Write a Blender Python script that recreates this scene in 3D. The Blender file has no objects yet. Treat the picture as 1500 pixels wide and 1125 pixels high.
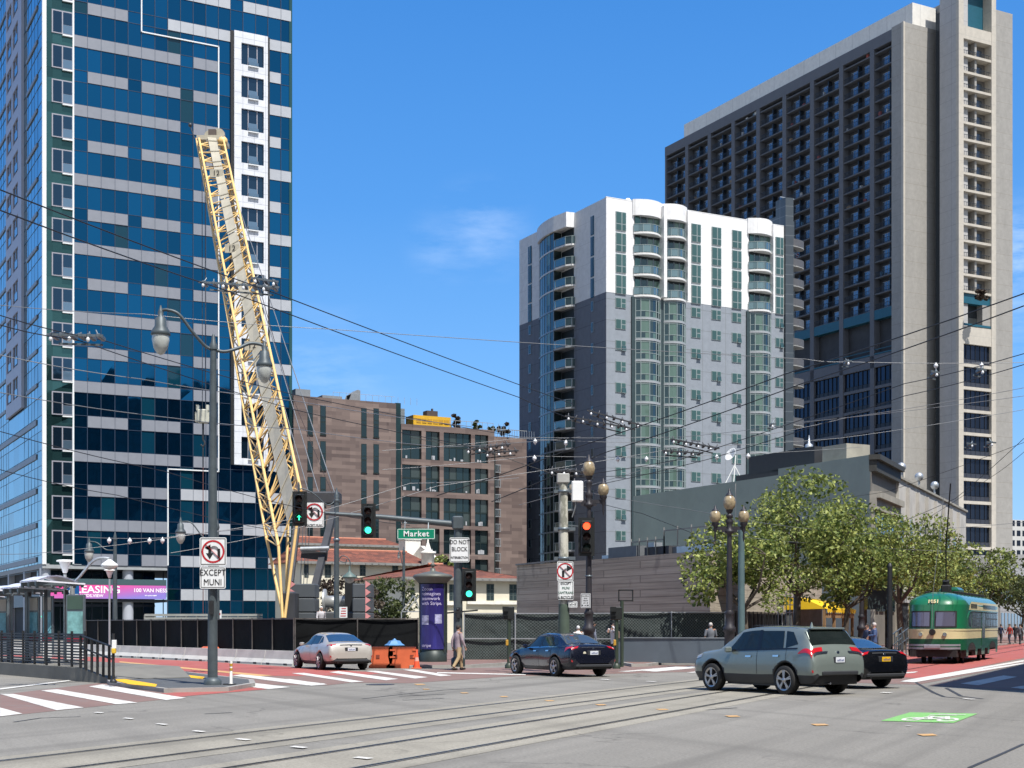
import bpy, math, random
from mathutils import Vector, Matrix
random.seed(11)
SC = bpy.context.scene
COL = SC.collection
PI = math.pi
def R(d): return math.radians(d)
# ---------------- camera ----------------
F = 2100.0; CX = 750.0; HY = 916.0; HC = 1.72          # focal length and horizon of a 1500 px wide picture, eye height
cam = bpy.data.cameras.new('camera'); co = bpy.data.objects.new('camera', cam); COL.objects.link(co)
co.location = (0, 0, HC); co.rotation_euler = (R(90), 0, 0)
cam.sensor_width = 36; cam.lens = 36*F/1500; cam.shift_y = (HY-562.5)/1500
cam.clip_start = .1; cam.clip_end = 6000
SC.camera = co
SC.view_settings.view_transform = 'Standard'; SC.view_settings.look = 'None'
SC.view_settings.exposure = 0.72; SC.view_settings.gamma = 1
# ---------------- sky and sun ----------------
SUN_AZ, SUN_EL = 149.0, 61.0                            # clockwise from +Y
w = bpy.data.worlds.new('World'); SC.world = w; w.use_nodes = True
nt = w.node_tree; nt.nodes.clear()
def wn(t): return nt.nodes.new(t)
out = wn('ShaderNodeOutputWorld'); bg = wn('ShaderNodeBackground'); sky = wn('ShaderNodeTexSky')
sky.sky_type = 'NISHITA'; sky.sun_disc = False; sky.sun_elevation = R(SUN_EL); sky.sun_rotation = R(SUN_AZ)
sky.altitude = 0; sky.air_density = 1.0; sky.dust_density = 0.3; sky.ozone_density = 4.0
tc = wn('ShaderNodeTexCoord'); sz = wn('ShaderNodeSeparateXYZ'); nt.links.new(tc.outputs['Generated'], sz.inputs[0])
cr = wn('ShaderNodeValToRGB'); nt.links.new(sz.outputs[2], cr.inputs[0]); E = cr.color_ramp.elements
E[0].position = 0; E[0].color = (.42,.66,.98,1); E[1].position = 1; E[1].color = (.02,.13,.46,1)
for p_, c_ in ((.08, (.27,.56,.98)), (.17, (.155,.45,.96)), (.28, (.075,.335,.86)), (.42, (.038,.25,.74)), (.6, (.035,.19,.60))):
    e = E.new(p_); e.color = (*c_, 1)
gs_ = wn('ShaderNodeVectorMath'); gs_.operation = 'SCALE'; gs_.inputs['Scale'].default_value = 6.15; nt.links.new(cr.outputs[0], gs_.inputs[0])
hs = wn('ShaderNodeMix'); hs.data_type = 'RGBA'; hs.inputs['Factor'].default_value = .85
bk_ = wn('ShaderNodeMapRange'); bk_.interpolation_type = 'SMOOTHSTEP'; bk_.inputs[1].default_value = .05; bk_.inputs[2].default_value = -.55; nt.links.new(sz.outputs[1], bk_.inputs[0])
zf2 = wn('ShaderNodeMapRange'); zf2.inputs[1].default_value = .9; zf2.inputs[2].default_value = .3; zf2.inputs[3].default_value = .35; nt.links.new(sz.outputs[2], zf2.inputs[0])
bm2 = wn('ShaderNodeMath'); bm2.operation = 'MULTIPLY'; nt.links.new(bk_.outputs[0], bm2.inputs[0]); nt.links.new(zf2.outputs[0], bm2.inputs[1])
hz = wn('ShaderNodeMix'); hz.data_type = 'RGBA'; hz.inputs['B'].default_value = (3.9, 4.25, 4.65, 1); nt.links.new(bm2.outputs[0], hz.inputs['Factor']); nt.links.new(gs_.outputs[0], hz.inputs['A'])
nt.links.new(sky.outputs[0], hs.inputs['A']); nt.links.new(hz.outputs['Result'], hs.inputs['B'])
# thin clouds, placed by direction in the sky
mp = wn('ShaderNodeMapping'); mp.inputs['Scale'].default_value = (9, 9, 34); mp.inputs['Rotation'].default_value = (0, .25, 0)
nz = wn('ShaderNodeTexNoise'); nz.inputs['Scale'].default_value = 1.6; nz.inputs['Detail'].default_value = 9; nz.inputs['Roughness'].default_value = .62
nt.links.new(tc.outputs['Generated'], mp.inputs[0]); nt.links.new(mp.outputs[0], nz.inputs[0])
def spot(px, py, rad, gain):
    d = Vector(((px-CX)/F, 1, (HY-py)/F)).normalized()
    dt = wn('ShaderNodeVectorMath'); dt.operation = 'DISTANCE'; dt.inputs[1].default_value = d
    nt.links.new(tc.outputs['Generated'], dt.inputs[0])
    mr = wn('ShaderNodeMapRange'); mr.interpolation_type = 'SMOOTHSTEP'
    mr.inputs[1].default_value = rad; mr.inputs[2].default_value = 0; mr.inputs[3].default_value = 0; mr.inputs[4].default_value = gain
    nt.links.new(dt.outputs['Value'], mr.inputs[0]); return mr.outputs[0]
acc = None
for s in ((705, 338, .045, .2), (650, 362, .035, .15), (470, 560, .07, .16), (1492, 365, .04, .5), (1500, 420, .08, .25)):
    o = spot(*s)
    if acc is None: acc = o
    else:
        m_ = wn('ShaderNodeMath'); m_.operation = 'MAXIMUM'; nt.links.new(acc, m_.inputs[0]); nt.links.new(o, m_.inputs[1]); acc = m_.outputs[0]
rp = wn('ShaderNodeMapRange'); rp.inputs[1].default_value = .42; rp.inputs[2].default_value = .75
nt.links.new(nz.outputs[0], rp.inputs[0])
mu = wn('ShaderNodeMath'); mu.operation = 'MULTIPLY'; nt.links.new(acc, mu.inputs[0]); nt.links.new(rp.outputs[0], mu.inputs[1])
mx = wn('ShaderNodeMix'); mx.data_type = 'RGBA'; mx.inputs['B'].default_value = (7.5, 8.2, 9.0, 1)
nt.links.new(mu.outputs[0], mx.inputs['Factor']); nt.links.new(hs.outputs['Result'], mx.inputs['A'])
nt.links.new(mx.outputs['Result'], bg.inputs[0]); bg.inputs[1].default_value = 0.105
nt.links.new(bg.outputs[0], out.inputs[0])
sl = bpy.data.lights.new('sun', 'SUN'); sl.energy = 4.2; sl.angle = R(.53); sl.color = (1, .955, .89)
so = bpy.data.objects.new('sun', sl); COL.objects.link(so)
az, el = R(SUN_AZ), R(SUN_EL)
sd = Vector((math.sin(az)*math.cos(el), math.cos(az)*math.cos(el), math.sin(el)))
so.rotation_euler = sd.to_track_quat('Z', 'Y').to_euler(); so.location = (30, -30, 90)

# ---------------- coordinates ----------------
def ray(px): return (px-CX)/F
def at(px, py, Y): return Vector((ray(px)*Y, Y, HC+(HY-py)*Y/F))
def G(px, py, z=0.0):
    Y = F*(HC-z)/(py-HY); return Vector((ray(px)*Y, Y, z))
def along(c, d, px):                                     # distance from c along d to the vertical seen at px
    t = ray(px); return (t*c[1]-c[0])/(d[0]-t*d[1])
def zat(py, Y): return HC+(HY-py)*Y/F
TH = R(28.0)                                             # the northern street grid
V = (math.cos(TH), math.sin(TH)); U = (-math.sin(TH), math.cos(TH))
MA = R(25.3); M = (math.sin(MA), math.cos(MA)); MN = (-math.cos(MA), math.sin(MA))   # the diagonal avenue, and its left-hand normal
# ---------------- mesh helpers ----------------
class MB:
    def __init__(s): s.v = []; s.f = []; s.sm = []; s.mi = []
    def add(s, vs, fs, smooth=False, mi=0):
        n = len(s.v); s.v += [tuple(p) for p in vs]
        for f in fs: s.f.append([i+n for i in f]); s.sm.append(smooth); s.mi.append(mi)
        return s
    def merge(s, o, d=(0,0,0)):
        n = len(s.v); s.v += [(p[0]+d[0], p[1]+d[1], p[2]+d[2]) for p in o.v]
        s.f += [[i+n for i in f] for f in o.f]; s.sm += o.sm; s.mi += o.mi; return s
    def box(s, x0, x1, y0, y1, z0, z1, mi=0):
        v = [(x0,y0,z0),(x1,y0,z0),(x1,y1,z0),(x0,y1,z0),(x0,y0,z1),(x1,y0,z1),(x1,y1,z1),(x0,y1,z1)]
        return s.add(v, [(3,2,1,0),(4,5,6,7),(0,1,5,4),(1,2,6,5),(2,3,7,6),(3,0,4,7)], mi=mi)
    def rbox(s, x0, x1, y0, y1, z0, z1, b=.02, mi=0):     # box with cut edges
        r = []
        for z, i in ((z0, b), (z0+b, 0), (z1-b, 0), (z1, b)):
            r.append([(x0+b+i,y0+i,z),(x1-b-i,y0+i,z),(x1-i,y0+b+i,z),(x1-i,y1-b-i,z),(x1-b-i,y1-i,z),(x0+b+i,y1-i,z),(x0+i,y1-b-i,z),(x0+i,y0+b+i,z)])
        vs = [p for q in r for p in q]; fs = [tuple(range(7,-1,-1)), tuple(range(24,32))]
        for k in range(3):
            for j in range(8): fs.append((k*8+j, k*8+(j+1)%8, k*8+8+(j+1)%8, k*8+8+j))
        return s.add(vs, fs, mi=mi)
    def quad(s, a, b, c, d, mi=0): return s.add([a,b,c,d], [(0,1,2,3)], mi=mi)
    def poly(s, pts, mi=0): return s.add(pts, [tuple(range(len(pts)))], mi=mi)
    def beam(s, a, b, w, h=None, mi=0):
        a = Vector(a); b = Vector(b); h = h or w; d = (b-a)
        if d.length < 1e-6: return s
        d.normalize(); up = Vector((0,0,1)) if abs(d.z) < .95 else Vector((0,1,0))
        x = d.cross(up).normalized()*w/2; y = x.cross(d).normalized()*h/2
        v = [a-x-y, a+x-y, a+x+y, a-x+y, b-x-y, b+x-y, b+x+y, b-x+y]
        return s.add(v, [(3,2,1,0),(4,5,6,7),(0,1,5,4),(1,2,6,5),(2,3,7,6),(3,0,4,7)], mi=mi)
    def tube(s, pts, r, n=8, cap=True, mi=0, smooth=True):
        pts = [Vector(p) for p in pts]; k = len(pts)
        rs = r if isinstance(r, (list, tuple)) else [r]*k
        vs = []; px = None
        for i, p in enumerate(pts):
            d = (pts[min(i+1,k-1)]-pts[max(i-1,0)]).normalized()
            if px is None:
                up = Vector((0,0,1)) if abs(d.z) < .9 else Vector((1,0,0)); px = d.cross(up).normalized()
            px = (px-d*px.dot(d)).normalized(); py = d.cross(px)
            for j in range(n):
                a = 2*PI*j/n; vs.append(p+(px*math.cos(a)+py*math.sin(a))*rs[i])
        fs = [(i*n+j, i*n+(j+1)%n, (i+1)*n+(j+1)%n, (i+1)*n+j) for i in range(k-1) for j in range(n)]
        s.add(vs, fs, smooth, mi)
        if cap: s.add(vs[:n], [tuple(range(n-1,-1,-1))], mi=mi); s.add(vs[-n:], [tuple(range(n))], mi=mi)
        return s
    def lathe(s, prof, n=16, c=(0,0,0), axis='z', mi=0, smooth=True, cap=True):
        vs = []
        for r, z in prof:
            for j in range(n):
                a = 2*PI*j/n; x, y = r*math.cos(a), r*math.sin(a)
                p = (x,y,z) if axis == 'z' else ((x,z,y) if axis == 'y' else (z,x,y))
                vs.append((p[0]+c[0], p[1]+c[1], p[2]+c[2]))
        k = len(prof)
        fs = [(i*n+j, i*n+(j+1)%n, (i+1)*n+(j+1)%n, (i+1)*n+j) for i in range(k-1) for j in range(n)]
        if axis == 'y': fs = [f[::-1] for f in fs]
        s.add(vs, fs, smooth, mi)
        if cap: s.add(vs[:n], [tuple(range(n-1,-1,-1))], mi=mi); s.add(vs[-n:], [tuple(range(n))], mi=mi)
        return s
    def prism(s, pts, z0, z1, mi=0):
        n = len(pts)
        ar = sum(pts[i][0]*pts[(i+1)%n][1]-pts[(i+1)%n][0]*pts[i][1] for i in range(n))
        if ar < 0: pts = pts[::-1]
        vs = [(p[0],p[1],z0) for p in pts]+[(p[0],p[1],z1) for p in pts]
        return s.add(vs, [tuple(range(n-1,-1,-1)), tuple(range(n,2*n))]+[(i,(i+1)%n,(i+1)%n+n,i+n) for i in range(n)], mi=mi)
    def prismy(s, pts, y0, y1, mi=0):                     # polygon in x,z pushed along y
        n = len(pts)
        ar = sum(pts[i][0]*pts[(i+1)%n][1]-pts[(i+1)%n][0]*pts[i][1] for i in range(n))
        if ar < 0: pts = pts[::-1]
        vs = [(p[0],y0,p[1]) for p in pts]+[(p[0],y1,p[1]) for p in pts]
        return s.add(vs, [tuple(range(n)), tuple(range(2*n-1,n-1,-1))]+[(i,i+n,(i+1)%n+n,(i+1)%n) for i in range(n)], mi=mi)
    def ball(s, c, r, n=10, mi=0, sz=1.0, sx=1.0, sy=1.0):
        k = max(4, n//2); prof = [(r*math.sin(PI*i/k)+1e-4, -r*math.cos(PI*i/k)) for i in range(k+1)]
        vs = []
        for rr, z in prof:
            for j in range(n): a = 2*PI*j/n; vs.append((c[0]+rr*math.cos(a)*sx, c[1]+rr*math.sin(a)*sy, c[2]+z*sz))
        return s.add(vs, [(i*n+j, i*n+(j+1)%n, (i+1)*n+(j+1)%n, (i+1)*n+j) for i in range(k) for j in range(n)], True, mi)
    def xf(s, mat, start=0):
        for i in range(start, len(s.v)): s.v[i] = tuple(mat @ Vector(s.v[i]))
        return s
    def build(s, name, mat, parent=None, loc=None, **tg):
        me = bpy.data.meshes.new(name); me.from_pydata(s.v, [], s.f)
        for m in (mat if isinstance(mat, (list, tuple)) else [mat]): me.materials.append(m)
        me.polygons.foreach_set('use_smooth', s.sm); me.polygons.foreach_set('material_index', s.mi)
        me.update()
        o = bpy.data.objects.new(name, me); COL.objects.link(o)
        if parent: o.parent = parent
        if loc is not None: o.location = loc
        tag(o, **tg); return o
def tag(o, label=None, cat=None, group=None, kind=None):
    if label: o['label'] = label
    if cat: o['category'] = cat
    if group: o['group'] = group
    if kind: o['kind'] = kind
    return o
def T(name, label, cat, loc=(0,0,0), rz=0.0, group=None):
    o = bpy.data.objects.new(name, None); COL.objects.link(o); o.location = loc; o.rotation_euler = (0,0,rz)
    o.empty_display_size = .2
    return tag(o, label, cat, group)
def dup(root, loc, rz=0.0, label=None, group=None, scale=None):
    def cp(o, par):
        c = o.copy(); COL.objects.link(c); c.parent = par
        for ch in o.children: cp(ch, c)
        return c
    kids = list(root.children); r = root.copy(); COL.objects.link(r)
    for ch in kids: cp(ch, r)
    r.location = loc; r.rotation_euler = (0,0,rz)
    if scale: r.scale = scale
    if label: r['label'] = label
    if group: r['group'] = group
    return r
def many(parent, name, mats, items, lim=96):              # items: (size, MB): the largest as parts, the rest as one
    items = sorted(items, key=lambda t: -t[0]); rest = MB()
    for i, (_, mb) in enumerate(items):
        if i < lim: mb.build(name, mats, parent)
        else: rest.merge(mb)
    if rest.v: rest.build(name, mats, parent, kind='stuff')
def text(s, size, mat, parent, loc, rot=(PI/2,0,0), name='lettering', ext=.003, bold=0.0, sx=1.0, align='CENTER', sp=1.0):
    cu = bpy.data.curves.new('t', 'FONT'); cu.body = s; cu.size = size; cu.extrude = ext; cu.align_x = align; cu.align_y = 'CENTER'
    cu.offset = bold; cu.space_line = .95; cu.resolution_u = 3; cu.space_character = sp
    t = bpy.data.objects.new('t', cu); COL.objects.link(t)
    dg = bpy.context.evaluated_depsgraph_get(); me = bpy.data.meshes.new_from_object(t.evaluated_get(dg))
    bpy.data.objects.remove(t); me.materials.clear(); me.materials.append(mat)
    o = bpy.data.objects.new(name, me); COL.objects.link(o); o.parent = parent; o.location = loc; o.rotation_euler = rot; o.scale = (sx,1,1)
    return o
def scribble(par, m, x, y, z, w_, h_, n=6, side=False):     # lettering too small to read: a row of strokes
    b = MB(); rnd = random.Random(n)
    for i in range(n):
        a = -w_/2+w_*i/n; c = a+w_/n*rnd.uniform(.45,.8); z0 = z-h_/2+h_*rnd.choice((0,.2)); z1 = z+h_/2-h_*rnd.choice((0,0,.3))
        if side: b.box(x-.002, x, y+a, y+c, z0, z1)
        else: b.box(x+a, x+c, y-.002, y, z0, z1)
    return b.build('lettering', m, par, kind='stuff')
# ---------------- materials ----------------
MATS = {}
def newmat(name):
    m = bpy.data.materials.new(name); m.use_nodes = True; n = m.node_tree; b = n.nodes['Principled BSDF']; return m, n, b
def nd(n, t, **k):
    x = n.nodes.new(t)
    for a, v in k.items(): setattr(x, a, v)
    return x
def noise(n, scale, detail=4, rough=.55, stretch=None, co='Object', seed=0):
    tc = nd(n, 'ShaderNodeTexCoord'); mp = nd(n, 'ShaderNodeMapping')
    mp.inputs['Scale'].default_value = stretch or (1,1,1); mp.inputs['Location'].default_value = (seed*3.1, seed*1.7, seed)
    nz = nd(n, 'ShaderNodeTexNoise'); nz.inputs['Scale'].default_value = scale; nz.inputs['Detail'].default_value = detail; nz.inputs['Roughness'].default_value = rough
    n.links.new(tc.outputs[co], mp.inputs[0]); n.links.new(mp.outputs[0], nz.inputs[0]); return nz.outputs[0]
def rng(n, src, a, b, c=0.0, d=1.0):
    m = nd(n, 'ShaderNodeMapRange'); m.inputs[1].default_value = a; m.inputs[2].default_value = b; m.inputs[3].default_value = c; m.inputs[4].default_value = d
    n.links.new(src, m.inputs[0]); return m.outputs[0]
def mix(n, fac, a, b, mode='MIX'):
    m = nd(n, 'ShaderNodeMix', data_type='RGBA', blend_type=mode)
    for k, v in (('Factor', fac), ('A', a), ('B', b)):
        if isinstance(v, (tuple, list)): m.inputs[k].default_value = (*v[:3], 1)
        elif isinstance(v, (int, float)): m.inputs[k].default_value = v
        else: n.links.new(v, m.inputs[k])
    return m.outputs['Result']
def bump(n, b, src, st=.3, dist=.02):
    bp = nd(n, 'ShaderNodeBump'); bp.inputs['Strength'].default_value = st; bp.inputs['Distance'].default_value = dist
    n.links.new(src, bp.inputs['Height']); n.links.new(bp.outputs[0], b.inputs['Normal'])
def mat(name, c, rough=.6, metal=0.0, var=.12, scale=2.0, bmp=0.0, spec=.5, stretch=None, dirt=0.0, coat=0.0):
    if name in MATS: return MATS[name]
    m, n, b = newmat(name)
    lo = tuple(x*(1-var) for x in c); hi = tuple(min(1, x*(1+var)) for x in c)
    f = rng(n, noise(n, scale, 6, .6, stretch), .3, .7)
    col = mix(n, f, lo, hi)
    if dirt:
        g = rng(n, noise(n, .35, 7, .7, seed=5), .45, .75, 0, dirt); col = mix(n, g, col, tuple(x*.45 for x in c))
    n.links.new(col, b.inputs['Base Color'])
    b.inputs['Roughness'].default_value = rough; b.inputs['Metallic'].default_value = metal; b.inputs['Specular IOR Level'].default_value = spec
    b.inputs['Coat Weight'].default_value = coat; b.inputs['Coat Roughness'].default_value = .04
    if bmp: bump(n, b, noise(n, scale*6, 4), bmp)
    MATS[name] = m; return m
def glow(name, c, st):
    m, n, b = newmat(name); b.inputs['Base Color'].default_value = (*[x*.3 for x in c], 1)
    b.inputs['Emission Color'].default_value = (*c, 1); b.inputs['Emission Strength'].default_value = st; MATS[name] = m; return m
def facade_glass(name, c, metal=.9, rough=.04, wav=.03, wsc=.35, blind=None, bl=.35):
    m, n, b = newmat(name)
    g = nd(n, 'ShaderNodeNewGeometry')
    rr = rng(n, g.outputs['Random Per Island'], 0, 1, .72, 1.25)
    cc = mix(n, 1.0, c, (0,0,0), 'MIX'); mm = nd(n, 'ShaderNodeMix', data_type='RGBA', blend_type='MULTIPLY'); mm.inputs['Factor'].default_value = 1
    mm.inputs['A'].default_value = (*c, 1); n.links.new(rr, mm.inputs['B'])
    col = mm.outputs['Result']; b.inputs['Metallic'].default_value = metal
    if blind:
        k = rng(n, g.outputs['Random Per Island'], bl, bl+.02, 1, 0); col = mix(n, k, col, blind)
        mt = rng(n, k, 0, 1, metal, .25); n.links.new(mt, b.inputs['Metallic'])
    n.links.new(col, b.inputs['Base Color']); b.inputs['Roughness'].default_value = rough
    bump(n, b, noise(n, wsc, 2, .5), wav, .5)
    MATS[name] = m; return m
def xz_coords(n, sc=(1,1,1)):                              # x+y runs along a wall, z goes up
    tc = nd(n, 'ShaderNodeTexCoord'); sp = nd(n, 'ShaderNodeSeparateXYZ'); ad = nd(n, 'ShaderNodeMath', operation='ADD'); cb = nd(n, 'ShaderNodeCombineXYZ')
    n.links.new(tc.outputs['Object'], sp.inputs[0]); n.links.new(sp.outputs[0], ad.inputs[0]); n.links.new(sp.outputs[1], ad.inputs[1])
    n.links.new(ad.outputs[0], cb.inputs[0]); n.links.new(sp.outputs[2], cb.inputs[1])
    mp = nd(n, 'ShaderNodeMapping'); mp.inputs['Scale'].default_value = sc; n.links.new(cb.outputs[0], mp.inputs[0]); return mp.outputs[0]
def panel_mat(name, c, w, h, joint=.03, jc=None, var=.06, rough=.7, off=0.0, c2=None, rand=0.0, bmp=.2, dirt=0.0, freq=2):
    m, n, b = newmat(name)
    co = xz_coords(n); br = nd(n, 'ShaderNodeTexBrick'); br.offset = off; br.offset_frequency = freq; br.inputs['Scale'].default_value = 1
    br.inputs['Brick Width'].default_value = w; br.inputs['Row Height'].default_value = h; br.inputs['Mortar Size'].default_value = joint
    br.inputs['Mortar Smooth'].default_value = .1; br.inputs['Bias'].default_value = rand
    br.inputs['Color1'].default_value = (*c, 1); br.inputs['Color2'].default_value = (*(c2 or tuple(x*(1-var) for x in c)), 1)
    br.inputs['Mortar'].default_value = (*(jc or tuple(x*.6 for x in c)), 1); n.links.new(co, br.inputs[0])
    f = rng(n, noise(n, 1.3, 7, .65), .3, .7, .9, 1.08); mm = nd(n, 'ShaderNodeMix', data_type='RGBA', blend_type='MULTIPLY'); mm.inputs['Factor'].default_value = 1
    n.links.new(br.outputs[0], mm.inputs['A']); n.links.new(f, mm.inputs['B']); col = mm.outputs['Result']
    if dirt:
        g = rng(n, noise(n, .5, 8, .7, (1,1,.25)), .45, .8, 0, dirt); col = mix(n, g, col, tuple(x*.4 for x in c))
    n.links.new(col, b.inputs['Base Color']); b.inputs['Roughness'].default_value = rough
    MATS[name] = m; return m
# common ones
galv = mat('galvanised_steel', (.16,.19,.21), .45, .6, .15, 3)
galv_l = mat('pale_steel', (.45,.48,.5), .4, .6, .12, 3)
pole_grey = mat('grey_pole_paint', (.075,.095,.105), .5, .2, .2, 4, dirt=.4)
black_m = mat('black_plastic', (.012,.013,.014), .5, 0, .2, 4)
dark_m = mat('dark_metal', (.03,.032,.035), .5, .4, .2, 4)
white_m = mat('white_paint', (.78,.79,.78), .5, 0, .04, 3, dirt=.12)
sign_w = mat('sign_white', (.72,.74,.74), .4, 0, .04, 5, dirt=.1)
sign_k = mat('sign_black', (.012,.012,.013), .5, 0, 0)
sign_r = mat('sign_red', (.42,.012,.02), .5, 0, .1, 6)
wire_m = mat('cable_black', (.025,.028,.03), .5, .3, .1)
wire_l = mat('cable_pale', (.2,.21,.22), .4, .3, .1)
porc = mat('white_porcelain', (.7,.72,.74), .25, 0, .05)
conc = mat('pale_concrete', (.36,.36,.34), .85, 0, .12, 1.5, .3, dirt=.35)
rubber = mat('tyre_rubber', (.012,.012,.012), .8, 0, .2, 5)
tree_bark = mat('tree_bark', (.085,.07,.055), .9, 0, .35, 5, .6)
# ================= ground =================
def road_mat(name, c, c2, fine=60, st=.25, patch=True, cracks=.7):
    m, n, b = newmat(name)
    a = rng(n, noise(n, fine*.35, 6, .85), .36, .64, .66, 1.3)
    big = rng(n, noise(n, .12, 8, .62, (1,.35,1)), .35, .65)
    col = mix(n, big, c, c2)
    mm = nd(n, 'ShaderNodeMix', data_type='RGBA', blend_type='MULTIPLY'); mm.inputs['Factor'].default_value = 1
    n.links.new(col, mm.inputs['A']); n.links.new(a, mm.inputs['B']); col = mm.outputs['Result']
    # long tyre streaks and oil, along both streets
    for ang, sc, k in ((25, (1.1,.035,1), .65), (-28, (1.0,.04,1), .5), (25, (.35,.02,1), .4)):
        tc = nd(n, 'ShaderNodeTexCoord'); mp = nd(n, 'ShaderNodeMapping', vector_type='POINT'); mp.inputs['Rotation'].default_value = (0,0,R(ang)); 
        m2 = nd(n, 'ShaderNodeMapping'); m2.inputs['Scale'].default_value = sc
        nz = nd(n, 'ShaderNodeTexNoise'); nz.inputs['Scale'].default_value = 1.0; nz.inputs['Detail'].default_value = 5
        n.links.new(tc.outputs['Object'], mp.inputs[0]); n.links.new(mp.outputs[0], m2.inputs[0]); n.links.new(m2.outputs[0], nz.inputs[0])
        col = mix(n, rng(n, nz.outputs[0], .5, .72, 0, k), col, tuple(x*.55 for x in c))
    if cracks:
        tc = nd(n, 'ShaderNodeTexCoord'); vo = nd(n, 'ShaderNodeTexVoronoi', feature='DISTANCE_TO_EDGE'); vo.inputs['Scale'].default_value = .22
        mp = nd(n, 'ShaderNodeMapping'); nz = nd(n, 'ShaderNodeTexNoise'); nz.inputs['Scale'].default_value = 1.2; nz.inputs['Detail'].default_value = 6
        va = nd(n, 'ShaderNodeVectorMath', operation='ADD'); n.links.new(tc.outputs['Object'], nz.inputs[0]); 
        sc = nd(n, 'ShaderNodeVectorMath', operation='SCALE'); sc.inputs['Scale'].default_value = 1.2; n.links.new(nz.outputs['Color'], sc.inputs[0])
        n.links.new(tc.outputs['Object'], va.inputs[0]); n.links.new(sc.outputs[0], va.inputs[1]); n.links.new(va.outputs[0], vo.inputs[0])
        ck = rng(n, vo.outputs['Distance'], 0, .012, cracks, 0); gate = rng(n, noise(n, .25, 2, .5, seed=3), .5, .62, 0, 1)
        ml = nd(n, 'ShaderNodeMath', operation='MULTIPLY'); n.links.new(ck, ml.inputs[0]); n.links.new(gate, ml.inputs[1])
        col = mix(n, ml.outputs[0], col, tuple(x*.3 for x in c))
    sp = rng(n, noise(n, 2.2, 3, .5, seed=9), .72, .76, 0, .55); col = mix(n, sp, col, tuple(x*.4 for x in c))
    n.links.new(col, b.inputs['Base Color']); b.inputs['Roughness'].default_value = .85; b.inputs['Specular IOR Level'].default_value = .3
    bump(n, b, noise(n, fine, 3), st, .01); MATS[name] = m; return m
def paint_mat(name, c, under, wear=.5, scale=3.0, gate=(.5,.62)):
    m, n, b = newmat(name)
    f = rng(n, noise(n, scale, 8, .75), gate[0], gate[1], 0, wear)
    g = rng(n, noise(n, .6, 5, .6, seed=2), .3, .7, .88, 1.05)
    mm = nd(n, 'ShaderNodeMix', data_type='RGBA', blend_type='MULTIPLY'); mm.inputs['Factor'].default_value = 1
    mm.inputs['A'].default_value = (*c, 1); n.links.new(g, mm.inputs['B'])
    n.links.new(mix(n, f, mm.outputs['Result'], under), b.inputs['Base Color']); b.inputs['Roughness'].default_value = .75; b.inputs['Specular IOR Level'].default_value = .3
    MATS[name] = m; return m
asph = road_mat('asphalt', (.205,.195,.172), (.245,.234,.208))
trackc = road_mat('track_concrete', (.27,.252,.208), (.31,.29,.24), st=.15)
redp = paint_mat('red_lane_paint', (.37,.095,.08), (.25,.17,.15), .7, 2.5, (.48,.7))
brownp = paint_mat('brick_red_crossing', (.21,.135,.115), (.19,.165,.15), .6, 2.0)
whitep = paint_mat('white_road_paint', (.6,.59,.55), (.2,.19,.18), .8, 4, (.52,.66))
yellowp = paint_mat('yellow_road_paint', (.62,.36,.03), (.25,.2,.12), .5, 4)
orangep = paint_mat('orange_marker_paint', (.55,.33,.14), (.3,.26,.2), .5, 4)
greenp = paint_mat('green_lane_paint', (.20,.45,.14), (.13,.14,.12), .5, 5, (.5,.68))
steel_rail = mat('rail_steel', (.055,.052,.048), .35, .5, .3, 2)
def ground_sheet(name, polys, m, z, **k):
    b = MB()
    for i_, p in enumerate(polys):
        vs = [(*((G(*q) if len(q) == 2 else Vector(q))[:2]), z+.0003*i_) for q in p]
        ar = sum(vs[i][0]*vs[(i+1)%len(vs)][1]-vs[(i+1)%len(vs)][0]*vs[i][1] for i in range(len(vs)))
        b.poly(vs if ar > 0 else vs[::-1])
    k.setdefault('kind', 'structure'); return b.build(name, m, **k)
g = MB()
xs = [-2500,-300,-60,0,60,300,2500]; ys = [-600,-60,0,60,150,400,4000]
g.add([(x,y,0) for y in ys for x in xs], [(j*7+i, j*7+i+1, (j+1)*7+i+1, (j+1)*7+i) for j in range(6) for i in range(6)])
g.build('ground', asph, kind='structure')
def w2(p, d, s, o=0): return (p[0]+d[0]*s, p[1]+d[1]*s)
def off(p, d, o): n_ = (-d[1], d[0]); return (p[0]+n_[0]*o, p[1]+n_[1]*o)
# the tram tracks: strips of concrete with two rails each
railsA = [((0,1115),(500,1053.5)),((73,1125),(500,1068))]; 
pA0 = G(0,1115); pA1 = G(1023,997); pB0 = G(73,1125); pB1 = G(1025,1003.5)
pC0 = G(333,1125); pC1 = G(1062,1013); pD0 = G(865,1060); pD1 = G(1132,1017.4)
def ext(a, b, s0, s1):
    d = Vector((b[0]-a[0], b[1]-a[1])).normalized(); return (a[0]-d[0]*s0, a[1]-d[1]*s0), (b[0]+d[0]*s1, b[1]+d[1]*s1), d
def strip(a, b, wl, wr, z):
    d = Vector((b[0]-a[0], b[1]-a[1])).normalized(); n_ = Vector((-d[1], d[0]))
    return [(a[0]+n_[0]*wl, a[1]+n_[1]*wl, z), (a[0]+n_[0]*wr, a[1]+n_[1]*wr, z), (b[0]+n_[0]*wr, b[1]+n_[1]*wr, z), (b[0]+n_[0]*wl, b[1]+n_[1]*wl, z)]
rails = MB(); bands = MB()
for a, b in (((pA0),(pA1)), ((pC0),(pC1))):
    a2, b2, d = ext(a, b, 60, 190)
    right = a is pA0
    for o in (0, -1.42):
        for dd, w_ in ((0, .048), (-.09, .03)):
            r0 = strip(a2, b2, o+dd+w_/2, o+dd-w_/2, .012); rails.poly(r0[::1])
    bands.poly(strip(a2, b2, .42, -1.95, .004))
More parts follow.
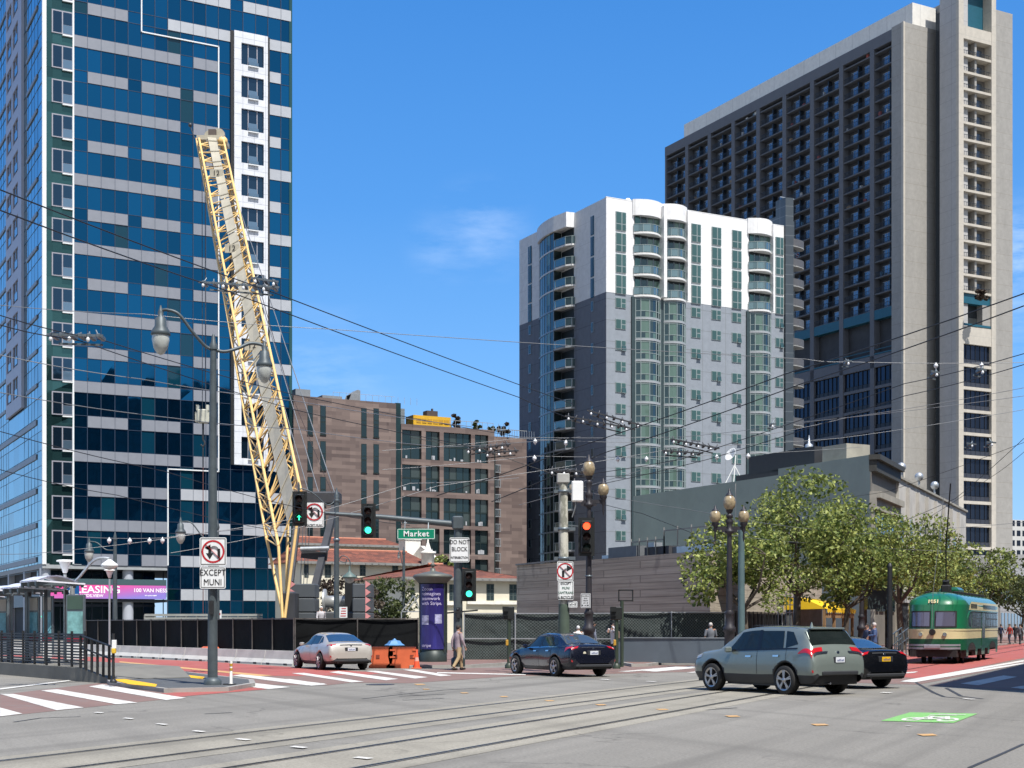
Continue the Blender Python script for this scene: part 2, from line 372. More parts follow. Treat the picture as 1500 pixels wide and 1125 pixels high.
def upz(b):
    for i, f in enumerate(b.f):
        v = [b.v[k] for k in f]; ar = sum(v[j][0]*v[(j+1)%len(v)][1]-v[(j+1)%len(v)][0]*v[j][1] for j in range(len(v)))
        if ar < 0: b.f[i] = f[::-1]
    return b
upz(bands).build('track_bed', trackc, kind='structure')
upz(rails).build('tram_rails', steel_rail, kind='structure')
# red bus lanes and avenue tram lane
ground_sheet('red_bus_lane', [[(0,957),(120,962),(300,969),(470,980),(560,986),(540,988.5),(430,990.5),(350,990),(300,993),(235,984),(165,981),(0,975)],
                              [(235,1016),(373,1007),(400,1009),(330,1015),(262,1021)],
                              ], redp, .006)
ground_sheet('red_tram_lane', [[(1244,985),(1330,946.5),(1500,930.5),(1500,964),(1345,994)]], redp, .007)
ground_sheet('crossing_surface', [[(0,1018),(150,1000),(275,1021),(0,1050)], [(270,1004),(372,1003),(480,1004),(600,990),(690,981),(690,978.5),(620,981),(430,986),(300,997)],
                                  [(500,1000),(660,979),(1020,974),(1020,984),(745,991),(600,1001)], [(1240,1000),(1345,1003),(1500,973),(1500,966),(1330,992),(1245,991)],
                                  [(1362,1004),(1500,1012),(1500,974)]], brownp, .004)
W = [[(0,1037),(33,1046),(0,1050)], [(0,1017),(20,1017),(123,1037),(83,1041)], [(60,1012),(83,1010),(202,1030),(170,1032)], [(130,1006),(150,1003),(273,1023),(243,1026)],
     [(262,993),(287,991),(425,1007),(393,1010)], [(340,990),(356,988),(477,1002),(450,1004.5)],
     [(400,995.5),(424,995),(480,1003),(456,1005)], [(427,986.5),(445,986),(533,999),(515,1000)], [(482,985),(496,983.5),(584,995),(565,997)],
     [(536,983.5),(550,983),(627,992.5),(608,994.5)], [(590,981.5),(604,981),(662,990),(645,991)],
     [(640,985),(770,988),(770,989.5),(640,986.5)], [(905,984),(1030,975),(1030,976.2),(920,984.4)], [(930,982),(990,977),(1030,978),(960,984.4)], [(1005,985.5),(1030,983),(1030,985.2),(1012,986)],
     [(1320,998),(1342,997),(1500,969.5),(1500,967)], [(1318,999),(1500,971),(1500,973),(1340,1000)],
     [(1407,1002),(1470,990),(1490,992),(1433,1004.5)], [(1480,1008),(1500,1005),(1500,1010)], [(1240,991),(1345,984),(1340,986),(1240,993)],
     [(0,1009),(100,997),(104,998),(0,1011)], [(0,983.5),(70,987.5),(152,999.5),(148,1001),(66,989),(0,985)],
     [(0,948),(120,955),(120,956),(0,949)]]
for cx_, cy_, wd, ht in ((145,1045,8,2.4), (188,1053.5,9,2.6), (237,1062,10,3), (291,1072.5,11,3.2), (356,1084.5,13,3.6), (438,1096,14,4), (532,1112,16,4.5),
                         (886,996,9,1.4), (954,999,9,1.4), (1298,1015.6,10,1.8), (1419,1025,11,1.8), (1331,1064.5,6,1)):
    W.append([(cx_-wd,cy_-ht*.1),(cx_-wd*.4,cy_-ht*.42),(cx_+wd,cy_+ht*.05),(cx_+wd*.4,cy_+ht*.42)])
ground_sheet('white_road_markings', W, whitep, .010)
Y_ = []
for cx_, cy_, wd in ((615,1003,9),(624,1010,6),(680,1015.5,7),(738,1021,7),(805,1027,8),(880,1033,9),(970,1040,10),(1073,1050,12),(1201,1062.5,14),(1358,1077.5,16)):
    h = wd*.085; Y_.append([(cx_-wd,cy_-h),(cx_+wd*.5,cy_-h*1.2),(cx_+wd,cy_+h*.6),(cx_-wd*.4,cy_+h)])
ground_sheet('orange_lane_dashes', Y_, orangep, .010)
ground_sheet('orange_lane_line', [[(175,969),(400,990),(380,991),(175,970.6)]], orangep, .012)
ground_sheet('green_bike_box', [[(1290,1056.5),(1333,1044),(1432,1046),(1397,1059.5)]], greenp, .009)
bk = MB()                                                   # the white cycle and arrow on the green patch
b0 = G(1322,1056); e1 = (G(1392,1057.5)-b0); e2 = (G(1352,1047)-b0)
def bp(u, v, z=.014): p = b0+e1*u+e2*v; return (p.x, p.y, z)
for cu in (.12, .86):
    ring = [(cu+.22*math.cos(a)*1.0, .22+.26*math.sin(a)) for a in [2*PI*i/20 for i in range(20)]]
    for i in range(20):
        a, c = ring[i], ring[(i+1)%20]; s = .62
        ai = (cu+(a[0]-cu)*s, .22+(a[1]-.22)*s); ci = (cu+(c[0]-cu)*s, .22+(c[1]-.22)*s)
        bk.poly([bp(*a), bp(*c), bp(*ci), bp(*ai)])
def bl(a, c, wd=.05):
    dx, dy = c[0]-a[0], c[1]-a[1]; L = math.hypot(dx, dy); nx, ny = -dy/L*wd, dx/L*wd
    zb_ = .016+.0006*len(bk.f)/8; bk.poly([bp(a[0]-nx,a[1]-ny,zb_), bp(c[0]-nx,c[1]-ny,zb_), bp(c[0]+nx,c[1]+ny,zb_), bp(a[0]+nx,a[1]+ny,zb_)])
for a, c in (((.12,.22),(.34,.55)), ((.34,.55),(.72,.55)), ((.5,.22),(.34,.55)), ((.5,.22),(.72,.55)), ((.86,.22),(.68,.66)), ((.12,.22),(.5,.22)), ((.26,.66),(.4,.66))): bl(a, c)
for a, c in (((.2,.88),(.8,.88)), ((.35,1.0),(.95,1.0))): bl(a, c, .03)
upz(bk).build('cycle_marking', whitep, kind='structure')
ck = MB()                                                    # sealed joints and an iron cover
for a, c in (((585,1020),(652,1017)),((590,1026),(650,1023)),((1035,1040),(1080,1037)),((300,1046),(340,1044))):
    p, q = G(*a), G(*c); ck.poly(strip(p, q, .04, -.04, .005))
for pts in (((1338,998),(1368,1015),(1383,1021),(1420,1024)),((1386,1008),(1408,1020),(1440,1024))):
    for a, c in zip(pts, pts[1:]): ck.poly(strip(G(*a), G(*c), .05, -.05, .0055))
for pts in (((530,1024),(600,1016),(650,1011),(700,1008)),((1420,1125),(1460,1108),(1500,1090)),((20,1058),(60,1052),(118,1050))):
    for a, c in zip(pts, pts[1:]): ck.poly(strip(G(*a), G(*c), .03, -.03, .0055))
upz(ck).build('sealed_joints', mat('bitumen_seal', (.035,.035,.035), .6), kind='structure')
mh = MB(); c = G(557,1003); mh.lathe([(.42,0),(.42,.006)], 20, (c.x,c.y,.003)); mh.build('manhole_cover', steel_rail, label='dark round iron cover set in the road past the crossing stripes', cat='manhole cover')
# pavements
brickpave = panel_mat('brick_paving', (.21,.105,.085), .2, .1, .01, (.12,.09,.08), .25, .85)
def brickpave_fix():
    m, n, b = newmat('brick_paving_flat'); tc = nd(n, 'ShaderNodeTexCoord'); br = nd(n, 'ShaderNodeTexBrick'); br.inputs['Scale'].default_value = 1
    br.inputs['Brick Width'].default_value = .3; br.inputs['Row Height'].default_value = .15; br.inputs['Mortar Size'].default_value = .012
    br.inputs['Color1'].default_value = (.24,.12,.095,1); br.inputs['Color2'].default_value = (.17,.085,.07,1); br.inputs['Mortar'].default_value = (.12,.1,.09,1)
    n.links.new(tc.outputs['Object'], br.inputs[0]); n.links.new(mix(n, rng(n, noise(n,.7,6), .35,.65,0,.5), br.outputs[0], (.22,.17,.15)), b.inputs['Base Color']); b.inputs['Roughness'].default_value = .85; return m
bpave = brickpave_fix()
kerbc = mat('kerb_stone', (.3,.29,.27), .85, 0, .15, 2, .2, dirt=.4)
def slab(name, poly, z, m, kw=.16, kerb=True):
    pts = [tuple((G(*q) if len(q) == 2 else Vector(q))[:2]) for q in poly]
    cx_ = sum(p[0] for p in pts)/len(pts); cy_ = sum(p[1] for p in pts)/len(pts)
    MB().prism(pts, -.05, z-.006).build(name+'_kerb', kerbc, kind='structure')
    ins = []
    n_ = len(pts); ar = sum(pts[i][0]*pts[(i+1)%n_][1]-pts[(i+1)%n_][0]*pts[i][1] for i in range(n_))
    if ar < 0: pts = pts[::-1]
    for i in range(n_):
        a, b_, c_ = Vector(pts[i-1]), Vector(pts[i]), Vector(pts[(i+1)%n_])
        d1 = (b_-a).normalized(); d2 = (c_-b_).normalized(); n1 = Vector((-d1.y,d1.x)); n2 = Vector((-d2.y,d2.x)); h = (n1+n2); 
        h = h/max(.35, h.dot(n1)) if h.length > 1e-3 else n1
        ins.append(tuple(b_+h*kw))
    MB().prism(ins, -.04, z).build(name, m, kind='structure')
fw = (6.2-0, 66.2)                                            # the facade line of the avenue passes here
q0 = G(695,978); 
slab('corner_pavement', [(600,979.5),(692,978),(758,973.5),(905,973),(925,977),(950,976.5),(985,971.5),(1100,970.5),(1245,969),(*(G(1245,969)+Vector((M[0]*130,M[1]*130,0)))[:2],0),
                         (*(G(1245,969)+Vector((M[0]*130-12,M[1]*130+6,0)))[:2],0),(1000,943),(600,957)], .13, bpave)
slab('platform_nose', [(150,996),(165,981),(236,984),(300,992),(372,1001),(374,1006),(335,1013),(240,1015),(160,1004)], .12, mat('dark_asphalt', (.085,.09,.092), .8, 0, .15, 3, .3, dirt=.3))
tact = mat('tactile_yellow', (.75,.42,.01), .7, 0, .1, 8, .5)
ground_sheet('tactile_strip', [[(163,1001.5),(178,1000),(230,1009),(228,1013),(190,1009)], [(248,994.5),(262,992.8),(300,997.5),(297,1001)]], tact, .126)
# ================= blue glass tower =================
class Face:
    def __init__(s, cpx, Y, d=V): s.c = (ray(cpx)*Y, Y); s.d = d
    def s(s_, px): return along(s_.c, s_.d, px)
    def Y(s, q): return s.c[1]+q*s.d[1]
    def z(s, px, py): return zat(py, s.Y(s.s(px)))
tg_blue = facade_glass('tower_blue_glass', (.010,.112,.245), .95, .03, .035, .22, blind=(.004,.045,.075), bl=.03)
tg_west = facade_glass('tower_west_glass', (.13,.33,.42), .95, .04, .015, .3)
tg_green = facade_glass('tower_green_glass', (.05,.13,.13), .8, .05, .02, .3)
span_l = mat('grey_spandrel', (.225,.24,.275), .45, .1, .05, 1.2)
span_ll = mat('pale_spandrel', (.40,.42,.45), .45, .1, .05, 1.2)
trim_w = mat('white_trim', (.72,.74,.74), .4, .1, .04, 2)
panel_w = panel_mat('white_metal_panel', (.66,.68,.72), 1.4, 1.3, .03, (.4,.42,.45), .03, .4)
frame_g = mat('grey_window_frame', (.33,.33,.37), .4, .3, .05)
mull = mat('slim_mullion', (.05,.07,.11), .4, .5, .05)
col_g = mat('grey_column', (.38,.41,.46), .6, 0, .06, 1)
dark_in = mat('dark_interior', (.012,.018,.022), .7, 0, .4, .5)
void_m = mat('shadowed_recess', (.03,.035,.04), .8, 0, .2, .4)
YT = 160.0
tf = Face(62, YT)
tw = T('glass_tower', 'tall blue glass tower with grey banded panels and a white framed window bay', 'tower', (tf.c[0], tf.c[1], 0), TH)
D108 = tf.Y(tf.s(108))
def zk(k): return zat(50.7+50.65*k, D108)                    # top of the panel band of floor k
SPH = 17.2/ (F/D108)
cols_px = [108, 127.9, 147.9, 168.2, 187.4, 206.9, 226.7, 245.5, 264.2, 282.7, 301.3, 319.7, 337.4, 355.7, 374.2, 392.2, 411.2, 426.3]
cs = [tf.s(p) for p in cols_px]
zb = zat(826, D108)                                          # underside of the slab over the arcade
KT, KB = -7, 15
topz = zk(KT)+1.0
WR = cs[-1]
gl = MB()
zfloor = {}
random.seed(5)
for k in range(KT, KB+3):
    z1 = zk(k-1)-SPH; z0 = zk(k)-SPH
    for i in range(17):
        if k > KB and i < 7: continue
        x0, x1 = cs[i], cs[i+1]
        for (a, b_) in ((z0, z0+SPH*1.02), (z0+SPH*1.02, z1)):
            e = [random.uniform(-.012, .012) for _ in range(4)]
            gl.quad((x0,e[0],a), (x1,e[1],a), (x1,e[2],b_), (x0,e[3],b_))
zbot_r = zk(KB+2)-SPH
gl.build('curtain_wall', tg_blue, tw)
ml = MB()
for i in range(18):
    z_ = zb if i < 7 else zbot_r
    ml.box(cs[i]-.035, cs[i]+.035, -.07, .1, z_, topz)
for k in range(KT, KB+3):
    x0 = cs[0] if k <= KB else cs[7]
    ml.box(x0, WR, -.05, .1, zk(k)-.03, zk(k)+.03); ml.box(x0, WR, -.05, .1, zk(k)-SPH-.03, zk(k)-SPH+.03)
ml.build('mullions', mull, tw)
core = MB(); core.box(.3, WR-.02, .35, 45, zb+.02, topz-.3); core.build('core', dark_in, tw)
# parapet/top and the right-hand flank
MB().box(WR-.25, WR+.12, -.08, 45, 6, topz+.4).build('east_edge', tg_green, tw)
def bands(rows, i0, i1, m, lst):
    for k in rows:
        b = MB().box(cs[i0]+.04, cs[i1]-.04, -.10, .05, zk(k)-SPH+.03, zk(k)-.03)
        for i in range(i0+1, i1): b.box(cs[i]-.02, cs[i]+.02, -.115, -.09, zk(k)-SPH+.04, zk(k)-.04, 1)
        b.build('spandrel_panel', [m, mull], tw)
A = [k for k in range(KT, KB) if k % 2 == 0]; B = [k for k in range(KT, KB+1) if k % 2]
bands([k for k in A if k < 13 and k >= 0], 0, 8, span_l, 0); bands([14], 0, 7, span_l, 0); bands([-2,-4,-6], 0, 6, span_l, 0)
for k in B:
    bands([k], 1, 4, span_l, 0)
    if k > 0: bands([k], 5, 8 if k < 13 else 7, span_l, 0)
for k in range(0, 13): bands([k], 9, 11, span_l, 0)
for k in range(KT, 0): bands([k], 7 if k % 2 else 8, 12, span_ll, 0); bands([k], 13, 17, span_ll, 0)
for k in range(0, 13): bands([k], 15, 17 if k % 2 else 16, span_ll, 0) if k != 0 else bands([0], 15, 16, span_ll, 0)
for k in (13, 14, 15, 16):
    bands([k], 8, 14 if k in (13, 15) else 12, span_ll, 0)
    if k in (14, 16): bands([k], 13, 17, span_ll, 0)
    else: bands([k], 15, 17, span_ll, 0)
# white outline strips
def strip_tr(x0, z0, x1, z1):
    return MB().box(min(x0,x1)-.07, max(x0,x1)+.07, -.2, .02, min(z0,z1)-.07, max(z0,z1)+.07)
zA = zk(0)+1.75; x5, x11 = cs[5]-.0, cs[11]; x7 = cs[7]
zl = zat(680, D108)
for a in ((x5, zA, x5, topz), (x5, zA, x11, zA), (x11, zA, x11, zl), (x7, zl, x11, zl), (x7, zl, x7, zb+.1)):
    strip_tr(*a).build('outline_strip', trim_w, tw)
MB().box(-.02, .42, -.12, .3, zb-.1, topz+.3).build('corner_trim', trim_w, tw)
MB().box(cs[0]-.15, cs[0]+.03, -.13, .1, zb, topz+.3).build('corner_trim', trim_w, tw)
# green corner strip with framed windows
gs = MB()
for k in range(KT, KB+1):
    zt = zk(k)
    for a, b_ in ((zt-SPH, zt-.2), (zt-.2, zk(k-1)-SPH)):
        for x0, x1 in ((.42, 1.1), (1.1, cs[0]-.15)):
            e = [random.uniform(-.02,.02) for _ in range(4)]; gs.quad((x0,e[0],a),(x1,e[1],a),(x1,e[2],b_),(x0,e[3],b_))
gs.build('corner_glass', tg_green, tw)
win_dark = facade_glass('dark_window_glass', (.03,.07,.12), .85, .04, .02, .5)
blind_gl = facade_glass('blue_blind_glass', (.14,.22,.30), .7, .1, .02, .5)
wl = tf.s(75.5); wr = tf.s(106.2); wm = tf.s(91.2)
for k in range(-1, KB+1):
    zt = zat(13.2+50.87*(k+1)-50.87, tf.Y(wl)); zb_ = zt-2.62
    b = MB().box(wl, wr, -.12, .02, zb_, zt, 0)
    b.box(wl+.14, wm-.07, -.14, -.125, zb_+.14, zt-.14, 1).box(wm+.07, wr-.08, -.14, -.125, zb_+1.1, zt-.14, 1).box(wm+.07, wr-.08, -.14, -.125, zb_+.12, zb_+1.05, 2)
    b.box(wm-.02, wr, -.34, -.10, zb_-.22, zb_-.08, 3)
    b.build('window', [frame_g, win_dark, blind_gl, trim_w], tw)
# white framed bay
bx0, bx1 = tf.s(341.5), tf.s(390.5); bz0 = zat(681, tf.Y(bx0)); bz1 = zat(46, tf.Y(bx0))
wx0, wx1 = tf.s(351.8), tf.s(384.6); wmid0, wmid1 = tf.s(362.5), tf.s(375.5)
bay = MB().box(bx0, wx0, -.5, 0, bz0, bz1).box(wx1, bx1, -.5, 0, bz0, bz1)
prev = bz0; Yw = tf.Y(wx0); wins = []
for j in range(12, -1, -1):
    zt = zat(64.3+48.0*j, Yw); z0_ = zt-2.55
    if z0_ < bz0: continue
    bay.box(wx0, wx1, -.5, 0, prev, z0_); prev = zt; wins.append((z0_, zt))
bay.box(wx0, wx1, -.5, 0, prev, bz1); bay.build('white_bay', panel_w, tw)
MB().box(bx0-.35, bx0-.02, -.3, .1, bz0, bz1).build('bay_reveal', black_m, tw)
MB().box(bx1+.02, bx1+.3, -.3, .1, bz0, bz1).build('bay_reveal', black_m, tw)
for z0_, zt in wins:
    b = MB().box(wx0, wx1, -.2, -.1, z0_, zt, 0)
    b.box(wmid0-.06, wmid0+.06, -.28, -.2, z0_, zt, 1).box(wmid1-.06, wmid1+.06, -.28, -.2, z0_, zt, 1)
    b.box(wmid0, wmid1, -.3, -.21, z0_+.05, z0_+1.0, 2).box(wmid0-.1, wmid1+.1, -.75, -.4, z0_-.2, z0_-.08, 3).box(wmid0-.05, wmid1+.05, -.7, -.5, z0_-.02, z0_+.35, 2)
    b.build('window', [win_dark, frame_g, blind_gl, trim_w], tw)
# west side: y runs away from the corner
tfw = Face(62, YT, U)
wy = [tfw.s(p) for p in (60, 55, 50, 45.2, 40.2, 35.6)]
def sy(px): return tfw.s(px)
ys_ = [.3]+[sy(60-i*4.6) for i in range(1, 6)]; p1, p2 = sy(35.6), sy(12.8)
yy = ys_[:5]+[p1]
dy = yy[2]-yy[1]
ws = MB()
yl = [yy[i] for i in range(6)]+[p2+dy*i*1.0 for i in range(0, 8)]
for k in range(KT, KB+2):
    zt = zk(k)
    for a, b_ in ((zt-SPH-.6, zt-.2), (zt-.2, zk(k-1)-SPH-.6)):
        a = max(a, zb)
        if b_ <= a: continue
        for i in range(len(yl)-1):
            if i == 5 and zt > zat(600, YT+8): continue
            y0, y1 = yl[i], yl[i+1]; n_ = 3 if i == 5 else 1
            for q in range(n_):
                a0 = y0+(y1-y0)*q/n_; a1 = y0+(y1-y0)*(q+1)/n_
                e = [random.uniform(-.012,.012) for _ in range(4)]; ws.quad((e[0],a1,a),(e[1],a0,a),(e[2],a0,b_),(e[3],a1,b_))
ws.build('west_glass', tg_west, tw)
wm_ = MB()
for y in yl: wm_.box(-.02, .1, y-.015, y+.015, zb, topz)
for k in range(KT, KB+1): wm_.box(-.04, .1, .3, yl[-1], zk(k)-.22, zk(k)-.18); wm_.box(-.04, .1, .3, yl[-1], zk(k)-SPH-.62, zk(k)-SPH-.58)
wm_.build('west_mullions', mat('west_mullion', (.07,.13,.19), .4, .5, .05), tw)
for k in range(KT, KB+1):
    low = zk(k) < zat(600, YT)
    if low: MB().box(-.12, -.02, sy(54), yl[-1], zk(k)-.95, zk(k)-.35).build('west_band', span_l, tw)
    else:
        MB().box(-.12, -.02, sy(55), sy(39.5), zk(k)-.55, zk(k)-.15).build('west_band', span_l, tw); MB().box(-.12, -.02, sy(9), yl[-1], zk(k)-.55, zk(k)-.15).build('west_band', span_l, tw)
pz = zat(596, YT+10)
pp = MB().box(-.35, 0, p1, p1+.5, pz, topz).box(-.35, 0, p2-.6, p2, pz, topz)
w_y = [(sy(30.5), sy(23)), (sy(21), sy(14))]
k = KB; prev = pz; wz = []
for k in range(KB, KT-1, -1):
    z0_, z1_ = zk(k)-.1, zk(k)+2.45
    if z0_ < pz+.8: continue
    pp.box(-.35, 0, p1+.5, p2-.6, prev, z0_); prev = z1_; wz.append((z0_, z1_))
    pp.box(-.35, 0, w_y[0][1], w_y[1][0], z0_, z1_); pp.box(-.35, 0, p1+.5, w_y[0][0], z0_, z1_); pp.box(-.35, 0, w_y[1][1], p2-.6, z0_, z1_)
pp.box(-.35, 0, p1+.5, p2-.6, prev, topz)
pp.build('west_panel_strip', mat('lilac_panel', (.36,.38,.47), .5, 0, .05, 1), tw)
for z0_, z1_ in wz:
    for y0, y1 in w_y:
        ym = (y0+y1)/2; MB().box(-.2, -.1, y0, y1, z0_, z1_, 0).box(-.3, -.19, ym-.06, ym+.06, z0_, z1_, 1).box(-.42, -.3, y0, ym, z0_+.1, z0_+1.0, 2).build('window', [win_dark, frame_g, blind_gl], tw)
# underside, arcade, podium
MB().box(.0, cs[7], 0, 44, zb-.55, zb-.02).build('soffit_slab', mat('slab_grey', (.3,.32,.33), .7), tw)
for px_ in (190,): 
    s_ = tf.s(px_); MB().lathe([(.62,0),(.62,zb-.5)], 20, (s_,.9,0)).build('column', col_g, tw)
s_ = tf.s(68); MB().lathe([(.62,0),(.62,zb-.5)], 20, (s_,.9,0)).build('column', col_g, tw)
for q in (sy(36), sy(13), sy(-10)): MB().box(0, .9, q, q+1.0, 0, zb-.5).build('column', col_g, tw)
b = MB().box(.6, cs[7], 6, 7, 0, zb-.5)
b.build('arcade_wall', facade_glass('arcade_glass', (.03,.06,.08), .6, .08, .02), tw)
am = MB()
for i in range(16): am.box(.6+i*1.2, .7+i*1.2, 5.9, 6, 0, zb-.5)
am.box(.6, cs[7], 5.85, 6, 3.9, 4.2); am.build('arcade_mullions', mull, tw)
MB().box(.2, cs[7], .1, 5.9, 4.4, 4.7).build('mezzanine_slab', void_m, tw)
MB().box(.2, cs[7]-.1, .12, .16, 5.0, 7.0).build('glass_railing', facade_glass('railing_glass', (.12,.2,.22), .5, .1, .01), tw)
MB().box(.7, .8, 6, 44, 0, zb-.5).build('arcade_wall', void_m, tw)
MB().box(.15, .2, .2, 44, 3.9, 5.6).build('west_railing', galv, tw)
MB().box(cs[7]+.02, WR, -.02, 44, 0, zbot_r-.02).build('base_wall', mat('dark_base_panel', (.05,.06,.07), .4, .2, .1, .5), tw)
# the leasing banner
def banner():
    s0, s1, s2 = tf.s(66), tf.s(184), tf.s(243); Yb = tf.Y(tf.s(150)); z1_ = zat(857, Yb); z0_ = zat(877, Yb)
    bt = T('leasing_banner', 'long pink and purple leasing banner with white lettering hung across the tower base', 'banner', (tf.c[0], tf.c[1], 0), TH)
    m, n, b = newmat('pink_purple_cloth'); tc = nd(n, 'ShaderNodeTexCoord'); sp = nd(n, 'ShaderNodeSeparateXYZ'); n.links.new(tc.outputs['Object'], sp.inputs[0])
    ad = nd(n, 'ShaderNodeMath', operation='MULTIPLY_ADD'); n.links.new(sp.outputs[0], ad.inputs[0]); ad.inputs[1].default_value = -.12; n.links.new(sp.outputs[2], ad.inputs[2])
    f = rng(n, ad.outputs[0], z0_-.12*s1, z1_-.12*s0-.8, 1, 0); n.links.new(mix(n, f, (.72,.06,.28), (.22,.18,.55)), b.inputs['Base Color']); b.inputs['Roughness'].default_value = .7
    MB().box(s0, s2, -.08, -.02, z0_, z1_).build('cloth', m, bt)
    sw = mat('banner_white', (.85,.82,.85), .6, 0, .02)
    text('LEASING', 1.15, sw, bt, (tf.s(143.5), -.09, z0_+1.0), bold=.02, sx=1.12)
    text('W.7DS.VIEW', .45, sw, bt, (tf.s(133), -.09, z0_+.32), sx=1.1, bold=.01)
    text('100 VAN NESS', .62, sw, bt, (tf.s(220), -.09, z0_+.98), sx=1.0, bold=.01)
    scribble(bt, sw, tf.s(221), -.09, z0_+.4, 1.4, .14, 12)
banner()
# ================= grey and white apartment block =================
YC = 205.0
cf = Face(888, YC); cfw = Face(888, YC, U)
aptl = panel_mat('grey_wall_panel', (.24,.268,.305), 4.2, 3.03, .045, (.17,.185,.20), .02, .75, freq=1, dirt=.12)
aptw = panel_mat('white_wall_panel', (.74,.74,.74), 4.2, 3.03, .035, (.6,.6,.6), .01, .7, dirt=.12)
aptd = panel_mat('shaded_grey_panel', (.15,.165,.198), 4.2, 3.03, .045, (.08,.09,.12), .02, .75)  # grey panel again, darkened: the west side's shade is put into the colour
finm = panel_mat('dark_fin_panel', (.045,.06,.075), 2.2, 1.5, .04, (.12,.14,.16), .05, .45)
g_green = facade_glass('green_tinted_glass', (.08,.155,.145), .7, .06, .02, .6, blind=(.13,.20,.17), bl=.42)
g_bay = facade_glass('bay_glass', (.06,.095,.105), .7, .06, .03, .6, blind=(.12,.19,.16), bl=.36)
fr_l = mat('pale_window_frame', (.25,.30,.295), .4, .2, .05)
fr_b = mat('bluish_frame', (.22,.26,.30), .4, .3, .05)
slab_w = mat('white_slab', (.66,.66,.65), .6, 0, .04)
slab_g = mat('grey_slab', (.3,.32,.34), .6, 0, .06)
rail_gl = facade_glass('balcony_glass', (.18,.26,.27), .7, .1, .01, .5)
ap = T('apartment_block', 'grey apartment block with a white top, curved glass bays and stacked balconies', 'apartment block', (cf.c[0], cf.c[1], 0), TH)
SPY = F/YC
def zc(py): return zat(py, YC)
FL = 3.03; ztop = zc(289); zsplit = zc(427.5)
CW = cf.s(1148); CD = cfw.s(761)
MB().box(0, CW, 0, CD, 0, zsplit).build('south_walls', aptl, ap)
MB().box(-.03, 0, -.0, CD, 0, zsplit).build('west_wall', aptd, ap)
MB().box(-.03, CW, -.03, CD, zsplit, ztop).build('upper_walls', aptw, ap)
def cx(px): return cf.s(px)
zw = [zc(307.6+31.05*i) for i in range(4)]                    # tall windows of the white storeys
zg = [zc(434.0+31.15*i) for i in range(13)]
items = []
random.seed(9)
def window(x0, x1, z0, z1, tall):
    b = MB().box(x0, x1, -.16 if tall else -.09, .02, z0, z1, 1)
    xm = x0+(x1-x0)*(.58 if tall else .55); f = .09; y = -.19 if tall else -.12
    def pane(a, b_, c, d): b.quad((a+f,y,c+f),(b_-f,y,c+f),(b_-f,y,d-f),(a+f,y,d-f), 0)
    if tall:
        zm = z0+(z1-z0)*.36
        pane(x0, xm, z0, zm); pane(x0, xm, zm, z1); pane(xm, x1, zm, z1); pane(xm, x1, z0, zm)
    else:
        zm = z0+(z1-z0)*.5; pane(x0, xm, z0, z1); pane(xm, x1, zm, z1); pane(xm, x1, z0, zm)
        if random.random() < .22: b.add([(xm+.05,-.14,zm),(x1-.05,-.14,zm),(x1-.05,-.30,z0-.02),(xm+.05,-.30,z0-.02)], [(0,3,2,1)], mi=0).beam((xm,-.31,z0-.03),(x1,-.31,z0-.03),.06,.06,1)
    return b
wc = [(1.1+0*0, 0)]
colpx = [(901.3, 916.5), (1012.2, 1026.0), (1042.0, 1055.8), (1071.8, 1085.5), (1135.5, 1147.0)]
for a, b_ in colpx:
    x0, x1 = cx(a), cx(b_)
    for z in zw: items.append((4+z*.001, window(x0, x1, z-2.68, z+.02, True)))
    for z in zg: items.append((2+z*.001, window(x0, x1, z-1.45, z, False)))
many(ap, 'window', [g_green, fr_l], items)
# west slits
witems = []
for a, b_ in ((774.5, 779.2), (866, 870.5)):
    y0, y1 = sorted((cfw.s(a), cfw.s(b_)))
    for z in zw: witems.append(MB().box(-.12, 0, y0, y1, z-2.7, z+.05, 0).box(-.16, -.11, (y0+y1)/2-.04, (y0+y1)/2+.04, z-2.6, z, 1))
    for z in zg: witems.append(MB().box(-.12, 0, y0+.1, y1-.1, z-1.5, z, 1).box(-.14, -.11, y0+.25, y1-.25, z-1.35, z-.1, 0))
for b in witems: b.build('slit_window', [g_bay, fr_b], ap)
# curved bays on the south face
def arc(x0, x1, bul, n=8, lean=0.0):
    return [(x0+(x1-x0)*i/n, -bul*(1-((2*i/n-1)**2))-lean*i/n-.25) for i in range(n+1)]
def bay(x0, x1, bul, z0, z1, mi=None):
    b = MB(); p = arc(x0, x1, bul, 7)
    b.prism([(x0,.1)]+arc(x0-.1, x1+.1, bul+.12, 10)+[(x1,.1)], z1-.28, z1, 2)
    zz = [z0, z0+.95, z1-.28]
    for i in range(7):
        for a, c in zip(zz, zz[1:]):
            b.quad((p[i][0],p[i][1],a), (p[i+1][0],p[i+1][1],a), (p[i+1][0],p[i+1][1],c), (p[i][0],p[i][1],c), 0)
    for q in (p[0], p[1], p[3], p[5], p[6], p[7]): b.box(q[0]-.06, q[0]+.06, q[1]-.07, q[1]+.05, z0, z1-.28, 1)
    for zq in (z0+.95, z1-.45, z0+.05):
        for i in range(7): b.beam((*p[i], zq), (*p[i+1], zq), .09, .09, 1)
    for q, e in ((p[0], x0), (p[-1], x1)): b.quad((q[0],q[1],z0), (e,.1,z0), (e,.1,z1), (q[0],q[1],z1), 1)
    return b
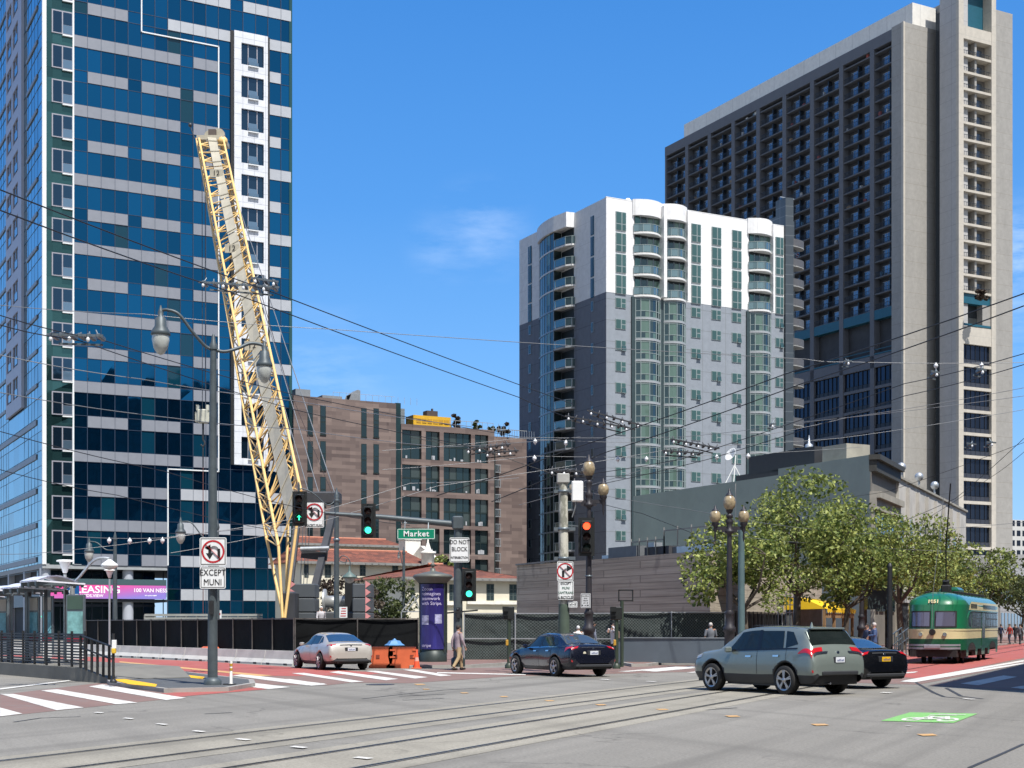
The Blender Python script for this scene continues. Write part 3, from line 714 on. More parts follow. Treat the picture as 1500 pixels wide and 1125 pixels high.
def balcony(x0, x1, bul, z0, z1, slabm, n=9):
    b = MB(); p = arc(x0-.15, x1+.15, bul+.35, n)
    b.prism([(x0-.15,.1)]+p+[(x1+.15,.1)], z0-.16, z0+.12, 2)
    for i in range(n):
        q = [(c[0], c[1]+.06) for c in (p[i], p[i+1])]
        b.quad((*q[0], z0+.22), (*q[1], z0+.22), (*q[1], z0+1.2), (*q[0], z0+1.2), 0)
        b.beam((*q[0], z0+1.25), (*q[1], z0+1.25), .09, .08, 1)
    for c in p[::2]: b.box(c[0]-.035, c[0]+.035, c[1]+.02, c[1]+.09, z0+.1, z0+1.25, 1)
    return b
def recess(x0, x1, z0, z1):
    b = MB().box(x0, x1, -.06, .0, z0, z1, 0)
    n = 4
    for i in range(n):
        a = x0+(x1-x0)*i/n+.1; c = x0+(x1-x0)*(i+1)/n-.1
        b.quad((a,-.1,z0+.1),(c,-.1,z0+.1),(c,-.1,z1-.45),(a,-.1,z1-.45), 1 if i % 2 else 2)
        b.box(c, c+.12, -.15, -.06, z0, z1-.3, 3)
    return b
bays = [(cx(928.5), cx(966), .9), (cx(970.5), cx(1002.5), .95), (cx(1096.5), cx(1127.5), .95)]
bi = []; 
for bx, (x0, x1, bul) in enumerate(bays):
    for i in range(13):
        z1 = zg[i]+.45; z0 = z1-FL
        bay(x0+.1, x1, bul, z0, z1).build('bay_window', [g_bay, fr_l, slab_g], ap)
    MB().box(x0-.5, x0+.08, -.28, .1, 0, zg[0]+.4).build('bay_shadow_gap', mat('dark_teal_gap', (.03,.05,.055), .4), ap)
    for i, z in enumerate(zw):
        zf = z-2.72
        recess(x0+.05, x1, zf, zf+FL-.1).build('balcony_door', [dark_in, g_bay, g_green, fr_b], ap)
        balcony(x0, x1, bul, zf, zf+FL, slab_w).build('balcony', [rail_gl, fr_l, slab_w], ap)
    p = arc(x0-.3, x1+.3, bul+.02, 12)
    MB().prism([(x0-.3,.2)]+p+[(x1+.3,.2)], ztop-2.0, ztop+.3).build('parapet_hood', aptw, ap)
MB().box(cx(966), cx(970.5), -1.2, .1, zsplit, ztop-.2).build('dividing_fin', aptw, ap)
MB().box(cx(1002.5), cx(1004.5), -.9, .1, zsplit, ztop-.2).build('dividing_fin', aptw, ap)
MB().box(cx(1127.5), cx(1129.5), -.9, .1, zsplit, ztop-.2).build('dividing_fin', aptw, ap)
# west curved bay: mirrored frame (x -> -x along depth)
def wsy(px, x): return along((cf.c[0]+V[0]*x, cf.c[1]+V[1]*x), U, px)
wy0, wy1, wy2 = wsy(839, -.4), wsy(811.5, -1.3), wsy(790.5, 0)        # near, middle, far
def warc(y0, y1, bul, n): return [(-bul*math.sin(PI*.5*min(1, (1-i/n)*1.0)+0) if False else -bul*(1-((i/n))**2.2)-.1, y0+(y1-y0)*i/n) for i in range(n+1)]
wp = warc(wy1, wy2, 1.25, 6)
for i in range(17):
    z1 = (zw[0]+.2)-FL*i; z0 = z1-FL
    b = MB()
    b.prism([(0,wy1)]+[(q[0]-.08,q[1]) for q in wp]+[(0,wy2)], z1-.22, z1, 2)
    for j in range(6):
        for a, c in ((z0, z0+1.0), (z0+1.0, z1-.22)): b.quad((*wp[j+1],a),(*wp[j],a),(*wp[j],c),(*wp[j+1],c),0)
        b.box(wp[j][0]-.05, wp[j][0]+.05, wp[j][1]-.05, wp[j][1]+.05, z0, z1, 1)
    b.quad((wp[0][0],wp[0][1],z0),(0,wp[0][1],z0),(0,wp[0][1],z1),(wp[0][0],wp[0][1],z1),0)
    b.build('west_bay_window', [g_bay, fr_b, slab_w if i < 4 else fr_b], ap)
    b = MB(); sm_ = 2
    pts = [(0,wy1), (-1.35,wy1), (-1.4,wy1-.6), (-1.1,wy0+1.0), (-.5,wy0+.1), (0,wy0)]
    b.prism(pts, z0-.15, z0+.1, 2)
    for q, r in zip(pts[1:-1], pts[2:]):
        b.quad((*r,z0+.15),(*q,z0+.15),(*q,z0+1.2),(*r,z0+1.2),0); b.beam((*q,z0+1.22),(*r,z0+1.22),.08,.08,1)
        b.box(q[0]-.04,q[0]+.04,q[1]-.04,q[1]+.04,z0,z0+1.22,1)
    b.build('west_balcony', [rail_gl, fr_l if i < 4 else fr_b, slab_w if i < 4 else slab_g], ap)
    MB().box(-.08, 0, wy0+.3, wy1-.2, z0+.1, z1-.4).build('west_recess', dark_in, ap)
MB().prism([(0,wy0+.2), (-1.3,wy0+.4), (-1.7,wy1-.5)]+[(q[0]-.35,q[1]) for q in wp]+[(0,wy2+.3)], ztop-2.1, ztop+.1).build('parapet_hood', aptw, ap)
MB().box(-.05, CW+.02, -.05, .25, ztop, ztop+.12).build('coping', slab_w, ap)
# dark fin with quarter round balconies at the east end
f0, f1 = cx(1149.5), cx(1158); f2 = f1+2.1
fh = zat(296, cf.Y(f0))
MB().prism([(CW+.05,-.4),(f1,-.7),(f1+.1,1.2),(f1+4.2,5.5),(f1+4.2,9),(CW+.05,9)], 0, fh-1.8).build('dark_fin', finm, ap)
MB().prism([(CW+.05,-.4),(f1,-.7),(f1+.1,1.2),(CW+.05,2)], fh-1.8, fh+.6).build('fin_crest', finm, ap)
MB().box(f1+2.4, f1+3.6, 3.5, 10, 0, fh-1.5).build('fin_side', finm, ap)
dk = mat('charcoal_balcony', (.085,.085,.09), .6, 0, .1); sb = mat('balcony_soffit', (.3,.3,.29), .6)
for i in range(15):
    z0 = zat(362+29.0*i, cf.Y(f2)); b = MB()
    pts = [(f1,.8)]+[(f1+3.6*math.sin(a), .6-1.7*math.cos(a)+.9) for a in [PI*.5*j/8*1.15 for j in range(0, 9)]]+[(f1+2.2, 3.4), (f1, 3.4)]
    b.prism(pts, z0-.12, z0+.1, 1)
    for q, r in zip(pts[1:-2], pts[2:-1]): b.quad((q[0],q[1],z0),(r[0],r[1],z0),(r[0],r[1],z0+1.1),(q[0],q[1],z0+1.1),0)
    b.build('round_balcony', [dk, sb], ap)
b = MB()                                                       # roof gear
q = (f1+1.2, 3, fh-1.2)
for dx in (0, 1.6): b.beam((q[0]+dx,q[1],q[2]),(q[0]+dx,q[1],q[2]+3.0),.12)
b.beam((q[0]-.8,q[1],q[2]+3.0),(q[0]+1.9,q[1],q[2]+3.0),.12).beam((q[0],q[1],q[2]+2.2),(q[0]+1.6,q[1],q[2]+3.0),.08)
b.build('roof_davit', galv_l, ap)
b = MB()
for i in range(5): b.beam((f1+.2+i*.45, .2+i*.1, fh-7.4), (f1+.2+i*.5, 2.6, fh-4.8-i*.25), .07)
b.beam((f1+.1,.1,fh-7.3),(f1+2.3,.9,fh-7.7),.1).beam((f1+.1,1.4,fh-6),(f1+2.4,2,fh-6.6),.08); b.build('sun_trellis', fr_b, ap)
MB().ball((cx(928),1.5,ztop+.5), .45, 10).build('roof_dome', white_m, ap)
# ================= dark slab tower at the right =================
YF = 262.0
# the west face meets the tan end wall at px 1325
ff = Face(1325, YF); ffw = Face(1325, YF, U)
fx = T('concrete_slab_tower', 'tall dark concrete apartment tower with a grid of recessed balconies and tan end walls', 'tower', (ff.c[0], ff.c[1], 0), TH)
tan = panel_mat('tan_concrete', (.30,.29,.27), 7.2, 2.85, .03, (.23,.21,.18), .03, .8, dirt=.22)
tanl = panel_mat('pale_tan_concrete', (.47,.435,.375), 7.2, 2.85, .03, (.36,.345,.31), .03, .8, dirt=.15)
pent = panel_mat('penthouse_concrete', (.68,.665,.62), 4.8, 40, .04, (.40,.39,.37), .03, .8, dirt=.15)
pier = mat('dark_grey_pier', (.118,.124,.14), .8, 0, .06, .8)
slabf = mat('dark_balcony_slab', (.10,.105,.115), .8, 0, .08, .8)
teal = mat('teal_paint', (.008,.085,.13), .5, 0, .1)
rs_w = facade_glass('apartment_window_glass', (.16,.2,.25), .7, .1, .03, .6)
rs_f = mat('white_sash', (.30,.33,.37), .5)
off_g = facade_glass('bronze_glass', (.022,.030,.048), .75, .06, .03, .4)
def zf_(py, px=1325): return zat(py, ff.Y(ff.s(px)) if px >= 1325 else ffw.Y(ffw.s(px)))
ZT = zf_(33); PXE = 974; LW = ffw.s(PXE)
FH = 24.1/(F/YF); OFH = 3.98
# shell of dark back walls
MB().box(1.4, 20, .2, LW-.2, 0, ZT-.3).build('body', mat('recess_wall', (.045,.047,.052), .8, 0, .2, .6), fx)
nb = 9; bw = LW/nb; pw = 1.15
bp_ = [i*bw for i in range(nb+1)]
ztl = zf_(452)                                                # teal storey top, near corner
zres = [ZT-2.9-FH*i for i in range(0, 17)]
zt_top = zres[-1]-.0; 
while zres and zres[-1] < ztl+.3: zres.pop()
zt_top = zres[-1]-.3; zt_bot = zt_top-8.2
p = MB()
for i, y in enumerate(bp_):
    y0 = max(0, y-pw/2); y1 = min(LW, y+pw/2)
    if i == 0: y0, y1 = 0, 1.3
    MB().box(0, 1.45, y0, y1, 0, ZT).build('pier', pier, fx)
MB().box(-.02, 2.2, 0, LW, ZT-2.1, ZT+.02).build('west_cornice', pier, fx)
for z in zres:
    MB().box(.12, 1.45, .3, LW-.3, z-.22, z+.02).build('balcony_slab', slabf, fx)
wi = []
random.seed(21)
railm = mat('dark_balcony_rail', (.02,.028,.04), .5, .3, .1)
rl = MB()
for z in zres[1:]+[zres[-1]-FH]:
    if z < zt_top-.5: continue
    for i in range(nb):
        a = bp_[i]+pw/2; c = bp_[i+1]-pw/2; w_ = c-a; mid = (a+c)/2
        for q in (a+w_*.14, a+w_*.62):
            wq = w_*.26; b = MB().box(1.33, 1.4, q, q+wq, z+.25, z+2.15, 1)
            n = 3
            for j in range(n):
                e = q+wq*j/n+.07; g_ = q+wq*(j+1)/n-.05
                b.quad((1.3,g_,z+.35),(1.3,e,z+.35),(1.3,e,z+2.05),(1.3,g_,z+2.05), 0)
            wi.append((z*.1+random.random(), b))
        pass
        rl.box(.5, 1.4, mid-.12, mid+.12, z, z+2.5)
    for i in range(nb):
        a = bp_[i]+pw/2; c = bp_[i+1]-pw/2
        rl.box(.22, .26, a, c, z+.95, z+1.02); rl.box(.22, .26, a, c, z+.15, z+.2)
        n = int((c-a)/.28)
        for j in range(n): rl.box(.23, .25, a+j*.28, a+j*.28+.05, z+.2, z+.95)
many(fx, 'window', [rs_w, rs_f], wi)
rl.build('balcony_railings', railm, fx)
clut = MB(); cols = [(.6,.6,.58),(.35,.08,.06),(.45,.3,.15),(.1,.2,.3)]
for _ in range(90):
    z = random.choice(zres)+.1; i = random.randrange(nb); y = random.uniform(bp_[i]+1, bp_[i+1]-1.2); h = random.uniform(.3,.9)
    clut.box(.5, .9, y, y+random.uniform(.2,.7), z, z+h, random.randrange(4))
clut.build('balcony_clutter', [mat('clutter%d' % i, c, .7) for i, c in enumerate(cols)], fx, kind='stuff')
# teal storey
MB().box(.05, 2.1, .3, LW-.3, zt_top-1.55, zt_top+.2).build('teal_beam', teal, fx)
MB().box(.05, .3, .3, LW-.3, zt_bot+.1, zt_bot+.35).build('teal_rail', teal, fx); MB().box(.1, .2, .3, LW-.3, zt_bot+1.0, zt_bot+1.12).build('teal_rail', teal, fx)
MB().box(.0, 2.1, 0, LW, zt_bot-2.3, zt_bot).build('transfer_beam', pier, fx)
z = zt_bot-2.3; k = 0; oi = []
while z > 8:
    for i in range(nb):
        a = bp_[i]+pw/2; c = bp_[i+1]-pw/2; n = 6
        b = MB()
        for j in range(n):
            e = a+(c-a)*j/n; g_ = a+(c-a)*(j+1)/n
            b.quad((.5,g_-.04,z-OFH+1.35),(.5,e+.04,z-OFH+1.35),(.5,e+.04,z-.02),(.5,g_-.04,z-.02),0)
            b.box(.35, .5, e-.06, e+.06, z-OFH+.5, z, 1)
        b.box(.42, .5, a, c, z-OFH+.55, z-OFH+1.3, 1)
        if i < 4: oi.append((z+(9-i), b))
    MB().box(.1, 1.2, .3, LW-.3, z-OFH-.02, z-OFH+.52).build('office_floor_band', pier, fx)
    z -= OFH
many(fx, 'office_window', [off_g, mat('dark_mullion', (.02,.022,.03), .4, .4)], oi)
# end walls and the south lift
sx = ff.s
e1 = sx(1370.5); e2 = sx(1376.5); 
MB().box(-.35, e1, -.05, 3, 0, ZT+.1).build('end_wall', tan, fx)
MB().box(-.5, -.1, -.25, .3, 0, ZT+.1).build('edge_fin', tanl, fx)
# protruding southern wing, its front further forward
wingY = -7.5
def sxp(px, ly):                                               # local x seen at px on a plane y=ly
    c = (ff.c[0]+U[0]*ly, ff.c[1]+U[1]*ly); return along(c, V, px)
a0 = sxp(1376.5, -.5); a1 = sxp(1404, wingY); 
a0 = a1
wy_ = None
# find how far back the wing's west wall has to start to be seen from 1376 to 1404
c_ = (ff.c[0]+V[0]*a1, ff.c[1]+V[1]*a1); wb = along(c_, U, 1376.5)
s1, s2, s3, s4 = sxp(1411, wingY), sxp(1452, wingY), sxp(1458.5, wingY), sxp(1480, wingY+5)
YW = ff.c[1]+V[1]*a1+U[1]*wingY
ZW = zat(-45, YW)
lil = panel_mat('lilac_concrete', (.40,.395,.39), 7.2, 2.85, .03, (.24,.235,.24), .02, .8)
yg = along(c_, U, 1370.5)
MB().box(a1, a1+2.9, wingY+.6, wb, 0, ZW).build('wing_west_wall', lil, fx)
MB().box(a1+.02, a1+2.9, wb, yg, 0, ZW-6).build('slot', facade_glass('slot_glass', (.01,.02,.035), .6, .1), fx)
MB().box(e1+.9, s4-.5, wingY+4, 16, 0, ZW-3).build('wing_core', tan, fx)
MB().box(a1-.02, s1, wingY-.1, wingY+.6, 0, ZW).build('wing_pier', tanl, fx)
MB().box(s2, s3, wingY-.1, wingY+5, 0, ZW).build('wing_pier', tanl, fx)
MB().box(s3, s4, wingY+5, 14, 0, zat(65, YW+4)).build('east_end_wall', tan, fx)
MB().box(s1, s2, wingY+.0, wingY+4, ZW-1.0, ZW).build('wing_head', tanl, fx)
fz = lambda py: zat(py, YW)
MB().box(s1, s2, wingY+2.0, wingY+2.4, fz(36), ZW-1).build('teal_screen', teal, fx)
MB().box(s1, s2, wingY-.05, wingY+4, fz(54), fz(35)).build('wing_lintel', tanl, fx)
mid = (s1+s2)/2
z = fz(54); fh_ = 24.8/(F/YW)
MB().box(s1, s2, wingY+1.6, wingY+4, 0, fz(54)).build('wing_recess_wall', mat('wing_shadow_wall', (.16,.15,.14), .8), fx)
for i in range(15):
    zt = fz(54)-fh_*(i+1)
    MB().box(s1, s2, wingY-.02, wingY+1.7, zt-.12, zt+.32).build('wing_slab', tanl, fx)
    b = MB().box(mid-.25, mid+.25, wingY+.4, wingY+1.7, zt+.3, zt+fh_-.1, 2)
    for q0, q1 in ((s1+.15, mid-.7), (mid+.7, s2-.9)):
        b.box(q0, q1, wingY+1.45, wingY+1.6, zt+.3, zt+2.3, 1)
        for j in range(2):
            e = q0+(q1-q0)*j/2+.1; g_ = q0+(q1-q0)*(j+1)/2-.08; b.quad((e,wingY+1.42,zt+.4),(g_,wingY+1.42,zt+.4),(g_,wingY+1.42,zt+2.2),(e,wingY+1.42,zt+2.2),0)
    b.box(s1, s2, wingY+.25, wingY+.3, zt+1.1, zt+1.18, 1)
    for j in range(14): e = s1+(s2-s1)*j/14; b.box(e, e+.06, wingY+.26, wingY+.29, zt+.3, zt+1.1, 1)
    b.build('wing_window', [rs_w, railm, tan], fx)
zz = fz(54)-fh_*15
MB().box(s1, s2, wingY+.3, wingY+1.7, zz-1.9, zz-.1).build('teal_screen', teal, fx)
MB().box(s1, s2, wingY+.1, wingY+.2, zz-6.0, zz-5.6).build('teal_rail', teal, fx)
MB().box(s2-2.0, s2, wingY+.2, wingY+1.7, zz-6.2, zz-1.9).build('wing_wall', tan, fx)
MB().box(s1, s2-2, wingY+1.55, wingY+1.65, zz-6.2, zz-1.9).build('wing_void', dark_in, fx)
MB().box(s1, s2, wingY-.03, wingY+1.7, fz(502), zz-6.2).build('wing_lintel', tanl, fx)
oh = 33.6/(F/YW); z = fz(502)
while z > 3:
    MB().box(s1, s2, wingY-.02, wingY+1.7, z-oh, z-oh+.55).build('wing_floor_band', tanl, fx)
    b = MB()
    for j in range(6):
        e = s1+(s2-s1)*j/6; g_ = s1+(s2-s1)*(j+1)/6
        b.quad((e+.05,wingY+.5,z-oh+1.5),(g_-.05,wingY+.5,z-oh+1.5),(g_-.05,wingY+.5,z),(e+.05,wingY+.5,z),0); b.box(e-.06,e+.06,wingY+.4,wingY+.52,z-oh+.5,z,1)
    b.box(s1, s2, wingY+.42, wingY+.5, z-oh+.55, z-oh+1.42, 2)
    b.build('office_window', [off_g, MATS['dark_mullion'], mat('louvre_dark', (.03,.035,.05), .5)], fx); z -= oh
# penthouse block set back on the roof
py0 = ffw.s(1002)
c2 = (ff.c[0]+V[0]*2.4, ff.c[1]+V[1]*2.4); ynear = -1.5; yfar = along(c2, U, 1002)
Yn = c2[1]
zp = zat(190, c2[1]+U[1]*yfar)
zp2 = zat(0-10, c2[1]+U[1]*along(c2, U, 1345))
MB().box(2.4, e1+.5, 0.5, yfar, ZT-1, (zp+zp2)/2).build('penthouse', pent, fx)
# far office slab at the extreme right
ob = T('distant_office_block', 'pale distant office block with small square windows at the right edge behind the tan tower', 'office block', (*at(1478, 916, 420).xy, 0), R(25))
owm = panel_mat('pale_office_wall', (.5,.5,.48), 5, 4, .05, (.4,.4,.4), .02)
MB().box(0, 40, 0, 25, 0, zat(761, 420)).build('wall', owm, ob)
oi = []
for j in range(7):
    for i in range(12): oi.append((10-j-i*.1, MB().box(.8+i*2.2, 2.2+i*2.2, -.06, .0, 33-j*2.9-2.1, 33-j*2.9-.5)))
many(ob, 'window', off_g, oi)
# ================= brown tiled building =================
YB = 200.0
bf = Face(430, YB)
br = T('brown_tiled_building', 'brown tiled apartment building with dark windows and a yellow generator on its roof', 'apartment building', (bf.c[0], bf.c[1], 0), TH)
tile = panel_mat('brown_tile', (.245,.185,.165), 1.75, .62, .0, None, .3, .75, .37, (.17,.125,.115), rand=-.15, freq=2)
def tile_fix():
    m, n, b = newmat('brown_tile_mix'); co = xz_coords(n); outs = []
    for w_, h_, o_, f_ in ((3.6,.5,.43,2), (2.1,1.0,.31,3)):
        t = nd(n, 'ShaderNodeTexBrick'); t.offset = o_; t.offset_frequency = f_; t.inputs['Scale'].default_value = 1; t.inputs['Brick Width'].default_value = w_; t.inputs['Row Height'].default_value = h_
        t.inputs['Mortar Size'].default_value = 0; t.inputs['Color1'].default_value = (.225,.17,.15,1); t.inputs['Color2'].default_value = (.078,.055,.053,1); n.links.new(co, t.inputs[0]); outs.append(t.outputs[0])
    c = mix(n, .4, outs[0], outs[1]); n.links.new(c, b.inputs['Base Color']); b.inputs['Roughness'].default_value = .75; return m
tile = tile_fix()
dg_g = facade_glass('dark_green_glass', (.03,.055,.065), .7, .06, .03, .5, blind=(.05,.07,.07), bl=.25)
fr_d = mat('dark_green_frame', (.02,.035,.035), .4, .3, .1)
L1 = bf.s(580); L2 = bf.s(587.5); ZB1 = zat(579, YB)
MB().box(0, L1, 0, 40, 0, ZB1).build('left_block', tile, br)
MB().box(L1, L2, .1, 30, 0, ZB1+.1).build('glass_slot', mat('dark_teal_slot', (.015,.04,.045), .3, .4, .3, .5), br)
bx = lambda px: bf.s(px)
wi = []
for (a, c), t0 in (((450.3,458.3),593.5), ((469,477.3),593.5), ((529,537),597.5), ((547,555),598)):
    x0, x1 = bx(a), bx(c); Yw_ = bf.Y(x0)
    for k in range(5):
        z1 = zat(t0+52.4*k, Yw_); z0_ = z1-4.15
        b = MB().box(x0, x1, -.03, .25, z0_, z1, 1)
        for q in ((z0_+.1, z0_+1.7), (z0_+1.9, z0_+2.3), (z0_+2.45, z1-.12)):
            b.quad((x0+.08,-.04,q[0]),(x1-.08,-.04,q[0]),(x1-.08,-.04,q[1]),(x0+.08,-.04,q[1]),0)
        b.box(x0-.05,x1+.05,-.12,.1,z0_-.08,z0_+.02,1); b.build('slot_window', [dg_g, fr_d], br)
M1 = bx(724); ZB2 = zat(620.5, bf.Y(L2)); 
XL = [(589, 617.5), (623.8, 644), (650, 690), (695.8, 715.2)]
rows = [(629.5, 672), (680, 718.6), (726.5, 767), (772.5, 809.5), (816, 850)]
Yr = bf.Y(bx(617)); zr = [(zat(a+1.5, Yr), zat(b_+1, Yr)) for a, b_ in rows]
prevz = ZB2
wallb = MB()
for (z1, z0_) in zr: wallb.box(L2, M1, 0, .5, z1, prevz); prevz = z0_
wallb.box(L2, M1, 0, .5, 0, prevz)
for (z1, z0_) in zr:
    px_ = L2
    for a, c in XL: wallb.box(px_, bx(a), 0, .5, z0_, z1); px_ = bx(c)
    wallb.box(px_, M1, 0, .5, z0_, z1)
wallb.build('middle_wall', tile, br)
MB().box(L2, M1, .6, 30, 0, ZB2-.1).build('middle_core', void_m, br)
for (z1, z0_) in zr:
    for a, c in XL:
        x0, x1 = bx(a), bx(c); b = MB(); n = max(2, int((x1-x0)/1.1)); zm = (z0_+z1)/2
        b.box(x0, x1, .38, .48, zm-.12, zm+.12, 1).box(x0, x1, .38, .48, z0_, z0_+.1, 1)
        for i in range(n):
            e = x0+(x1-x0)*i/n; g_ = x0+(x1-x0)*(i+1)/n; b.box(e-.05, e+.05, .36, .5, z0_, z1, 1)
            for u_, v_ in ((z0_+.1, zm-.12), (zm+.12, z1)): b.quad((e,.42,u_),(g_,.42,u_),(g_,.42,v_),(e,.42,v_),0)
        random.seed(int(x0*10+z0_))
        for i in range(random.randrange(1, 5)): q = random.uniform(x0+.3, x1-.6); b.box(q, q+random.uniform(.15,.5), .3, .36, z0_+.1, z0_+random.uniform(.3,.8), 2)
        b.build('window', [dg_g, fr_d, span_ll], br)
R1 = bx(727); R2 = bx(776); ZB3 = zat(638, bf.Y(R1))
MB().box(M1+.02, R2, 1.0, 30, 0, ZB3).build('right_block', tile, br)
MB().box(M1, M1+.35, .3, 1.2, 0, ZB3-2).build('shadow_joint', fr_d, br)
for k in range(8):
    z1 = zat(680+21.7*k, bf.Y(R1)); b = MB().box(R1, R1+1.0, .85, .95, z1-1.05, z1, 0)
    for i in range(4): b.box(R1+i*.3, R1+.08+i*.3, .4, .45, z1-1.15, z1-.05, 1)
    b.box(R1, R1+1.0, .38, .46, z1-.1, z1, 1).box(R1, R1+1.0, .4, 1, z1-1.2, z1-1.1, 1); b.build('juliet_window', [dg_g, galv_l], br)
rb = MB()
for i in range(18): x = M1+.2+i*.42; rb.box(x, x+.05, 1.0, 1.06, ZB3, ZB3+1.15)
rb.box(M1, R2, .98, 1.06, ZB3+1.1, ZB3+1.2)
for i in range(12): x = L2+8+i*.9; rb.box(x, x+.05, .4, .45, ZB2, ZB2+1.1)
rb.box(L2+8, M1, .4, .46, ZB2+1.05, ZB2+1.12)
for i in range(14): x = 6+i*1.0; rb.box(x, x+.04, .4, .45, ZB1, ZB1+1.0)
rb.box(6, L1, .4, .44, ZB1+.95, ZB1+1.0)
rb.build('roof_railing', galv_l, br)
MB().box(1, 3.2, 2, 6, ZB1, ZB1+1.3).box(5, 8, 2, 4, ZB1, ZB1+.7).build('roof_plant', mat('roof_box_grey', (.2,.22,.24), .6), br)
b = MB(); Yq = bf.Y(8)
b.add([(8.6,1,ZB1),(10.4,1,ZB1),(10.4,1,ZB1+1.6),(10,1,ZB1+1.7),(9,1,ZB1+1.0),(8.6,3,ZB1),(10.4,3,ZB1),(10.4,3,ZB1+1.6),(10,3,ZB1+1.7),(9,3,ZB1+1.0)], [(0,1,2,3,4),(9,8,7,6,5),(2,7,8,3),(3,8,9,4),(1,6,7,2)]); b.build('roof_vent', mat('roof_box_grey', (.2,.22,.24)), br)
MB().box(L2+.1, bx(601), 2, 8, ZB2-.2, zat(595, bf.Y(L2))).build('stair_head', panel_mat('grey_block', (.17,.2,.22), 2, .4, .02, None), br)
gx0, gx1 = bx(610.5), bx(665.5)
gen = T('roof_generator', 'yellow generator housing standing on the roof of the brown building', 'generator', (bf.c[0], bf.c[1], 0), TH)
gz0 = ZB2; gz1 = zat(606, bf.Y(gx0))
MB().box(gx0, gx1, 1.2, 4, gz0, gz1).build('housing', mat('yellow_housing', (.62,.36,.02), .5, 0, .08, 1, dirt=.2), gen)
b = MB()
for i in range(6): x = gx0+.5+i*.9; b.box(x, x+.7, 1.15, 1.2, gz1-1.1, gz1-.45)
b.build('louvre', mat('amber_louvre', (.45,.25,.02), .6), gen)
MB().box(bx(632), bx(648), 1.6, 3, gz1, gz1+.85).box(bx(641), bx(643), 2, 2.3, gz1+.8, gz1+1.25).build('exhaust', mat('dark_brown_box', (.06,.045,.045), .7), gen)
# small grey lump behind the right end
MB().box(R2-1, R2+.3, 2, 12, 0, ZB3-1.5).build('end_return', void_m, br)

# ================= cream buildings with tiled roofs =================
def rooftile():
    m, n, b = newmat('clay_roof_tile'); tc = nd(n, 'ShaderNodeTexCoord'); wv = nd(n, 'ShaderNodeTexWave', bands_direction='X'); wv.inputs['Scale'].default_value = 1.1; wv.inputs['Distortion'].default_value = .6
    n.links.new(tc.outputs['Object'], wv.inputs[0]); vo = nd(n, 'ShaderNodeTexVoronoi'); vo.inputs['Scale'].default_value = 1.6; n.links.new(tc.outputs['Object'], vo.inputs[0])
    c = mix(n, vo.outputs['Color'], (.30,.095,.055), (.09,.035,.025)); c = mix(n, rng(n, wv.outputs[1], .2, .8, .0, .55), c, (.10,.04,.03))
    n.links.new(c, b.inputs['Base Color']); b.inputs['Roughness'].default_value = .85; bump(n, b, wv.outputs[1], .8, .08); return m
rt = rooftile()
cream = mat('cream_render', (.66,.62,.50), .85, 0, .04, .6, dirt=.12)
cwin = facade_glass('cream_building_glass', (.06,.09,.10), .5, .1, .02)
cfr = mat('dark_window_frame', (.06,.08,.08), .5)
YS = 158.0
def shed(name, label, pxl, pxr, Y0, rb_l, rt_l, depth, wall_py0, wall_py1, wins, gable=False, hip=False, ridge=3.4, ov=.7):
    f = Face(pxl, Y0); t = T(name, label, 'building', (f.c[0], f.c[1], 0), TH)
    W_ = f.s(pxr); ze = zat(rb_l, Y0); 
    zr_ = zat(rt_l, f.Y(0)+depth*.5*U[1])
    MB().box(0, W_, 0, depth, 0, ze+.05).build('wall', cream, t)
    b = MB(); hp = depth*.5 if hip else 0
    v = [(-ov,-ov,ze),(W_+ov,-ov,ze),(W_+ov,depth+ov,ze),(-ov,depth+ov,ze),(hp,depth/2,zr_),(W_-hp,depth/2,zr_)]
    b.add(v, [(0,1,5,4),(1,2,5),(2,3,4,5),(3,0,4),(3,2,1,0)])
    b.build('roof', rt, t)
    MB().tube([(hp,depth/2,zr_),(W_-hp,depth/2,zr_)], .16, 6).build('ridge', mat('ridge_tile', (.42,.17,.11), .8), t)
    b = MB().box(-ov, W_+ov, -ov, -ov+.12, ze-.25, ze+.03); n = int(W_/.8)
    for i in range(n): b.box(i*.8, i*.8+.16, -ov, 0, ze-.25, ze-.06)
    b.build('eaves', mat('grey_eaves', (.22,.22,.21), .7), t)
    for a, c, y0_, y1_ in wins:
        x0, x1 = f.s(a), f.s(c); Yw_ = f.Y(x0); z1, z0_ = zat(y0_, Yw_), zat(y1_, Yw_)
        q = MB().box(x0, x1, -.03, .1, z0_, z1, 1); xm = (x0+x1)/2
        for i in range(2):
            e, g_ = (x0, xm) if i == 0 else (xm, x1)
            for j in range(3): u_ = z0_+(z1-z0_)*j/3; v_ = z0_+(z1-z0_)*(j+1)/3; q.quad((e+.07,-.05,u_+.05),(g_-.07,-.05,u_+.05),(g_-.07,-.05,v_-.05),(e+.07,-.05,v_-.05),0)
        q.build('window', [cwin, cfr], t)
    return t, f, W_, ze, zr_
t1, f1_, W1, ze1, zr1 = shed('cream_hall', 'long cream building with a low red tiled roof and a white stepped gable', 442, 619, YS, 822.5, 804, 9, 0, 0,
    [(475.5,485,827,846),(527,535.5,827.5,843.5),(574.5,583,827.5,841),(446,452,827,846)])
x0, x1 = f1_.s(620), f1_.s(640)
MB().box(x0, x1, -.4, 8, 0, ze1+.5).build('gable_wall', cream, t1)
zg0 = ze1; pts = [(x0+2.0,zg0-.5),(x0+2.0,zat(804,YS+6)),(x0+2.5,zat(798,YS+6)),(x0+3.1,zat(798,YS+6)),(x1-.3,zat(805,YS+6)),(x1+.1,zat(812,YS+6)),(x1+.1,zg0-.5)]
white_r = mat('white_render', (.74,.72,.66), .8)
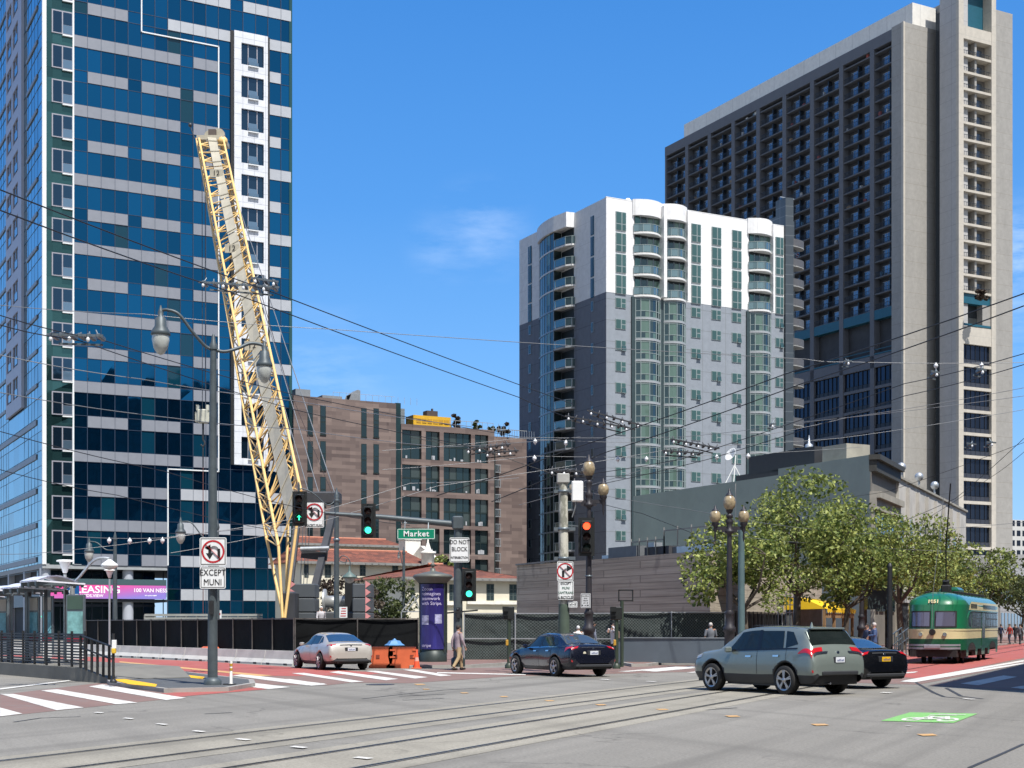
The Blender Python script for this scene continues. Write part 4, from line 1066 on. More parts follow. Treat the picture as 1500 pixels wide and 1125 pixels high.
MB().add([(x0+2.2, -.2, zg0+.4), (x0+2.2, 9, zg0+.4), (x0+2.2, 4.5, zat(797, YS+8)), (x1,-.2,zg0+.4),(x1,9,zg0+.4),(x1,4.5,zat(797,YS+8))], [(0,2,1),(3,4,5),(0,3,5,2),(2,5,4,1)]).build('gable_coping', white_r, t1)
c = f1_.s(622.5); MB().lathe([(.75,ze1-1.5),(.75,ze1+1.1),(.9,ze1+1.2),(.9,ze1+1.35),(.35,ze1+1.6),(.3,ze1+1.9),(.12,ze1+2.5),(.1,ze1+2.9)], 12, (c,-.8,0)).build('finial', white_r, t1)
MB().box(f1_.s(628), f1_.s(634), -.45, -.38, zat(831, YS+8), zat(823, YS+8)).build('window', cwin, t1)
shed('rear_cream_hall', 'red tiled roof of the hall standing behind the long cream building', 430, 583, YS+16, 795.5, 786, 8, 0, 0, [])
ch = T('white_chimney', 'square white chimney block rising behind the long tiled roof', 'chimney', (*at(605, 916, YS+14).xy, 0), TH)
z_ = zat(789, YS+14); MB().box(-1, 1.0, 0, 2, 0, z_).box(-1.1, 1.1, -.1, 2.1, z_-.15, z_+.1).build('stack', white_r, ch)
MB().box(-.6, .6, .4, 1.6, z_+.1, z_+.3).build('cap', rt, ch)
YS2 = 140.0
t2, f2_, W2_, ze2, zr2 = shed('cream_house', 'cream house with a hipped red tiled roof behind the advertising column', 594, 770, YS2, 845.5, 824.5, 15, 0, 0,
    [(601,607,861,880),(712.5,723.5,855.5,879.5),(746,757,856,879.5),(658,668,856,880)], hip=True)
MB().box(f2_.s(640), f2_.s(668)+0, -.3, 0, zat(886,YS2), zat(881,YS2)).box(f2_.s(683), f2_.s(760), -.3, 0, zat(886,YS2+8), zat(882,YS2+8)).build('sill_band', white_r, t2)
# ================= board-marked concrete wall building =================
HWl = 5.75
def boardmat():
    m, n, b = newmat('board_marked_concrete')
    co = xz_coords(n)
    def nz2(sc, st, d=6, r=.65):
        mp = nd(n, 'ShaderNodeMapping'); mp.inputs['Scale'].default_value = st; x = nd(n, 'ShaderNodeTexNoise'); x.inputs['Scale'].default_value = sc; x.inputs['Detail'].default_value = d; x.inputs['Roughness'].default_value = r
        n.links.new(co, mp.inputs[0]); n.links.new(mp.outputs[0], x.inputs[0]); return x.outputs[0]
    c = mix(n, rng(n, nz2(1.6, (.18,5,1)), .35, .65), (.29,.25,.195), (.50,.435,.34))
    c = mix(n, rng(n, nz2(.5, (.8,2.4,1)), .45, .62, 0, .6), c, (.48,.42,.34))
    c = mix(n, rng(n, nz2(.9, (1.2,.3,1), 8), .58, .72, 0, .7), c, (.10,.09,.085))
    bk_ = nd(n, 'ShaderNodeTexBrick'); bk_.offset = .37; bk_.inputs['Scale'].default_value = 1; bk_.inputs['Brick Width'].default_value = 4.5; bk_.inputs['Row Height'].default_value = .42; bk_.inputs['Mortar Size'].default_value = .02
    bk_.inputs['Color1'].default_value = (1,1,1,1); bk_.inputs['Color2'].default_value = (.82,.82,.82,1); bk_.inputs['Mortar'].default_value = (.5,.5,.5,1); n.links.new(co, bk_.inputs[0])
    c = mix(n, 1.0, c, bk_.outputs[0], 'MULTIPLY')
    n.links.new(c, b.inputs['Base Color']); b.inputs['Roughness'].default_value = .9; bump(n, b, nz2(4, (.2,4,1)), .4, .05); return m
bm = boardmat()
YWc = 2*0+ F*(HWl-HC)/(916-806.5)                             # depth of its street corner, seen at px 1032
cw = T('concrete_shed', 'long low windowless building with stained board marked concrete walls', 'building', (ray(1040)*YWc, YWc, 0), 0)
fc = (ray(1040)*YWc, YWc)
sL = along(fc, U, 757)
def wall_between(p, q, z0, z1, th, name, m, par, n=1):
    a = Vector((p[0], p[1])); b_ = Vector((q[0], q[1])); d = (b_-a).normalized(); nn = Vector((-d.y, d.x))*th
    pts = [tuple(a), tuple(b_), tuple(b_+nn), tuple(a+nn)]
    return MB().prism(pts, z0, z1).build(name, m, par)
pl = [(0,0), (M[0]*26, M[1]*26), (U[0]*sL+V[0]*14, U[1]*sL+V[1]*14), (U[0]*sL, U[1]*sL)]
MB().prism(pl, 0, HWl).build('walls', bm, cw)
MB().prism([(q[0]*.985+.1, q[1]*.985+.3) for q in pl], HWl, HWl+.03).build('roof', mat('tar_roof', (.05,.05,.05), .9), cw)
b = MB()
def onw(s_, in_=0): return (U[0]*s_+V[0]*in_, U[1]*s_+V[1]*in_)
b.beam((*onw(sL,-.06), HWl+.05), (*onw(sL*.72,-.06), HWl+.12), .12, .1)
for s0, s1, z in ((.10,.2,.5),(.3,.46,1.0),(.05,.3,1.5)):
    b.beam((*onw(sL*s0,1.5), HWl+z), (*onw(sL*s1,1.5), HWl+z), .07)
    for k in range(5): q = s0+(s1-s0)*k/4; b.beam((*onw(sL*q,1.5), HWl-.5), (*onw(sL*q,1.5), HWl+z+.2), .07)
b.build('roof_pipe_rail', mat('dull_pipe', (.2,.2,.19), .8), cw)
for i, (s0, w_, h_, m_) in enumerate(((.50,4.0,1.1,mat('blue_grey_duct', (.13,.14,.15), .7)), (.40,1.0,1.3,galv_l), (.34,3.2,.9,mat('dark_duct', (.045,.045,.05), .8)), (.27,2.0,.8,mat('blue_grey_duct', (.12,.15,.19))), (.62,1.4,.6,galv_l), (.1,6,.7,galv_l), (.76,1.2,.35,mat('dark_duct', (.04,.045,.06))))):
    p = onw(sL*s0, 2.2); u = MB(); u.box(-.2*w_, .4*w_, -.5*w_*.8, .5*w_*.8, HWl-.6, HWl-.1+h_*.8).xf(Matrix.Translation((p[0],p[1],0)) @ Matrix.Rotation(TH,4,'Z')); u.build('roof_duct', m_, cw)
# ================= grey-green party wall building on the avenue =================
q1 = along(fw, M, 1275); q2 = along(fw, M, 1311); q3 = along(fw, M, 1415)
P1 = (fw[0]+M[0]*q1, fw[1]+M[1]*q1); HG = zat(666, P1[1]); P2 = (fw[0]+M[0]*q2, fw[1]+M[1]*q2); P3 = (fw[0]+M[0]*q3, fw[1]+M[1]*q3)
gg = T('grey_green_building', 'grey green building with a huge blank party wall and a dark bracketed cornice', 'building', (P1[0], P1[1], 0), 0)
ggm = mat('grey_green_paint', (.265,.315,.275), .8, 0, .07, .25, dirt=.22)
sG = along(P1, U, 928)
def rel(p): return (p[0]-P1[0], p[1]-P1[1])
hl = .0
poly = [(0,0), (U[0]*sG, U[1]*sG), (U[0]*sG+V[0]*12, U[1]*sG+V[1]*12), (rel(P2)[0], rel(P2)[1])]
poly = [(0,0), rel(P2), (rel(P2)[0]+U[0]*(sG-8), rel(P2)[1]+U[1]*(sG-8)), (U[0]*sG, U[1]*sG)]
# the wall steps: higher near the street
z_far = zat(727, P1[1]+U[1]*sG)
sM = along(P1, U, 1140)
MB().prism([(0,0), rel(P2), (rel(P2)[0]+U[0]*sM, rel(P2)[1]+U[1]*sM), (U[0]*sM, U[1]*sM)], 0, HG).build('party_wall_block', ggm, gg)
MB().prism([(U[0]*(sM+.01), U[1]*(sM+.01)), (rel(P2)[0]+U[0]*sM, rel(P2)[1]+U[1]*sM), (rel(P2)[0]+U[0]*sG, rel(P2)[1]+U[1]*sG), (U[0]*sG, U[1]*sG)], 0, HG-.55).build('rear_block', ggm, gg)
fo = Matrix.Rotation(math.atan2(M[1], M[0]), 4, 'Z'); L = q2-q1
def front(name, m, fn, base=(0,0,0), par=gg):
    b = MB(); fn(b); b.xf(Matrix.Translation(base) @ fo); return b.build(name, m, par)
dco = mat('dark_cornice', (.045,.045,.04), .7, 0, .2, 2); cco = mat('cream_cornice', (.33,.31,.26), .8, 0, .15, 1, dirt=.4)
gfm = mat('drab_front', (.17,.16,.14), .8, 0, .1, .7, dirt=.4)
front('cornice', dco, lambda b: b.box(-.15, L+.1, -.8, .1, HG-.4, HG).box(-.02, L, -.5, .1, HG-1.3, HG-.4))
front('lower_cornice', cco, lambda b: b.box(-.1, L, -.8, .05, HG-3.4, HG-2.9).box(-.1, L, -.5, .05, HG-4.3, HG-3.4))
front('front_wall', gfm, lambda b: b.box(0, L, -.08, 0, 0, HG-1.3))
front('pilaster', cco, lambda b: b.box(L-.5, L, -.4, 0, 0, HG-4.3).box(0, .4, -.3, 0, 0, HG-4.3))
for i in range(4):
    x = .7+i*(L-1.3)/4
    for z0_, z1 in ((HG-8.2, HG-4.6), (HG-12.3, HG-9.0)): front('window', [win_dark, cfr], lambda b: b.box(x, x+(L-1.3)/4-.35, -.2, -.1, z0_, z1, 1).box(x+.1, x+(L-1.3)/8-.25, -.24, -.2, z0_+.1, z1-.1, 0).box(x+(L-1.3)/8-.1, x+(L-1.3)/4-.45, -.24, -.2, z0_+.1, z1-.1, 0))
b = MB()                                                     # roof gear on the party wall
def onp(s_, i_): return (U[0]*s_+V[0]*i_, U[1]*s_+V[1]*i_)
def rbx(s_, i_, ws, wi_, z0_, z1): x = MB().box(0, wi_, 0, ws, z0_, z1); x.xf(Matrix.Translation((*onp(s_, i_), 0)) @ Matrix.Rotation(TH, 4, 'Z')); return x
rbx(8.5, 1.5, 9, 4, HG, HG+1.7).build('roof_tank_room', mat('dark_roof_room', (.03,.032,.036), .6), gg)
rbx(4.5, 1.5, 3, 2.5, HG, HG+1.5).build('roof_box', cco, gg)
rbx(sM+1, 1.5, 7, 3, HG-.6, HG+.2).build('roof_box', mat('dark_duct', (.04,.045,.06)), gg)
x = MB().lathe([(.3,0),(.38,.25),(.3,.5),(.12,.6),(.04,1.3)], 12, (*onp(11, 3), HG+1.7)); x.build('roof_vent', galv_l, gg)
ds = MB(); p = onp(sM+9, 2); ds.beam((p[0],p[1],HG-.5),(p[0]+.2,p[1],HG+2.2),.1).beam((p[0]-.8,p[1],HG-.5),(p[0]+.1,p[1],HG+1.3),.07).beam((p[0]+1,p[1],HG-.5),(p[0]+.1,p[1],HG+1.3),.07)
ds.lathe([(.05,0),(.4,.12),(.65,.35)], 12, (0,0,0)); ds.xf(Matrix.Identity(4)); 
n0 = len(ds.v)-36
ds.xf(Matrix.Translation((p[0]-.2,p[1]-.2,HG+2.0)) @ Matrix.Rotation(R(-75),4,'Y'), n0-24 if n0 > 24 else 0) if False else None
ds = MB().beam((p[0],p[1],HG-.5),(p[0]+.2,p[1],HG+2.2),.1).beam((p[0]-.8,p[1],HG-.5),(p[0]+.1,p[1],HG+1.3),.07).beam((p[0]+1,p[1],HG-.5),(p[0]+.1,p[1],HG+1.3),.07)
dish = MB().lathe([(.05,0),(.4,.12),(.65,.35),(.63,.36),(.38,.14),(.04,.03)], 14).xf(Matrix.Translation((p[0]-.1,p[1]-.3,HG+2.1)) @ Matrix.Rotation(R(-60),4,'Y') @ Matrix.Rotation(R(30),4,'X'))
ds.merge(dish).build('satellite_dish', white_m, gg)
# ================= white building next to it =================
wb = T('white_building', 'white stained two storey building with a plain parapet beyond the dark cornice', 'building', (P2[0], P2[1], 0), 0)
wbm = mat('stained_white_wall', (.50,.48,.44), .85, 0, .06, .8, dirt=.55)
HWb = zat(698, P2[1]); L = q3-q2
front('wall', wbm, lambda b: b.box(0, L, 0, 14, 0, HWb), par=wb)
front('coping', cco, lambda b: b.box(-.1, L+.1, -.2, .3, HWb, HWb+.2), par=wb)
for i in range(9):
    x = 2+i*4.4; front('window', cwin, lambda b: b.box(x, x+1.6, -.1, 0, HWb-5.4, HWb-3.2), par=wb)
front('shopfront', void_m, lambda b: b.box(.5, L-.5, -.15, 0, .3, 3.6), par=wb)
front('fascia', mat('white_fascia', (.6,.6,.58), .6), lambda b: b.box(.3, L-.3, -.3, 0, 3.7, 4.9), par=wb)
front('pilaster', wbm, lambda b: [b.box(i*5.1+.2, i*5.1+.6, -.3, -.01, 0, HWb-.5) for i in range(8)], par=wb)
for i in range(3): x = MB().ball((0,0,.9), .42, 10).tube([(0,0,-.2),(0,0,.6)], .1, 6); x.xf(Matrix.Translation((M[0]*(3+i*9), M[1]*(3+i*9), HWb+.2))); x.build('roof_globe', galv_l, wb)
# further along the avenue
base = P3
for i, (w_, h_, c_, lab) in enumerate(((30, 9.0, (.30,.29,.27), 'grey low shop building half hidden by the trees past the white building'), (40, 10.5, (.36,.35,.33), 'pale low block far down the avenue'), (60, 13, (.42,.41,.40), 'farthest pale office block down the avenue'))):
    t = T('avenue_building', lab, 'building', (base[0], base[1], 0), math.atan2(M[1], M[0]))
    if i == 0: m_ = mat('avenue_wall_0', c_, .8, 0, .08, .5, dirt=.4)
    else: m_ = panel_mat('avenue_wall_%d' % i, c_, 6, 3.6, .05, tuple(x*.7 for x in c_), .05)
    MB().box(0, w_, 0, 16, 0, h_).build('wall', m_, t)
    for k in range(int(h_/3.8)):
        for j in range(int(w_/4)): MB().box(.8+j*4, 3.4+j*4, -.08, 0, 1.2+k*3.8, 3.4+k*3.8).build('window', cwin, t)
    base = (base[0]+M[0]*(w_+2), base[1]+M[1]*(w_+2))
# blocks beyond the crossing, right of the frame: they shade the corner and stand in the glass of the tower
tip = G(1360,1005); hs_ = 24.0; Ls = hs_/math.tan(R(SUN_EL)); C0 = (tip.x+math.sin(R(SUN_AZ))*Ls, tip.y+math.cos(R(SUN_AZ))*Ls)
ed = (G(1500,1015)-tip); ed = Vector((ed.x, ed.y)).normalized()
sb_ = T('corner_block', 'tan corner building on the near side of the avenue, throwing shade on the crossing', 'building', (C0[0], C0[1], 0), 0)
MB().prism([(0,0), (M[0]*150, M[1]*150), (M[0]*150+20, M[1]*150-9), (ed.x*60+20, ed.y*60-9), (ed.x*60, ed.y*60)], 0, hs_).build('wall', panel_mat('corner_block_wall', (.28,.24,.2), 3, 3.6, .3, (.08,.09,.1), .1), sb_)
rbk = T('office_slab', 'dark office slab standing south of the crossing', 'building', (120, -60, 0), R(20))
dkm = panel_mat('office_slab_wall', (.07,.075,.08), 3.0, 3.8, .5, (.015,.02,.03), .1)
MB().box(-25, 90, -14, 14, 0, 74).build('wall', dkm, rbk)
rbl = T('brick_office', 'tan office block standing behind the crossing', 'building', (20, -75, 0), R(10))
MB().box(-110, 50, -12, 12, 0, 45).build('wall', dkm, rbl)
# ================= crawler crane behind the hoarding =================
crane_y = mat('crane_yellow', (.75,.51,.20), .5, 0, .12, 2, dirt=.35)
crane_g = mat('crane_grey', (.40,.37,.29), .6, .1, .12, 1.5, dirt=.3)
cdark = mat('crane_dark_steel', (.055,.058,.065), .5, .3, .2, 1)
ZB_ = 80.0; ZT_ = 116.0
crane = T('crawler_crane', 'tall crawler crane with a leaning yellow lattice boom', 'crane', (ray(440)*82, 82, 0), 0)
ox, oy = ray(440)*82, 82
def L_(p): return (p[0]-ox, p[1]-oy, p[2])
# four chords of the boom from knee to tip (front pair faces the camera)
def cp(pxb, pyb, pxt, pyt, db=0): return at(pxb, pyb, ZB_+db), at(pxt, pyt, ZT_+db)
fl = (at(408, 800, ZB_), at(291, 200, ZT_)); fr = (at(441, 720, ZB_), at(327, 203, ZT_))
# make both chords end at equal height along the boom
def lerp(a, b, t): return a+(b-a)*t
fr = (lerp(fr[1], fr[0], 1.0), fr[1])
axis = ((fl[0]+fr[0])/2 - (fl[1]+fr[1])/2)
back = Vector((-.22, .93, .30)).normalized()
bl_ = (fl[0]+Vector((-1.0,2.0,.5)), fl[1]+Vector((-.55,1.7,.4))); brc = (fr[0]+Vector((-1.0,2.0,.5)), fr[1]+Vector((-.55,1.7,.4)))
chords = [fl, fr, brc, bl_]
b = MB()
for a, c in chords: b.tube([L_(a), L_(c)], .095, 6)
foot = at(415, 905, ZB_-1)
for a, _ in chords: b.tube([L_(a), L_(foot+Vector(((a.x-foot.x)*.1, 1.0 if a in (bl_[0], brc[0]) else 0, 0)))], .09, 6)
b.build('boom_chords', crane_y, crane)
N = 36
def lace(c1, c2, name, n=N):
    b = MB()
    for i in range(n):
        p0, p1 = lerp(c1[0], c1[1], i/n), lerp(c1[0], c1[1], (i+1)/n); q0, q1 = lerp(c2[0], c2[1], i/n), lerp(c2[0], c2[1], (i+1)/n)
        b.tube([L_(p0), L_(q0)], .05, 5, False)
        b.tube([L_(p0 if i % 2 else q0), L_(q1 if i % 2 else p1)], .05, 5, False)
    b.build(name, crane_y, crane)
lace(fl, fr, 'boom_lacing'); lace(bl_, fl, 'boom_lacing'); lace(fr, brc, 'boom_lacing'); lace(bl_, brc, 'boom_lacing', 20)
# walkway plate running up the front of the boom
b = MB()
wa = (lerp(fl[0], fr[0], .40)+Vector((0,-.1,.1)), lerp(fl[0], fr[0], .76)+Vector((0,-.1,.1))); wt = (lerp(fl[1], fr[1], .36)+Vector((0,-.1,.1)), lerp(fl[1], fr[1], .70)+Vector((0,-.1,.1)))
seg = 9
for i in range(seg):
    t0, t1 = i/seg, (i+.97)/seg
    v = [lerp(wa[0], wt[0], t0), lerp(wa[1], wt[1], t0), lerp(wa[1], wt[1], t1), lerp(wa[0], wt[0], t1)]
    dn = Vector((0,.12,.03)); vs = [L_(p) for p in v]+[L_(p+dn) for p in v]
    b.add(vs, [(0,1,2,3),(7,6,5,4),(0,4,5,1),(1,5,6,2),(2,6,7,3),(3,7,4,0)])
b.build('boom_walkway', crane_g, crane)
b = MB()
for i in range(26):
    t = (i+.5)/26; p = lerp(lerp(wa[0], wa[1], -.1), lerp(wt[0], wt[1], -.1), t); q = lerp(lerp(wa[0], wa[1], 1.1), lerp(wt[0], wt[1], 1.1), t); b.beam(L_(p+Vector((0,-.06,0))), L_(q+Vector((0,-.06,0))), .05)
b.build('walkway_rungs', crane_g, crane)
# big section plates with number 12
for t in (.36, .62, .86):
    p = lerp(lerp(wa[0], wa[1], .2), lerp(wt[0], wt[1], .2), t); b = MB().box(-.5, .5, -.08, 0, -.3, .3).build('section_plate', crane_g, crane, loc=L_(p+Vector((0,-.2,0))))
    text('12', .55, sign_k, crane, L_(p+Vector((0,-.32,0))))
# head of the boom
tp = (fl[1]+fr[1])/2
b = MB().box(-1.1, 1.1, -.3, 2.0, -.25, .1); b.lathe([(.5,-.15),(.5,.15)], 14, (.55,.4,.35), 'y').lathe([(.42,-.15),(.42,.15)], 14, (-.2,.5,.3), 'y')
b.build('boom_head', crane_g, crane, loc=L_(tp))
MB().box(-.3, .3, -.1, .3, 0, .55).build('head_winch', mat('dark_rust_part', (.09,.07,.06), .7), crane, loc=L_(tp+Vector((.1,0,.1))))
MB().ball((0,0,0), .42, 12).build('head_lamp', crane_y, crane, loc=L_(at(326, 207, ZT_)))
MB().tube([(0,0,0),(-.35,0,1.0)], .05, 6).ball((-.35,0,1.1), .18, 8).build('anemometer', cdark, crane, loc=L_(at(285, 203, ZT_)))
# hoist ropes
b = MB()
for px_t in (296, 300.5): b.tube([L_(at(px_t, 215, ZT_)), L_(at(px_t+.5, 600, ZT_-1))], .03, 5, False)
b.build('hoist_rope', cdark, crane)
hb = MB().rbox(-.42, .42, -.35, .35, -1.1, .0, .08).box(-.6, -.42, -.2, .2, -1.0, -.2).box(.42, .6, -.2, .2, -1.0, -.2).box(-.5, -.3, -.3, .3, -.1, .35).box(.3, .5, -.3, .3, -.1, .35)
hb.build('hook_block', mat('hook_block_paint', (.5,.5,.42), .5), crane, loc=L_(at(297.5, 600, ZT_-1)))
b = MB().tube([(0,0,-1.1),(0,0,-2.4)], .09, 6); b.tube([(0,0,-2.4),(.16,0,-2.7),(0,0,-3.0),(-.18,0,-2.8)], .08, 6).tube([(0,0,-3),(0,0,-4.6)], .06, 5).build('hook', cdark, crane, loc=L_(at(297.5, 600, ZT_-1)))
MB().tube([(0,0,-4.3),(0,0,-18)], .035, 5).build('load_line', mat('rust_red_rope', (.16,.06,.05), .8), crane, loc=L_(at(297.5, 600, ZT_-1)))
# mast (A frame) and its back stays
mtop = at(462, 735, 90); ml0, ml1 = at(430, 855, 84), at(466, 862, 84)
b = MB()
for t, f in ((mtop+Vector((-1.0,0,0)), ml0+Vector((-.2,0,0))), (mtop+Vector((1.3,0,0)), ml1+Vector((-.2,0,0)))): b.beam(L_(f), L_(t), .38, .4)
b.beam(L_(lerp(ml0, mtop, .35)), L_(lerp(ml1, mtop, .35)+Vector((.6,0,0))), .35, .5)
b.build('mast', cdark, crane)
MB().rbox(-1.15, 1.6, -.6, .6, -.2, .6, .1).build('mast_head', cdark, crane, loc=L_(mtop))
b = MB()
for dx in (-.9, -.4): b.tube([L_(mtop+Vector((dx,0,.5))), L_(tp+Vector((-.2+dx*.3,0,.1)))], .03, 5, False)
for dx in (.2, 1.2): b.tube([L_(mtop+Vector((dx,0,.6))), L_(tp+Vector((dx*.3,0,.1)))], .035, 5, False)
b.build('pendant_rope', wire_l, crane)
b = MB()
for dx in (-.7,-.5,-.3): b.tube([L_(mtop+Vector((dx,0,0))), L_(at(455, 905, 84)+Vector((dx,0,0)))], .025, 5, False)
b.build('reeving_rope', cdark, crane)
# machine house, winch, counterweights
MB().rbox(-.0, 3.2, 0, 3, 1.2, 2.5, .08).build('machine_house', mat('crane_house_grey', (.07,.075,.08), .5, 0, .1, 1, dirt=.3), crane, loc=L_((*at(437,916,82).xy,0)))
MB().rbox(0, .8, 0, 2.5, .8, 3.6, .1).build('boom_foot_housing', cdark, crane, loc=L_((*at(411,916,79.5).xy,0)))
b = MB().lathe([(.75,0),(.75,.15),(.35,.15),(.35,1.5),(.75,1.5),(.75,1.65)], 16, (0,0,3.1), 'x'); b.build('winch', mat('winch_pale', (.42,.43,.42), .4, .5), crane, loc=L_((*at(474,916,84).xy,0)))
MB().tube([(.4,0,0),(2.1,0,.05)], .14, 8).build('mast_crossbar', galv_l, crane, loc=L_(lerp(ml0, mtop, .36)+Vector((-.4,-.5,.2))))
cwm = mat('counterweight_grey', (.065,.075,.085), .6, 0, .1, 1); pk = mat('pink_chevron', (.6,.25,.25), .6)
for (a, c), side in (((425, 461), 0), ((516, 543), 1)):
    Yc = 81; x0, x1 = ray(a)*Yc, ray(c)*Yc; zt = zat(855, Yc)
    for k in range(5):
        z0_ = 0+zt*k/5; MB().rbox(x0, x1, Yc, Yc+2.0, z0_+.02, z0_+zt/5, .05).xf(Matrix.Translation((-ox,-oy,0))).build('counterweight', cwm, crane)
    xe = x0-.0 if side == 0 else x1-.3
    b = MB()
    for k in range(9): z_ = .2+k*zt/9; b.add([(xe,Yc-.02,z_),(xe+.3,Yc-.02,z_+zt/18),(xe,Yc-.02,z_+zt/9-.02),(xe,Yc,z_),(xe+.3,Yc,z_+zt/18),(xe,Yc,z_+zt/9-.02)], [(0,1,2),(0,3,4,1),(1,4,5,2)])
    b.xf(Matrix.Translation((-ox,-oy,0))).build('chevron_strip', pk, crane)
MB().box(ray(505)*83, ray(517)*83, 83, 85, 0, zat(853,83)).xf(Matrix.Translation((-ox,-oy,0))).build('weight_tray', black_m, crane)
# ================= hoarding / screened fence =================
def meshmat(name, c1, c2, sc, fac=.5):
    m, n, b = newmat(name); co_ = xz_coords(n)
    cols = None
    for ang in (45, -45):
        mp = nd(n, 'ShaderNodeMapping'); mp.inputs['Rotation'].default_value = (0,0,R(ang)); n.links.new(co_, mp.inputs[0])
        wv = nd(n, 'ShaderNodeTexWave'); wv.inputs['Scale'].default_value = sc; n.links.new(mp.outputs[0], wv.inputs[0])
        q = rng(n, wv.outputs[1], .93, .99, 0, fac)
        if cols is None: cols = q
        else:
            mm = nd(n, 'ShaderNodeMath', operation='MAXIMUM'); n.links.new(cols, mm.inputs[0]); n.links.new(q, mm.inputs[1]); cols = mm.outputs[0]
    base = mix(n, rng(n, noise(n, .5, 6, .7), .35, .65), c1, tuple(x*.5 for x in c1))
    n.links.new(mix(n, cols, base, c2), b.inputs['Base Color']); b.inputs['Roughness'].default_value = .7; bump(n, b, noise(n, 1.2, 3), .6, .15); return m
scr_b = mat('black_screen_cloth', (.006,.007,.008), .85, 0, .5, .5, .6, spec=.15)
scr_g = meshmat('green_screen_mesh', (.016,.03,.028), (.22,.25,.25), 3.2, .55)
def fence(name, label, pts, h, step, m, rail=True, zb=.0, postm=galv_l, mid=False, lean=0, pr=.035):
    a = Vector(pts[0]); t = T(name, label, 'fence', (a.x, a.y, 0), 0)
    pm = MB(); posts = []; rb = MB()
    for p, q in zip(pts, pts[1:]):
        p, q = Vector(p), Vector(q); L = (q-p).length; n = max(1, round(L/step)); d = (q-p)/L; nn = Vector((d.y, -d.x))
        if nn.y > 0: nn = -nn
        for i in range(n):
            c0, c1 = p+(q-p)*i/n-a, p+(q-p)*(i+1)/n-a
            k = 4
            for j in range(k):
                e0, e1 = c0+(c1-c0)*j/k, c0+(c1-c0)*(j+1)/k
                o0, o1 = [.06*math.sin(PI*x) for x in (j/k, (j+1)/k)]
                pm.quad((e0.x-nn.x*o0,e0.y-nn.y*o0,zb),(e1.x-nn.x*o1,e1.y-nn.y*o1,zb),(e1.x-nn.x*o1,e1.y-nn.y*o1,h-.06),(e0.x-nn.x*o0,e0.y-nn.y*o0,h-.06))
            posts.append(c0+nn*.06)
            rb.beam((c0.x+nn.x*.05,c0.y+nn.y*.05,h-.03),(c1.x+nn.x*.05,c1.y+nn.y*.05,h-.03),.05)
            if mid: rb.beam((c0.x+nn.x*.06,c0.y+nn.y*.06,h*.48),(c1.x+nn.x*.06,c1.y+nn.y*.06,h*.48),.05)
        posts.append(q-a+nn*.06)
    pm.build('screen', m, t); rb.build('top_rail', postm, t)
    for p in posts: MB().tube([(p.x,p.y,0),(p.x,p.y,h+.02)], pr, 6).build('post', postm, t)
    return t
def gp(px, Y): return (ray(px)*Y, Y)
fence('screened_fence', 'long black cloth covered fence standing behind the pale concrete barriers', [gp(95, 93), gp(432, 64.8), gp(612, 66.5)], 2.05, 2.3, scr_b, postm=mat('dark_fence_post', (.10,.09,.085), .6, .3, .3, 2))
fence('chain_link_fence', 'green screened chain link fence between the advertising column and the red signal', [gp(680, 66.5), gp(755, 66.5), gp(905, 65.5)], 2.3, 2.2, scr_g, mid=True)
fence('chain_link_fence', 'chain link fence behind the low grey wall, in front of the concrete shed', [gp(905, 66.3), gp(1062, 66.3)], 2.35, 2.3, scr_g, mid=True)
fence('black_hoarding', 'black panelled hoarding behind the trees and lamp standard', [gp(1062, 66.5), (gp(1062,66.5)[0]+M[0]*26-2.4, 66.5+M[1]*26+1.1)], 2.4, 1.2, mat('black_hoarding_board', (.012,.013,.015), .35, 0, .5, 1.2), postm=dark_m)
# low grey subway wall
p0, p1 = Vector(gp(906, 62.5)), Vector(gp(1085, 60.5)); p2 = p1+Vector((M[0]*3, M[1]*3))
t = T('subway_wall', 'low smooth grey wall round the subway stairs', 'wall', (p0.x, p0.y, 0), 0)
gw = mat('blue_grey_wall', (.10,.125,.15), .5, 0, .12, .5, dirt=.25)
MB().prism([(0,0), tuple(p1-p0), tuple(p2-p0), (p2.x-p0.x-.3, p2.y-p0.y+.1), (p1.x-p0.x-.35, p1.y-p0.y+.35), (0,.35)], .1, 1.16).build('wall', gw, t)
MB().prism([(-.04,-.04), (p1.x-p0.x+.02,p1.y-p0.y-.04), (p1.x-p0.x+.02,p1.y-p0.y+.3), (-.04,.4)], 1.16, 1.2).build('coping', mat('grey_coping', (.2,.22,.24), .6), t)
# jersey barriers, one after the other
def jersey():
    t = T('concrete_barrier', 'x', 'barrier', (0,0,0), 0)
    pr = [(-.3,0),(.3,0),(.3,.08),(.16,.26),(.09,.62),(-.09,.62),(-.16,.26),(-.3,.08)]
    b = MB(); v = [(x, .02, z) for x, z in pr]+[(x, 2.98, z) for x, z in pr]; n = 8
    b.add(v, [tuple(range(n)), tuple(range(2*n-1,n-1,-1))]+[(i,i+n,(i+1)%n+n,(i+1)%n) for i in range(n)]); b.build('body', mat('barrier_concrete', (.5,.5,.47), .85, 0, .1, 1.2, .2, dirt=.5), t)
    b = MB()
    for y in (.5, 2.2): b.box(.17, .32, y, y+.3, .0, .09).box(-.32, -.17, y, y+.3, 0, .09)
    b.build('forklift_slot', black_m, t); return t
jA, jB = Vector((*G(100,958.2).xy,)), Vector((*G(432,975).xy,))
n_ = int((jB-jA).length/3.02)+1; d = (jB-jA).normalized(); ang = math.atan2(-d.x, d.y)
J = jersey(); wm = None
import itertools
ords = ['farthest left', 'second', 'third', 'fourth', 'fifth', 'sixth', 'seventh', 'eighth', 'ninth', 'tenth', 'eleventh', 'twelfth', 'thirteenth', 'fourteenth']
orng = mat('orange_plastic', (.62,.13,.05), .5, 0, .1, 2, dirt=.3)
